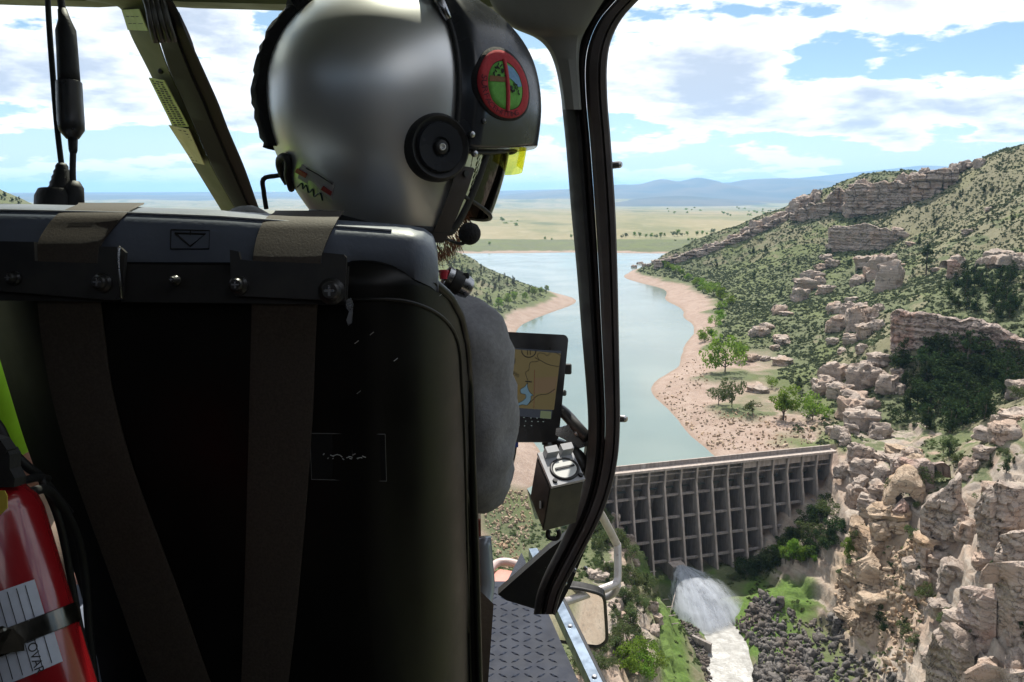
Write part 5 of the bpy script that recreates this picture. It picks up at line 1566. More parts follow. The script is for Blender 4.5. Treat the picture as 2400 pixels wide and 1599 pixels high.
mk('data_plate', slab([at(x, y, float(shell_depth(x, y)) - .0012) for x, y in lab_], AV, .0008), mat('black_decal', (.014, .014, .015), .2), seat)
mk('data_plate_edge', tube([at(x, y, float(shell_depth(x, y)) - .0013) for x, y in lab_ + lab_[:1]], .0005, 4), mat('worn_edge', (.10, .10, .10), .6), seat)
sg = []
for k in range(16):
    x = 745 + k * 6 + rng.uniform(-3, 3); y = 1050 + rng.uniform(-5, 5)
    sg.append(tube([at(x, y, .8025), at(x + rng.uniform(2, 10), y + rng.uniform(-4, 4), .8025)], .0005, 4))
for x, y in ((815,790),(850,770),(690,880),(905,830),(820,905),(1040,695),(1010,680)):
    sg.append(tube([at(x, y, float(shell_depth(x, y)) - .0006), at(x + 9, y - 7, float(shell_depth(x + 9, y - 7)) - .0006)], .0004, 4))
o = mk('scratches', join(*sg), mat('scratch_grey', (.35, .36, .36), .6), seat); o['kind'] = 'stuff'
# seat pan and side frame seen beside the pilot
mk('seat_pan', box(cf(-.24, -.62, 1.08), RV * .22, UV_ * .04, AV * .22, .02), M_VINYL, seat)
mk('seat_pedestal', box(CAMP + (-.24, .93, -.86), (.2, 0, 0), (0, .22, 0), (0, 0, .135), .02), M_BLACK, seat)
mk('side_rail', tube(spline([at(1112, 1235, 1.16), at(1117, 1300, 1.16), at(1120, 1345, 1.16), at(1112, 1400, 1.15), at(1104, 1480, 1.13)], 16), .011, 10), mat('grey_rail', (.36, .40, .46), .3, .3), seat, True)
mk('side_skirt', slab([at(1085, 1200, 1.17), at(1104, 1195, 1.17), at(1108, 1480, 1.15), at(1104, 1620, 1.14), at(1085, 1620, 1.14)], AV, .01), mat('rust_red_trim', (.32, .10, .07), .45), seat)
# ================================================================ FLIGHT HELMET
HC = at(905, 240, 1.05)
PSI = math.radians(60)
Ux = norm(np.array((0, .04, 1.0)) + RV * .06)
Fx = norm(RV * math.sin(PSI) + np.array((0, 1.0, 0)) * math.cos(PSI) + np.array((0, 0, .03)))
Fx = norm(Fx - Ux * np.dot(Fx, Ux))
Rx = np.cross(Fx, Ux)
HA, HB, HCz = .166, .135, .148
def hs(u, v, k=1.0, off=0.0):
    """point of the helmet surface; u degrees from the brow towards the right ear, v degrees from the crown"""
    u = np.radians(np.asarray(u, float)); v = np.asarray(v, float)
    bk = .5 - .5 * np.cos(u)
    low = np.clip((v - 90) / 60.0, 0, 1.4)
    s = np.where(v <= 90, np.sin(np.radians(np.minimum(v, 90))), 1 - (.13 + .17 * bk ** 2) * low ** 2)
    h = np.where(v <= 90, HCz * np.cos(np.radians(np.minimum(v, 90))), -low * .13)
    a = HA
    x = (a * k + off) * np.cos(u) * s; y = (HB * k + off) * np.sin(u) * s; z = h * k + off * np.where(v <= 90, np.cos(np.radians(np.minimum(v, 90))), 0)
    return HC + x[..., None] * Fx + y[..., None] * Rx + z[..., None] * Ux
_ug, _vg = np.meshgrid(np.arange(-90, 271, 1.0), np.arange(2, 170, 1.0), indexing='ij')
def to_px(P):
    d = P - CAMP
    dep = d @ AV
    return (d @ RV / dep * FPX + 1200) / DS, (799.5 - d @ UV_ / dep * FPX) / DS, dep
_tab = {}
def h_uv(dx, dy, off=0.0):
    """helmet coordinates of the point seen at (dx, dy)"""
    if off not in _tab:
        _tab[off] = to_px(hs(_ug, _vg, 1.0, off))
    X_, Y_, D_ = _tab[off]
    e = (X_ - dx) ** 2 + (Y_ - dy) ** 2
    e = np.where(e < 60, e * .02 + (D_ - D_.min()) * 600, e + 1e5)
    k = np.unravel_index(np.argmin(e), e.shape)
    return _ug[k], _vg[k]
M_SILV = mat('silver_helmet_paint', (.700, .705, .690), .36, .78, bump=(260, .03, .0006))
M_HOUS = mat('dark_grey_visor_housing', (.040, .043, .050), .22, .1, var=(7, .2))
M_RUB = mat('black_rubber', (.012, .012, .013), .6, bump=(180, .3))
M_FUZZ = mat('black_fuzz', (.014, .014, .014), .95, bump=(260, .9, .003))
helmet = thing('flight_helmet', HC - Ux * .16, 'silver flight helmet with dark visor housing and round red patch', 'helmet')
U1 = np.concatenate([np.linspace(-180, -75, 40), np.linspace(-73, -47, 16), np.linspace(-45, 45, 24), np.linspace(47, 73, 16), np.linspace(75, 180, 48)])
def vmax(u):
    a = np.abs(u)
    return 84 + (sstep(49, 70, a)) * 80 - sstep(105, 165, a) * 6
G = np.array([hs(np.full(44, u), 1 + (vmax(u) - 1) * np.linspace(0, 1, 44)) for u in U1])
GI = np.array([hs(np.full(44, u), 1 + (vmax(u) - 1) * np.linspace(0, 1, 44), 1.0, -.009) for u in U1])
V1, F1 = grid(G); V2, F2 = grid(GI)
mk('shell', (np.vstack([V1, V2]), np.vstack([F1[:, ::-1], F2 + len(V1)])), M_SILV, helmet, True)
ed = np.array([hs(u, vmax(u), 1.0, -.003) for u in U1])
mk('edge_roll', tube(ed, .0065, 8, False), M_RUB, helmet, True)
# fuzzy strip down the back
G = np.array([hs(np.full(30, u), np.linspace(44, 122, 30), 1.0, o) for u, o in ((178, -.002), (180, .010), (186, .013), (196, .014), (206, .013), (214, .010), (216, -.002))])
V1, F1 = grid(G)
V1 = V1 + (fbm(V1[:, 0] * 180, V1[:, 1] * 180, V1[:, 2] * 180, s=7, o=2)[:, None] - .5) * norm(V1.mean(0) - HC) * .010
mk('hook_and_loop_strip', (V1, F1), M_FUZZ, helmet, True)
G = np.array([hs(np.linspace(178, 216, 12), np.full(12, v), 1.0, o) for v, o in ((41, .002), (42, .017), (46, .020), (50, .017), (51, .002))])
mk('strip_end', grid(G), M_FUZZ, helmet, True)
# visor housing
def vlow(u):
    return 112 + 7 * sstep(25, 75, np.abs(u))
def hoff(u, v):
    e = sstep(80, 73, np.abs(u))
    ee = e * sstep(10, 16, v) * (1 - .75 * sstep(vlow(u) - 3.5, vlow(u), v))
    return .001 + .0165 * ee + .020 * ee * sstep(75, 20, np.abs(u)) * sstep(20, 70, v)
Uh = np.concatenate([np.linspace(-80, -74, 5), np.linspace(-70, 70, 50), np.linspace(74, 80, 5)])
G = []
for u in Uh:
    e = sstep(80, 73, abs(u))
    row = []
    vs = np.concatenate([np.linspace(10, 16, 5), np.linspace(19, vlow(u) - 5, 34), np.linspace(vlow(u) - 4, vlow(u), 5)])
    for v in vs:
        row.append(hs(u, v, 1.0, hoff(u, v)))
    G.append(row)
V1, F1 = grid(np.array(G))
mk('visor_housing', (V1, F1[:, ::-1]), M_HOUS, helmet, True)
mk('housing_edge', tube([hs(80.3, v, 1.0, .003) for v in np.linspace(12, 112, 40)], .0035, 8), M_RUB, helmet, True)
lowp = [hs(u, vlow(u), 1.0, .008) for u in np.linspace(-78, 78, 50)]
mk('housing_lip', tube(lowp, .0025, 8), M_RUB, helmet, True)
# lock on the crown
lockc = [h_uv(x, y) for x, y in ((950, 2), (1012, 8), (1046, 60), (1058, 110), (1040, 100), (1010, 62), (975, 50), (952, 60))]
def on_helmet(pts_, off, th, name, m, parent=helmet, sub=None):
    P = np.array([hs(u, v, 1.0, off) for u, v in pts_])
    n = norm(P.mean(0) - HC)
    return mk(name, slab(P, n, th), m, parent)
G = np.array([hs(np.linspace(58, 86, 14), np.full(14, v), 1.0, o) for v, o in ((12, .0), (13, .020), (20, .026), (30, .024), (36, .018), (37, 0))])
mk('visor_lock', grid(G), M_RUB, helmet, True)
mk('lock_latch', tube([hs(80, 34, 1, .014), hs(84, 44, 1, .010), hs(81, 54, 1, .006)], [.008, .007, .004], 8), M_STEEL, helmet, True)
# yellow and smoke visors
def lens(name, col, tr_, k, vtop, vbot, umax, taper, rough=.05):
    m = bpy.data.materials.new(name + '_tint'); m.use_nodes = True
    t = NT(m.node_tree); t.n.clear()
    tb = t.node('ShaderNodeBsdfTransparent'); tb.inputs[0].default_value = (*col, 1)
    gl = t.node('ShaderNodeBsdfGlossy'); gl.inputs['Roughness'].default_value = rough
    df = t.node('ShaderNodeBsdfTranslucent'); df.inputs[0].default_value = (*col, 1)
    lw = t.node('ShaderNodeFresnel'); lw.inputs[0].default_value = 1.5
    m1 = t.node('ShaderNodeMixShader'); m1.inputs[0].default_value = tr_
    t.l.new(tb.outputs[0], m1.inputs[1]); t.l.new(df.outputs[0], m1.inputs[2])
    m2 = t.node('ShaderNodeMixShader'); t.put(m2.inputs[0], t.math('MULTIPLY', lw.outputs[0], .35 if tr_ > .11 else 1.0))
    t.l.new(m1.outputs[0], m2.inputs[1]); t.l.new(gl.outputs[0], m2.inputs[2])
    o = t.node('ShaderNodeOutputMaterial'); t.l.new(m2.outputs[0], o.inputs[0])
    G = []
    for u in np.linspace(-umax, umax, 40):
        vb = vbot - taper * (abs(u) / umax) ** 2
        G.append([hs(u, v, k) for v in np.linspace(vtop, vb, 16)])
    o = mk(name, grid(np.array(G)), m, helmet, True)
    return o
lens('yellow_visor', (1.0, .93, .16), .12, 1.14, 104, 121, 44, 2)
lens('smoke_visor', (.010, .009, .008), .10, 1.0, 106, 156, 72, 14)
vb_ = [hs(u, 156 - 14 * (abs(u) / 72) ** 2, 1.0) for u in np.linspace(-72, 72, 40)]
mk('visor_edge', tube(vb_, .0028, 8), M_RUB, helmet, True)
# ear knob
kc = hs(90, 118.5, 1.0, -.012) + Fx * .006
kn = mk('ear_knob', lathe([(.040, -.004), (.041, .012), (.0385, .020), (.036, .022), (.031, .019), (.029, .018)], kc, Rx, 40), M_RUB, helmet, True, sharp=40)
mk('knob_disc', lathe([(.0295, .010), (.0295, .021), (.028, .0235), (.012, .0225), (.0115, .019)], kc, Rx, 36), M_HOUS, kn, True, sharp=40)
mk('knob_hub', lathe([(.0085, .015), (.0085, .0245), (.0065, .026)], kc, Rx, 24), M_RUB, kn, True)
mk('knob_pin', lathe([(.0042, .02), (.0042, .0275), (.0028, .0275), (.0026, .0262)], kc, Rx, 16), M_WHITE, kn, True)
for x, y, r, m in ((1090,312,.0042,M_STEEL),(1098,357,.0042,M_STEEL),(1168,315,.0065,M_WHITE),(1118,280,.004,M_HOUS)):
    u, v = h_uv(x, y, .0175)
    p = hs(u, v, 1.0, .0165); n = norm(hs(u, v, 1.0, .03) - p)
    mk('screw', lathe([(r, -.002), (r, .002), (r * .7, .0035)], p, n, 14), m, helmet, True)
# strap tab at the cheek
G = np.array([hs(np.linspace(68, 78, 7) + (v - 130) * .12, np.full(7, v), 1.0, o) for v, o in ((127, .002), (128, .006), (140, .007), (155, .007), (168, .006), (171, .004))])
mk('cheek_strap', grid(G), M_SEAL, helmet, True)
mk('cheek_strap_snap', lathe([(.004, 0), (.004, .003)], hs(73, 131, 1, .006), norm(hs(73, 131, 1, .02) - hs(73, 131)), 12), M_BLACK, helmet)
# stickers, buckle and cable at the nape
def sticker(poly, m, name, off=.0012):
    P = np.array([hs(*h_uv(x, y), 1.0, off) for x, y in poly])
    n = norm(np.cross(P[1] - P[0], P[-1] - P[0])); n = n if np.dot(n, P.mean(0) - HC) > 0 else -n
    return mk(name, slab(P, n, .0008), m, helmet)
M_REDL = mat('red_print', (.36, .03, .035), .5)
M_PALE = mat('pale_sticker', (.42, .40, .40), .5)
st = sticker([(690,382),(768,430),(760,462),(680,412)], M_PALE, 'warning_sticker')
for poly in ([(682,393),(704,406),(700,414),(678,402)], [(740,432),(762,446),(758,456),(737,442)]):
    sticker(poly, M_REDL, 'sticker_band', .0024)
mk('sticker_line', tube([hs(*h_uv(x, y), 1.0, .0028) for x, y in ((703,392),(730,408),(764,430))], .0007, 4), M_BLACK, helmet)
mk('script_mark', tube(spline([hs(*h_uv(x, y), 1.0, .0012) for x, y in ((680,436),(688,424),(693,440),(700,430),(704,446),(714,438),(718,456),(730,448),(736,466))], 40), .0009, 5), mat('teal_ink', (.02, .06, .05), .5), helmet)
bk = [hs(*h_uv(x, y), 1.0, .006) for x, y in ((655,432),(650,405),(645,385),(647,370),(656,364),(664,372),(665,390),(664,410),(672,440))]
mk('nape_buckle', tube(spline(bk, 30), .0045, 8), M_RUB, helmet, True)
mk('helmet_cable', tube(spline([hs(214, 122, 1, .004), hs(214, 135, 1, .012), at(607, 410, 1.04), at(606, 440, 1.05), at(612, 480, 1.06)], 20), .0032, 8), M_RUB, helmet, True)

# round patch on the housing
pu, pv_ = 50.0, 78.0
PRAD = .0455
def onh(u, v, h):
    return hs(u, v, 1.0, hoff(u, v) + h)
_u, _v = np.meshgrid(np.arange(20, 72, .5), np.arange(40, 105, .5), indexing='ij')
_X, _Y, _D = to_px(hs(_u, _v, 1.0, hoff(_u, _v)))
_k = np.unravel_index(np.argmin((_X - 1160) ** 2 + (_Y - 199) ** 2 + np.where(_D > _D.min() + .12, 1e5, 0)), _X.shape)
pu, pv_ = float(_u[_k]), float(_v[_k])
PC = onh(pu, pv_, .001)
pdu = PRAD / np.linalg.norm(hs(pu + .5, pv_, 1.0, .028) - hs(pu - .5, pv_, 1.0, .028)); pdv = PRAD / np.linalg.norm(hs(pu, pv_ + .5, 1.0, .028) - hs(pu, pv_ - .5, 1.0, .028))
pn = norm(np.cross(onh(pu + .5, pv_, 0) - PC, onh(pu, pv_ - .5, 0) - PC)); pn = pn if np.dot(pn, PC - HC) > 0 else -pn
pup = norm(Ux - pn * np.dot(Ux, pn))
def pat(p, q, h=0.0):
    """point of the patch, p right and q up in units of its radius; it follows the housing"""
    return onh(pu - p * pdu, pv_ - q * pdv, .0012 + h)
def disc(r0, r1, h, m, name, parent, n=48, thick=.0012):
    a = np.linspace(0, 2 * math.pi, n, endpoint=False)
    k = [pat(r1 * math.cos(q), r1 * math.sin(q), h - thick) for q in a], [pat(r1 * math.cos(q), r1 * math.sin(q), h) for q in a]
    rings = [k[0], k[1]]
    for f in ((.75, .5, .25, .02) if r0 == 0 else (.66, .33, 0)):
        rr_ = r0 + (r1 - r0) * f
        rings.append([pat(rr_ * math.cos(q), rr_ * math.sin(q), h) for q in a])
    V, F = grid(np.array(rings), closed_v=True)
    return mk(name, (V, F), m, parent, True)
M_THR = lambda n, c: mat(n, c, .85, bump=(900, .4, .001), var=(200, .2))
M_PRED = M_THR('red_thread', (.40, .025, .035)); M_PGRN = M_THR('green_thread', (.12, .36, .06)); M_PBLU = M_THR('blue_thread', (.16, .32, .52)); M_PBRN = M_THR('brown_thread', (.18, .085, .035)); M_PBLK = M_THR('black_thread', (.012, .010, .012)); M_PDRED = M_THR('maroon_thread', (.085, .006, .016)); M_PWHT = M_THR('white_thread', (.6, .6, .66))
patch = thing('embroidered_patch', PC - pup * PRAD, 'round embroidered patch with red ring and bar over green on the helmet', 'patch')
disc(0, 1.10, .0010, M_PBLK, 'backing', patch)
ringo = disc(.70, 1.0, .0020, M_PRED, 'red_ring', patch)
disc(0, .68, .0018, M_PGRN, 'green_field', patch)
def pshape(poly, h, m, name, parent=patch):
    V = [pat(p, q, h) for p, q in poly] + [pat(p, q, h - .001) for p, q in poly]
    n = len(poly)
    return mk(name, (V, [list(range(n)), list(range(n, 2 * n))[::-1]] + [[i, (i + 1) % n, (i + 1) % n + n, i + n] for i in range(n)]), m, parent)
pshape([(.10,.60),(.34,.55),(.55,.36),(.64,.10),(.50,.05),(.30,.18),(.12,.25)], .0026, M_PBLU, 'blue_corner')
pshape([(-.62,.20),(-.40,.22),(0,.24),(.02,.12),(-.3,.08),(-.66,.04)], .0026, M_PBRN, 'brown_bough')
fl_ = []
r5 = np.random.default_rng(5)
for _ in range(34):
    a_, b_ = (r5.uniform(-.5, .0), r5.uniform(.24, .58)) if r5.random() < .62 else (r5.uniform(.12, .55), r5.uniform(-.25, .12))
    if a_ * a_ + b_ * b_ > .40: continue
    an = r5.uniform(0, 3.1); l_ = r5.uniform(.03, .06)
    fl_.append(slab([pat(a_ + l_ * math.cos(an) * s_ + .018 * math.sin(an) * k_, b_ + l_ * math.sin(an) * s_ - .018 * math.cos(an) * k_, .0027) for s_, k_ in ((-1, -1), (1, -1), (1, 1), (-1, 1))], pn, .0005))
o = mk('leaf_stitches', join(*fl_), M_PBLK, patch); o['kind'] = 'stuff'
G = np.array([[pat(p + .02 * q_, -q_ * .74, h) for p, h in ((-.03, .002), (-.03, .0036), (.03, .0038), (.09, .0036), (.09, .002))] for q_ in np.linspace(-1, 1, 14)])
mk('red_bar', grid(G), M_PRED, patch, True)
def text_geo(s, size=1.0):
    cu = bpy.data.curves.new('txt', 'FONT'); cu.body = s; cu.size = size; cu.extrude = 0; cu.align_x = 'CENTER'; cu.align_y = 'CENTER'
    ob = bpy.data.objects.new('txt', cu); COL.objects.link(ob)
    dg = bpy.context.evaluated_depsgraph_get(); dg.update()
    me = bpy.data.meshes.new_from_object(ob.evaluated_get(dg))
    V = np.array([v.co[:] for v in me.vertices]); F = [list(p.vertices) for p in me.polygons]
    bpy.data.objects.remove(ob); bpy.data.curves.remove(cu); bpy.data.meshes.remove(me)
    return V, F
def ring_text(s, a0, a1, h, inward):
    gs = []
    for k, ch in enumerate(s):
        if ch == ' ': continue
        a = math.radians(a0 + (a1 - a0) * k / (len(s) - 1.0))
        V, F = text_geo(ch, .27)
        rd = np.array((math.cos(a), math.sin(a)))
        up2 = -rd if inward else rd
        rt2 = np.array((up2[1], -up2[0]))
        gs.append((np.array([pat(*(rd * .85 + rt2 * x * 1.1 + up2 * y), h) for x, y, _ in V]), F))
    return join(*gs)
mk('lettering', ring_text('SURFACE', 172, 238, .0027, True), M_PDRED, ringo)
mk('lettering', ring_text('HITTING', 250, 300, .0027, True), M_PDRED, ringo)

# ================================================================ PILOT
M_SKIN = mat('skin', (.46, .25, .18), .55, bump=(120, .2), var=(20, .2))
M_SHIRT = mat('heather_grey_shirt', (.215, .215, .225), .9, bump=(300, .25), var=(160, .22))
M_TROU = mat('khaki_trousers', (.24, .18, .13), .9, bump=(200, .4), var=(20, .2))
def skinned(name, joints, links, m, parent, org, sub=2, root=0):
    me = bpy.data.meshes.new(name)
    me.from_pydata([tuple(np.asarray(j[0]) - org) for j in joints], links, [])
    me.materials.append(m)
    o = bpy.data.objects.new(name, me)
    po = ORG[parent.name] if parent is not None else np.zeros(3)
    o.location = tuple(org - po); link(o, parent); ORG[o.name] = np.array(org)
    md = o.modifiers.new('skin', 'SKIN'); md.use_smooth_shade = True; md.branch_smoothing = .6
    lay = me.skin_vertices[0].data
    for i, j in enumerate(joints):
        r = j[1]
        lay[i].radius = (r, r) if np.isscalar(r) else r
        lay[i].use_root = i == root
    sb = o.modifiers.new('smooth', 'SUBSURF'); sb.levels = sub; sb.render_levels = sub
    return o
def hand(c, fwd, side, palm, s=1.0):
    """joints of five fingers closing on a grip, rooted in the palm"""
    out_j, out_l = [], []
    for k, (off, ln) in enumerate(((-.030, .066), (-.010, .074), (.010, .070), (.029, .056))):
        b0 = c + fwd * .045 + side * off
        p = [b0, b0 + fwd * ln * .45 + palm * .012, b0 + fwd * ln * .55 + palm * .040, b0 + fwd * ln * .25 + palm * .055]
        i0 = len(out_j)
        out_j += [(q, r) for q, r in zip(p, (.0095, .009, .0085, .0075))]
        out_l += [('R', i0), (i0, i0 + 1), (i0 + 1, i0 + 2), (i0 + 2, i0 + 3)]
    b0 = c + fwd * .005 - side * .038 + palm * .008
    i0 = len(out_j)
    out_j += [(b0, .012), (b0 + fwd * .028 - side * .012 + palm * .020, .0105), (b0 + fwd * .045 + side * .004 + palm * .042, .009)]
    out_l += [('R', i0), (i0, i0 + 1), (i0 + 1, i0 + 2)]
    return out_j, out_l
def person(org, J, label, m_body):
    e = thing('person', org, label, 'person')
    names = list(J)
    joints = [J[k] for k in names]; ix = {k: i for i, k in enumerate(names)}
    L = [('pelvis', 'belly'), ('belly', 'chest'), ('chest', 'neck'), ('neck', 'skull'), ('skull', 'jaw')]
    for s in 'rl':
        L += [('chest', 'sh_' + s), ('sh_' + s, 'el_' + s), ('el_' + s, 'wr_' + s), ('wr_' + s, 'pa_' + s), ('pelvis', 'hip_' + s), ('hip_' + s, 'kn_' + s), ('kn_' + s, 'an_' + s), ('an_' + s, 'to_' + s)]
    links = [(ix[a], ix[b]) for a, b in L]
    for s in 'rl':
        w_, p_ = np.asarray(J['wr_' + s][0]), np.asarray(J['pa_' + s][0])
        f = norm(p_ - w_); sd_ = norm(np.cross(f, (0, 0, 1))) * (1 if s == 'r' else -1); pl_ = norm(np.cross(sd_, f)) * (1 if s == 'r' else -1)
        pl_ = pl_ if pl_[2] < 0 else -pl_
        hj, hl = hand(p_ - f * .02, f, -sd_, pl_)
        n0 = len(joints); joints += hj
        for a, b in hl:
            links.append((ix['pa_' + s] if a == 'R' else a + n0, b + n0))
    body = skinned('body', joints, links, m_body, e, np.asarray(org, float), 2, ix['pelvis'])
    return e, ix
jaw = HC + Fx * .058 - Ux * .150
SH_R, SH_L = at(1072, 742, 1.03), at(590, 520, 1.10)
EL_R = at(1083, 1120, 1.08)
CH = (SH_R + SH_L) / 2 + np.array((0, .02, -.06))
PEL = CAMP + (-.25, 1.02, -.62)
J = {'pelvis': (PEL, (.16, .11)), 'belly': (PEL * .5 + CH * .5 + (0, .03, 0), (.15, .11)), 'chest': (CH, (.155, .10)), 'neck': ((HC - Ux * .185 - Fx * .02) * .8 + CH * .2, .055), 'skull': (HC - Ux * .02 - Fx * .01, .088), 'jaw': (jaw, .045),
     'sh_r': (SH_R, .058), 'el_r': (EL_R, .045), 'wr_r': (CAMP + (-.055, 1.40, -.50), .027), 'pa_r': (CAMP + (-.075, 1.475, -.48), (.038, .018)),
     'sh_l': (SH_L, .058), 'el_l': (CAMP + (-.52, 1.15, -.38), .045), 'wr_l': (CAMP + (-.50, 1.36, -.56), .027), 'pa_l': (CAMP + (-.50, 1.44, -.58), (.038, .018)),
     'hip_r': (PEL + (.11, .06, -.02), .095), 'kn_r': (CAMP + (-.13, 1.50, -.60), .062), 'an_r': (CAMP + (-.14, 1.72, -.93), .04), 'to_r': (CAMP + (-.14, 1.86, -.965), .035),
     'hip_l': (PEL + (-.11, .06, -.02), .095), 'kn_l': (CAMP + (-.40, 1.50, -.60), .062), 'an_l': (CAMP + (-.40, 1.72, -.93), .04), 'to_l': (CAMP + (-.40, 1.86, -.965), .035)}
pilot, _ = person(PEL + (0, 0, -.12), J, 'pilot in grey shirt strapped into the seat, head turned to the right', M_SKIN)
porg = np.array(ORG[pilot.name])
elr2 = EL_R * .88 + SH_R * .12
shirt = skinned('shirt', [(PEL + (0, 0, .03), (.175, .125)), (PEL * .5 + CH * .5 + (0, .03, 0), (.165, .125)), (CH, (.168, .115)), ((HC - Ux * .2 - Fx * .02) * .45 + CH * .55, .078), (SH_R, .073), (SH_R * .5 + EL_R * .5 + RV * .012, .066), (EL_R + (0, 0, .012), .058), (EL_R * .90 + np.asarray(J['wr_r'][0]) * .10 - (0, 0, .012), .054), (SH_L, .074), (SH_L * .5 + np.asarray(J['el_l'][0]) * .5, .064), (np.asarray(J['el_l'][0]), .056)],
                [(0, 1), (1, 2), (2, 3), (2, 4), (4, 5), (5, 6), (6, 7), (2, 8), (8, 9), (9, 10)], M_SHIRT, pilot, porg, 3)
tx = bpy.data.textures.new('cloth_folds', 'CLOUDS'); tx.noise_scale = .055; tx.noise_depth = 3
dm = shirt.modifiers.new('folds', 'DISPLACE'); dm.texture = tx; dm.strength = .032; dm.mid_level = .5
trou = skinned('trousers', [(PEL + (0, 0, -.01), (.178, .125)), (PEL + (.11, .06, -.02), .105), (np.asarray(J['kn_r'][0]), .074), (np.asarray(J['an_r'][0]) + (0, -.02, .04), .056), (PEL + (-.11, .06, -.02), .105), (np.asarray(J['kn_l'][0]), .074), (np.asarray(J['an_l'][0]) + (0, -.02, .04), .056)], [(0, 1), (1, 2), (2, 3), (0, 4), (4, 5), (5, 6)], M_TROU, pilot, porg, 2)
# ginger beard along the jaw
r6 = np.random.default_rng(6)
nb = 2600
d_ = r6.normal(size=(nb, 3)); d_ /= np.linalg.norm(d_, axis=1)[:, None]
base_ = jaw + Ux * .012 + (d_ * np.array((.052, .050, .062))) @ np.array([Fx, Rx, Ux])
dirv = norm(Fx * .35 - Ux) + r6.normal(size=(nb, 3)) * .30 + (d_ @ np.array([Fx, Rx, Ux])) * .35
ln_ = r6.uniform(.007, .016, nb)[:, None]
sd_ = np.cross(dirv, r6.normal(size=(nb, 3))); sd_ /= np.linalg.norm(sd_, axis=1)[:, None]
V = np.stack([base_ - sd_ * .0008, base_ + sd_ * .0008, base_ + dirv * ln_], 1).reshape(-1, 3)
mk('beard', (V, np.arange(3 * nb).reshape(-1, 3)), mat('ginger_hair', (.380, .185, .100), .6, var=(60, .45)), pilot)
# collar and neck are covered by the shirt; boom microphone
mic = thing('boom_microphone', at(1079, 560, .99), 'round black foam microphone in front of the beard', 'microphone')
mcn = at(1079, 537, .935)
v_, f_ = lathe([(.0132 * math.sin(a), -.0132 * math.cos(a)) for a in np.linspace(.05, math.pi - .05, 14)], mcn, (0, 0, 1), 22)
v_ = v_ + (fbm(v_[:, 0] * 700, v_[:, 1] * 700, v_[:, 2] * 700, s=3, o=2)[:, None] - .5) * .0016
mk('foam_ball', (v_, f_), M_FUZZ, mic, True)
mk('boom', tube(spline([mcn, mcn - Fx * .012 - Ux * .010 - AV * -.02, jaw + Fx * .02 - Ux * .02], 12), .0022, 8), M_RUB, mic, True)
# small radio clipped on the shoulder
rad = thing('shoulder_radio', at(1055, 672, .96), 'small silver and black device clipped on the pilot shoulder', 'radio')
rc = at(1052, 650, .965); ra = norm(RV * .80 - UV_ * .42 + AV * .3)
mk('case', lathe([(.010, -.0185), (.0135, -.017), (.0140, .010), (.0125, .016), (.009, .018)], rc, ra, 18), M_STEEL, rad, True, sharp=30)
mk('grip_band', lathe([(.0142, -.010), (.0148, -.009), (.0148, .003), (.0142, .004)], rc, ra, 18), M_RUB, rad, True, sharp=30)
mk('knob', box(at(1072, 634, .96), RV * .0035, UV_ * .0035, AV * .0035, .001), M_RUB, rad)
mk('clip', box(at(1030, 642, .955), RV * .003, UV_ * .007, AV * .003, .001), M_RUB, rad)
rp = thing('red_cap', at(1020, 644, .95), 'small red plastic cap between the cushion and the shoulder radio', 'cap')
mk('cap_body', lathe([(.0050, 0), (.0058, .008), (.0064, .0085), (.0064, .0105), (.0055, .011)], at(1020, 642, .95), UV_, 14), mat('red_plastic', (.50, .03, .05), .35), rp, True, sharp=30)
# ================================================================ CABIN EQUIPMENT
# ---- tablet with the moving map
def ZT(x, y): return ((1160 + x / 5.225) / DS, (760 + y / 5.225) / DS)
tl, tr_, br_, bl = at(1150, 762, 1.30), at(1307, 770, 1.34), at(1283, 1016, 1.30), None
bl = tl + (br_ - tr_)
tn = norm(np.cross(tr_ - tl, bl - tl)); tn = tn if np.dot(tn, AV) < 0 else -tn
tablet = thing('tablet', (bl + br_) / 2, 'portrait tablet in a black case showing a tan moving map', 'tablet')
ex, ey = (tr_ - tl), (bl - tl)
ctr_t = (tl + br_) / 2
def rr_poly(c, hx, hy, r, n=5):
    lx, ly = np.linalg.norm(hx), np.linalg.norm(hy); ux, uy = hx / lx, hy / ly
    P = []
    for sx, sy, a0 in ((1, 1, 0), (-1, 1, 90), (-1, -1, 180), (1, -1, 270)):
        for k in range(n):
            a = math.radians(a0 + 90 * k / (n - 1))
            P.append(c + ux * (sx * (lx - r) + r * math.cos(a)) + uy * (sy * (ly - r) + r * math.sin(a)))
    return np.array(P)
mk('case', slab(rr_poly(ctr_t, ex / 2, ey / 2, .010) + tn * .0, -tn, .014), M_SATIN, tablet)
def emis(name, col, e):
    m = mat(name, tuple(q * .25 for q in col), .22, spec=.5)
    b = m.node_tree.nodes['Principled BSDF']
    b.inputs['Emission Color'].default_value = (*col, 1); b.inputs['Emission Strength'].default_value = e
    return m
def tp(x, y, h):
    return ray_plane(*ZT(x, y), ctr_t + tn * h, tn)
def tflat(poly, h, m, name, parent):
    return mk(name, slab([tp(x, y, h) for x, y in poly], tn, .0003), m, parent)
scr = tflat([(60,285),(812,330),(688,1165),(20,1100)], .0012, emis('screen_dark', (.03, .035, .045), .5), 'screen', tablet)
tflat([(66,292),(806,360),(722,1050),(552,1045),(45,1010)], .0018, emis('map_tan', (.150, .122, .060), .30), 'map_sheet', scr)
tflat([(480,660),(770,640),(735,840),(480,850)], .0023, emis('map_rose', (.160, .115, .070), .30), 'map_tint', scr)
tflat([(180,760),(320,740),(300,860),(190,920)], .0023, emis('map_gold', (.165, .122, .045), .30), 'map_tint', scr)
tflat([(560,1060),(690,1070),(684,1160),(552,1150)], .0019, emis('map_green', (.10, .12, .07), .5), 'map_inset', scr)
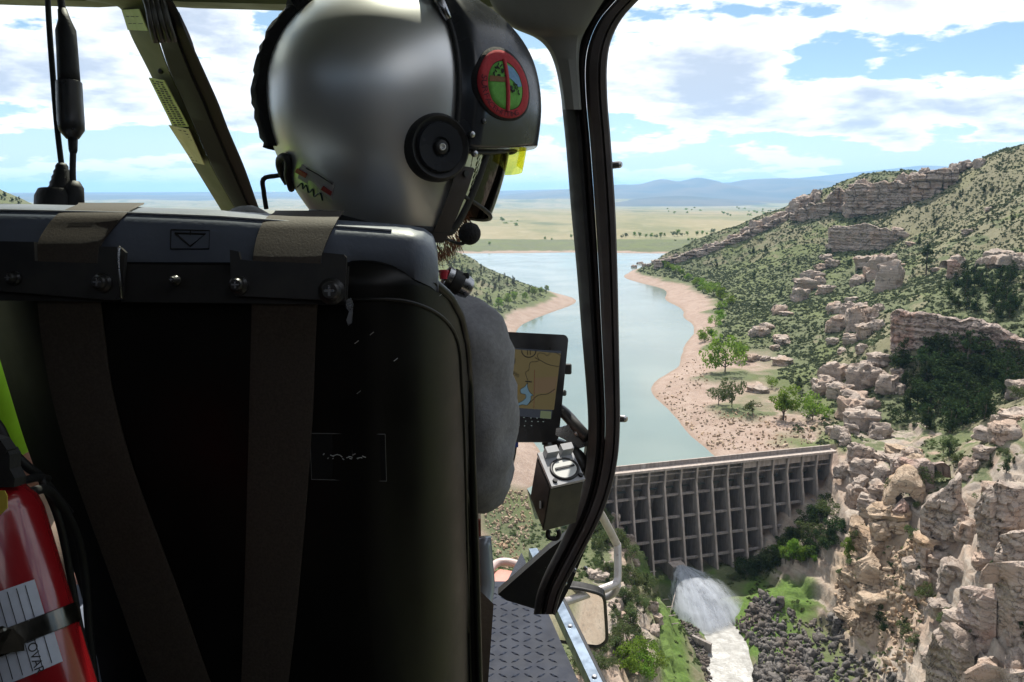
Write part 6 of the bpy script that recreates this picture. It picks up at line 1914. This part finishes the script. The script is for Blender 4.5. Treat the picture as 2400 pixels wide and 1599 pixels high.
lk = [(400,715),(365,765),(312,800),(318,845),(372,862),(378,900),(330,945),(232,990),(240,1018),(330,985),(395,990),(438,930),(442,880),(468,872),(425,830),(400,770)]
tflat(lk, .0028, emis('map_water', (.10, .17, .22), .4), 'map_lake', scr)
M_INK = mat('map_ink', (.004, .004, .005), .5)
def ink(pts_, w_=6, name='map_line'):
    P = spline([(*q, 0) for q in pts_], max(8, 5 * len(pts_)))[:, :2]
    mk(name, tube([tp(x, y, .0032) for x, y in P], w_ / 5.225 * 5.35e-4 * 1.3 * .5, 5, flat=(1, 1)), M_INK, scr)
ink(lk + lk[:1], 6)
ink([(405,690),(385,640),(378,590),(415,560),(420,510),(440,465),(500,460),(540,440),(520,390),(540,355),(600,360),(640,385),(680,350)], 7)
ink([(490,410),(560,445),(660,495),(785,520)], 8)
ink([(395,992),(450,940),(530,870),(640,855),(735,795)], 8)
ink([(740,345),(810,385)], 7)
ink([(375,700),(450,706)], 16)
a_ = np.linspace(math.pi * .0, math.pi, 12)
ink([(415 + 88 * math.cos(q), 320 + 85 * math.sin(q)) for q in a_], 13)
ink([(400,320),(402,375)], 9); ink([(432,318),(434,375)], 9)
mk('map_border', tube([tp(484, 560, .0033), tp(478, 1030, .0033)], .0004, 5), mat('map_red', (.25, .05, .04), .6), scr)
def tablet_text(s, x, y, size, rot, m):
    V, F = text_geo(s, 1.0)
    ca, sa = math.cos(rot), math.sin(rot)
    return mk('map_text', ([tp(x + (p[0] * ca - p[1] * sa) * size, y - (p[0] * sa + p[1] * ca) * size, .0034) for p in V], F), m, scr)
tablet_text('H', 222, 455, 95, -.1, M_INK)
tablet_text('1990', 240, 610, 62, -.55, M_INK)
M_DOT = emis('screen_dots', (.16, .20, .19), .4)
for k in range(16):
    x, y = 210 + (k % 6) * 78 + rng.uniform(-12, 12), 1150 + (k // 6) * 45 + rng.uniform(-8, 8)
    tflat([(x - 8, y - 5), (x + 8, y - 5), (x + 8, y + 5), (x - 8, y + 5)], .0019, M_DOT, 'screen_icon', scr)
mk('side_button', box(at(1305, 848, 1.335), RV * .006, UV_ * .009, AV * .006, .002), M_SATIN, tablet)
mk('side_button', box(at(1296, 903, 1.33), RV * .004, UV_ * .005, AV * .005, .002), M_GREYP, tablet)
cab = thing('charging_cable', at(1180, 1080, 1.30), 'thin black cable with blue plug hanging under the tablet', 'cable')
mk('plug', box(at(1186, 1018, 1.30), RV * .0035, UV_ * .007, AV * .0035, .001), mat('blue_plug', (.02, .07, .40), .4), cab)
mk('lead', tube(spline([at(1186, 1026, 1.30), at(1182, 1050, 1.30), at(1174, 1078, 1.29), at(1155, 1100, 1.28), at(1120, 1120, 1.28)], 24), .0016, 8), M_RUB, cab, True)
# ---- mount arm between tablet and post
arm = thing('tablet_mount', at(1335, 1010, 1.30), 'black and silver mounting arm joining the tablet to the door post', 'mount')
mk('upper_arm', tube(spline([at(1270, 935, 1.335), at(1295, 948, 1.32), at(1325, 980, 1.30), at(1352, 1010, 1.29)], 16), .010, 10), M_SATIN, arm, True)
mk('clamp_plate', slab([at(x, y, 1.30) for x, y in ((1278,985),(1310,975),(1345,992),(1350,1025),(1320,1035),(1300,1012),(1276,1000))], AV, .008), M_STEEL, arm)
mk('lower_arm', tube(spline([at(1262, 1022, 1.33), at(1290, 1030, 1.31), at(1322, 1048, 1.29), at(1345, 1080, 1.285)], 16), .014, 10), M_SATIN, arm, True)
mk('ball_joint', lathe([(.012 * math.sin(a), -.012 * math.cos(a)) for a in np.linspace(.05, 3.09, 10)], at(1282, 942, 1.33), (0, 0, 1), 16), M_GREYP, arm, True)
mk('clamp_bolt', lathe([(.006, 0), (.006, .004), (.004, .006)], at(1328, 996, 1.295), -AV, 14), M_STEEL, arm, True)
mk('clamp_lever', box(at(1262, 1018, 1.32), RV * .012, UV_ * .003, AV * .005, .001), M_RUB, arm)
# ---- compass in its box
def ZB(x, y): return ((1000 + x / 2.272) / DS, (560 + y / 2.272) / DS)
Ac = at(*ZB(660, 1335), 1.10); E1 = at(*ZB(832, 1296), 1.135) - Ac; E2 = at(*ZB(588, 1162), 1.155) - Ac; E3 = at(*ZB(622, 1556), 1.115) - Ac
compass = thing('magnetic_compass', Ac + E3 + E1 / 2 + E2 / 2, 'box compass with oval window on top, mounted beside the door post', 'compass')
M_BOX1 = mat('brown_grey_box', (.036, .031, .028), .5, bump=(200, .2), var=(30, .2))
def ppd(o0, a, b, c):
    V = [o0, o0 + a, o0 + a + b, o0 + b, o0 + c, o0 + a + c, o0 + a + b + c, o0 + b + c]
    return np.array(V), [[3, 2, 1, 0], [4, 5, 6, 7], [0, 1, 5, 4], [1, 2, 6, 5], [2, 3, 7, 6], [3, 0, 4, 7]]
mk('housing', ppd(Ac, E1, E2, E3), M_BOX1, compass)
nt = norm(np.cross(E1, E2)); nt = nt if nt[2] > 0 else -nt
M_TOP = mat('pale_top_plate', (.34, .34, .35), .35, var=(40, .15))
mk('side_cover', ppd(Ac + E2 * .03 + E3 * .02 - E1 * .015, E1 * .012, E2 * .94, E3 * .94), M_BLACK, compass)
tpz = mk('top_plate', ppd(Ac + nt * .003 - E1 * .02 - E2 * .02, E1 * 1.04, E2 * 1.04, nt * .004), M_TOP, compass)
oc_ = Ac + E1 * .55 + E2 * .38 + nt * .0075
ring_ = [oc_ + E1 * .40 * math.cos(a) + E2 * .30 * math.sin(a) for a in np.linspace(0, 2 * math.pi, 40, endpoint=False)]
mk('window_bezel', tube(np.vstack([ring_, ring_[:2]]), .0026, 8, False), M_BLACK, tpz, True)
mk('card_window', slab(oc_ + (np.array(ring_) - oc_) * .95, nt, .001), mat('compass_card', (.60, .60, .56), .2), tpz)
mk('lubber_line', ppd(oc_ - E1 * .3 + nt * .002, E1 * .6, E2 * .05, nt * .001), M_BLACK, tpz)
for k in (.12, .60):
    mk('clip', ppd(Ac + E1 * k + E2 * .78 + nt * .007, E1 * .36, E2 * .2, nt * .012), M_TOP, tpz)
for a, b in ((.12, .10), (.92, .10)):
    mk('screw', lathe([(.0035, 0), (.0035, .003)], Ac + E1 * a + E2 * b + nt * .007, nt, 12), M_BLACK, tpz)
mk('indicator_slot', box(at(*ZB(608, 1415), 1.125) - E1 * .02, RV * .0012, UV_ * .005, AV * .002), M_WHITE, compass)
hb = [at(*ZB(x, y), 1.13) for x, y in ((650,1550),(645,1575),(655,1592),(690,1596),(705,1575),(700,1550))]
mk('lower_loop', tube(spline(hb, 20), .0035, 8), M_BLACK, compass, True)

# ---- fire extinguisher
def Z4e(x, y): return ((0 + x / 2.0129) / DS, (820 + y / 2.0129) / DS)
ET = at(-34, 1206, .615); EB = at(86, 1620, .600)
ea = norm(ET - EB); EL = np.linalg.norm(ET - EB) + .06
EB0 = ET - ea * EL
ext = thing('fire_extinguisher', EB0, 'red fire extinguisher with white paper labels clamped beside the seat', 'fire extinguisher')
M_RED = mat('red_gloss_paint', (.26, .008, .012), .18, spec=.6, coat=.4, var=(6, .15))
RE = .041
mk('cylinder', lathe([(RE * .9, 0), (RE, .01), (RE, EL), (RE * .96, EL + .010), (RE * .80, EL + .022), (RE * .55, EL + .030), (RE * .33, EL + .034), (RE * .30, EL + .042)], EB0, ea, 48), M_RED, ext, True, sharp=60)
vn = norm(np.cross(ea, np.cross(norm(CAMP - ET), ea)))       # from the axis towards the lens
vs_ = np.cross(ea, vn); vs_ = vs_ if np.dot(vs_, RV) > 0 else -vs_
def cyl(h, deg, off):
    a = math.radians(deg)
    return EB0 + ea * h + (vn * math.cos(a) + vs_ * math.sin(a)) * (RE + off)
def h_of(dx, dy):
    """height along the extinguisher and angle of the point seen at (dx, dy)"""
    best = None
    for h in np.linspace(0, EL, 160):
        for a in range(-70, 86, 2):
            p = cyl(h, a, .0)[None]
            X_, Y_, _d = to_px(p)
            e = (X_[0] - dx) ** 2 + (Y_[0] - dy) ** 2
            if best is None or e < best[0]: best = (e, h, a)
    return best[1], best[2]
M_PAPER = mat('paper_label', (.50, .54, .64), .7, var=(60, .12))
def paper(h0, h1, a0, a1, name, n=10, off=.0006):
    G = np.array([[cyl(h, a, off) for a in np.linspace(a0, a1, n)] for h in np.linspace(h1, h0, 5)])
    return mk(name, grid(G), M_PAPER, ext, True)
hA, aA = h_of(*Z4e(165, 1085)); hB, aB = h_of(*Z4e(222, 1250)); hC, aC = h_of(*Z4e(240, 1320)); hD, aD = h_of(*Z4e(295, 1470))
p1 = paper(hB, hA, -34, aA, 'inspection_label')
p2 = paper(hD, hC, -34, aD, 'inspection_label')
p3 = paper(hD - .004, hA - .03, -80, -37, 'instruction_label')
for pp, h0, h1, aa in ((p1, hB, hA, aA), (p2, hD, hC, aD)):
    for k in range(6):
        a = -22 + k * (aa + 20) / 6.0
        mk('ruled_line', tube([cyl(h0 + .002, a, .0009), cyl(h1 - .002, a, .0009)], .00025, 4), M_INK, pp)
def cyl_text(s, h, a, size, pp):
    V, F = text_geo(s, size)
    return mk('handwriting', ([cyl(h - p[0], a + math.degrees(p[1] / RE), .0010) for p in V], F), M_INK, pp)
cyl_text('NOVAR', (hC + hD) / 2 + .001, 9, .0085, p2)
cyl_text('DATE  BY', (hC + hD) / 2, -27, .006, p2)
cyl_text('INSPECTED', (hA + hB) / 2 - .004, -27, .006, p1)
hband = (hB + hC) / 2
M_BAND = mat('dark_steel_band', (.12, .115, .10), .18, .95, var=(40, .3))
bd = mk('clamp_band', lathe([(RE + .0012, -.0075), (RE + .0022, -.0070), (RE + .0022, .0070), (RE + .0012, .0075)], EB0 + ea * hband, ea, 48, cap=False), M_BAND, ext, True, sharp=30)
mk('clamp_latch', box(cyl(hband, -22, .004), vs_ * .012, vn * .003, ea * .010, .002), M_BAND, bd)
mk('latch_tongue', slab([cyl(hband + .006, -18, .007), cyl(hband + .006, -2, .007), cyl(hband - .004, 4, .006), cyl(hband - .012, 2, .005), cyl(hband - .008, -16, .006)], vn, .002), M_BAND, bd)
vt = EB0 + ea * (EL + .040)
mk('valve', lathe([(.012, 0), (.015, .004), (.015, .024), (.010, .028)], vt, ea, 20), M_BLACK, ext, True, sharp=30)
mk('handle', slab([at(x, y, .60) for x, y in ((-30,1050),(-8,1032),(14,1032),(22,1046),(22,1078),(34,1100),(32,1120),(-30,1120))], AV, .014), M_RUB, ext)
mk('trigger_lever', slab([at(x, y, .598) for x, y in ((-30,1000),(0,1010),(16,1034),(10,1044),(-30,1030))], AV, .012), M_RUB, ext)
mk('safety_tag', slab([at(x, y, .585) for x, y in ((-12,1128),(10,1128),(16,1140),(16,1168),(2,1182),(-12,1184))], AV, .001), mat('yellow_tag', (.55, .42, .06), .5), ext)
# ---- loose cables beside the seat
def cable(name, pts_, r, label):
    o = mk(name, tube(spline([at(x, y, d) for x, y, d in pts_], 40), r, 8), M_RUB, None, True)
    return tag(o, label, 'cable')
cable('headset_cable', [(-20,960,.70),(0,985,.70),(22,1030,.70),(60,1070,.71),(92,1095,.73),(120,1130,.75),(160,1180,.77)], .0042, 'black cable curving down past the neon vest to the seat edge')
cable('headset_cable', [(20,1112,.66),(50,1106,.68),(84,1098,.71),(110,1100,.74)], .0036, 'short black cable running level from the extinguisher valve to the seat')
cable('headset_cable', [(10,1172,.62),(40,1145,.63),(80,1128,.66),(112,1128,.70),(150,1175,.74),(180,1240,.77),(196,1330,.79),(205,1450,.80),(222,1600,.81)], .0040, 'black cable looping over the extinguisher and down the seat side')
cable('headset_cable', [(95,1100,.72),(130,1180,.73),(150,1260,.745),(165,1340,.755),(190,1470,.765),(240,1640,.77)], .0034, 'thin black cable hugging the left edge of the seat back')
# ---- cords hanging at the upper left
cord = thing('hanging_cord', at(135, 470, .97), 'black cord at upper left ending in a ribbed rubber boot', 'cord')
mk('cord_line', tube(spline([at(108, -40, .97), at(113, 60, .97), at(122, 180, .97), at(131, 290, .97), at(142, 385, .97)], 24), .0034, 10), M_RUB, cord, True)
bt = [(.0052 + .0010 * (k % 2) + (.014 * (k / 13.0)), -.0055 * k * .62) for k in range(14)]
mk('rubber_boot', lathe([(r, h) for r, h in bt], at(142, 376, .97), UV_ * 1.0 + RV * -.02, 20), M_RUB, cord, True)
mk('boot_base', join(lathe([(.010, .0), (.022, -.002), (.0255, -.010), (.0265, -.035)], at(134, 434, .97), UV_, 24)), M_RUB, cord, True, sharp=40)
cord2 = thing('inline_adapter', at(160, 470, .965), 'black inline plug adapter on a cord beside the ribbed boot', 'adapter')
mk('upper_cord', tube(spline([at(136, -40, .965), at(140, 0, .965), at(144, 30, .965)], 8), .0042, 10), M_RUB, cord2, True)
mk('taper_sleeve', tube(np.array([at(x, y, .965) for x, y in ((143,22),(148,45),(151,70),(154,110),(157,160),(159,192))]), [.0052, .0070, .0115, .0118, .0122, .0125], 14), M_RUB, cord2, True)
mk('adapter_body', tube(np.array([at(x, y, .965) for x, y in ((158,188),(158.5,190),(160,230),(163,280),(165,300),(167,318),(167,320))]), [.010, .0145, .0148, .0150, .0142, .0075, .004], 16), M_SATIN, cord2, True, sharp=40)
mk('strain_relief', tube(np.array([at(x, y, .965) for x, y in ((167,316),(168,345),(168,352))]), [.0058, .0050, .0040], 12), M_RUB, cord2, True)
mk('lower_cord', tube(spline([at(168, 345, .965), at(167, 400, .965), at(170, 440, .965), at(172, 490, .965)], 16), .0036, 10), M_RUB, cord2, True)
mk('plug_shroud', lathe([(.006, .02), (.0105, .012), (.0115, -.02)], at(171, 455, .965), UV_, 16), M_RUB, cord2, True)
# ---- passenger in the left seat
po = CAMP + (-.98, 1.18, -.75)
PJ = {'pelvis': (CAMP + (-.98, 1.12, -.62), (.16, .11)), 'belly': (CAMP + (-.98, 1.15, -.42), (.15, .11)), 'chest': (CAMP + (-1.0, 1.15, -.22), (.16, .11)), 'neck': (CAMP + (-1.14, 1.15, -.02), .055), 'skull': (CAMP + (-1.18, 1.18, .12), .085), 'jaw': (CAMP + (-1.18, 1.24, .05), .045)}
for s, q in (('r', 1), ('l', -1)):
    PJ['sh_' + s] = (CAMP + (-1.0 + .185 * q, 1.15, -.16), .058); PJ['el_' + s] = (CAMP + (-1.0 + .20 * q, 1.22, -.42), .045); PJ['wr_' + s] = (CAMP + (-.98 + .14 * q, 1.42, -.52), .027); PJ['pa_' + s] = (CAMP + (-.98 + .13 * q, 1.50, -.53), (.038, .018))
    PJ['hip_' + s] = (CAMP + (-.98 + .11 * q, 1.18, -.64), .095); PJ['kn_' + s] = (CAMP + (-.98 + .13 * q, 1.58, -.60), .062); PJ['an_' + s] = (CAMP + (-.98 + .12 * q, 1.80, -.93), .04); PJ['to_' + s] = (CAMP + (-.98 + .12 * q, 1.92, -.965), .035)
pas, _ = person(po, PJ, 'passenger in a neon yellow green vest at the left edge', M_SKIN)
pso = np.array(ORG[pas.name])
M_NEON = mat('neon_vest', (.38, .85, .02), .6, bump=(90, .3), var=(20, .15))
skinned('vest', [(CAMP + (-.98, 1.12, -.55), (.178, .128)), (CAMP + (-.98, 1.15, -.42), (.170, .128)), (CAMP + (-1.0, 1.15, -.22), (.176, .124)), (CAMP + (-.815, 1.15, -.15), .074), (CAMP + (-.80, 1.22, -.42), .058), (CAMP + (-1.17, 1.15, -.15), .074)], [(0, 1), (1, 2), (2, 3), (3, 4), (2, 5)], M_NEON, pas, pso, 2)
skinned('trousers', [(CAMP + (-.98, 1.12, -.63), (.172, .122)), (CAMP + (-.87, 1.18, -.64), .105), (CAMP + (-.85, 1.58, -.60), .074), (CAMP + (-.86, 1.78, -.88), .056), (CAMP + (-1.09, 1.18, -.64), .105), (CAMP + (-1.11, 1.58, -.60), .074), (CAMP + (-1.10, 1.78, -.88), .056)], [(0, 1), (1, 2), (2, 3), (0, 4), (4, 5), (5, 6)], M_TROU, pas, pso, 2)
ps = thing('passenger_seat', CAMP + (-.98, 1.05, -.99), 'dark left front seat under the passenger in the neon vest', 'seat')
mk('seat_pan', box(CAMP + (-.98, 1.2, -.80), (.22, 0, 0), (0, .24, 0), (0, 0, .06), .02), M_VINYL, ps)
mk('pedestal', box(CAMP + (-.98, 1.2, -.93), (.18, 0, 0), (0, .2, 0), (0, 0, .066), .01), M_BLACK, ps)

# ================================================================ LABELS THAT TELL THE COPIES APART
ORD = 'first second third fourth fifth sixth seventh eighth ninth tenth eleventh twelfth thirteenth fourteenth fifteenth sixteenth seventeenth eighteenth nineteenth twentieth'.split()
fam = {}
for o in bpy.data.objects:
    if o.parent is None and o.get('group') and o['group'] != 'white pegs on the rim':
        fam.setdefault(o['group'], []).append(o)
for g_, os_ in fam.items():
    P_ = to_px(np.array([tuple(o.location) for o in os_]))
    k_ = np.argsort(P_[0])
    if len(os_) <= 40:
        n = len(os_)
        for i, q in enumerate(k_):
            o = os_[q]
            w_ = ('leftmost' if i == 0 else 'rightmost' if i == n - 1 else (ORD[i] + ' from the left') if i < 20 else (ORD[n - 1 - i] + ' from the right'))
            o['label'] = o['label'] + ', ' + w_
    else:
        ex_ = {int(k_[0]): 'leftmost', int(k_[-1]): 'rightmost', int(np.argmin(P_[1])): 'highest up', int(np.argmax(P_[1])): 'lowest down'}
        tall = int(np.argmax([o.scale[2] / d for o, d in zip(os_, P_[2])]))
        ex_[tall] = 'largest of them'
        for q, w_ in ex_.items():
            os_[q]['label'] = os_[q]['label'] + ', ' + w_
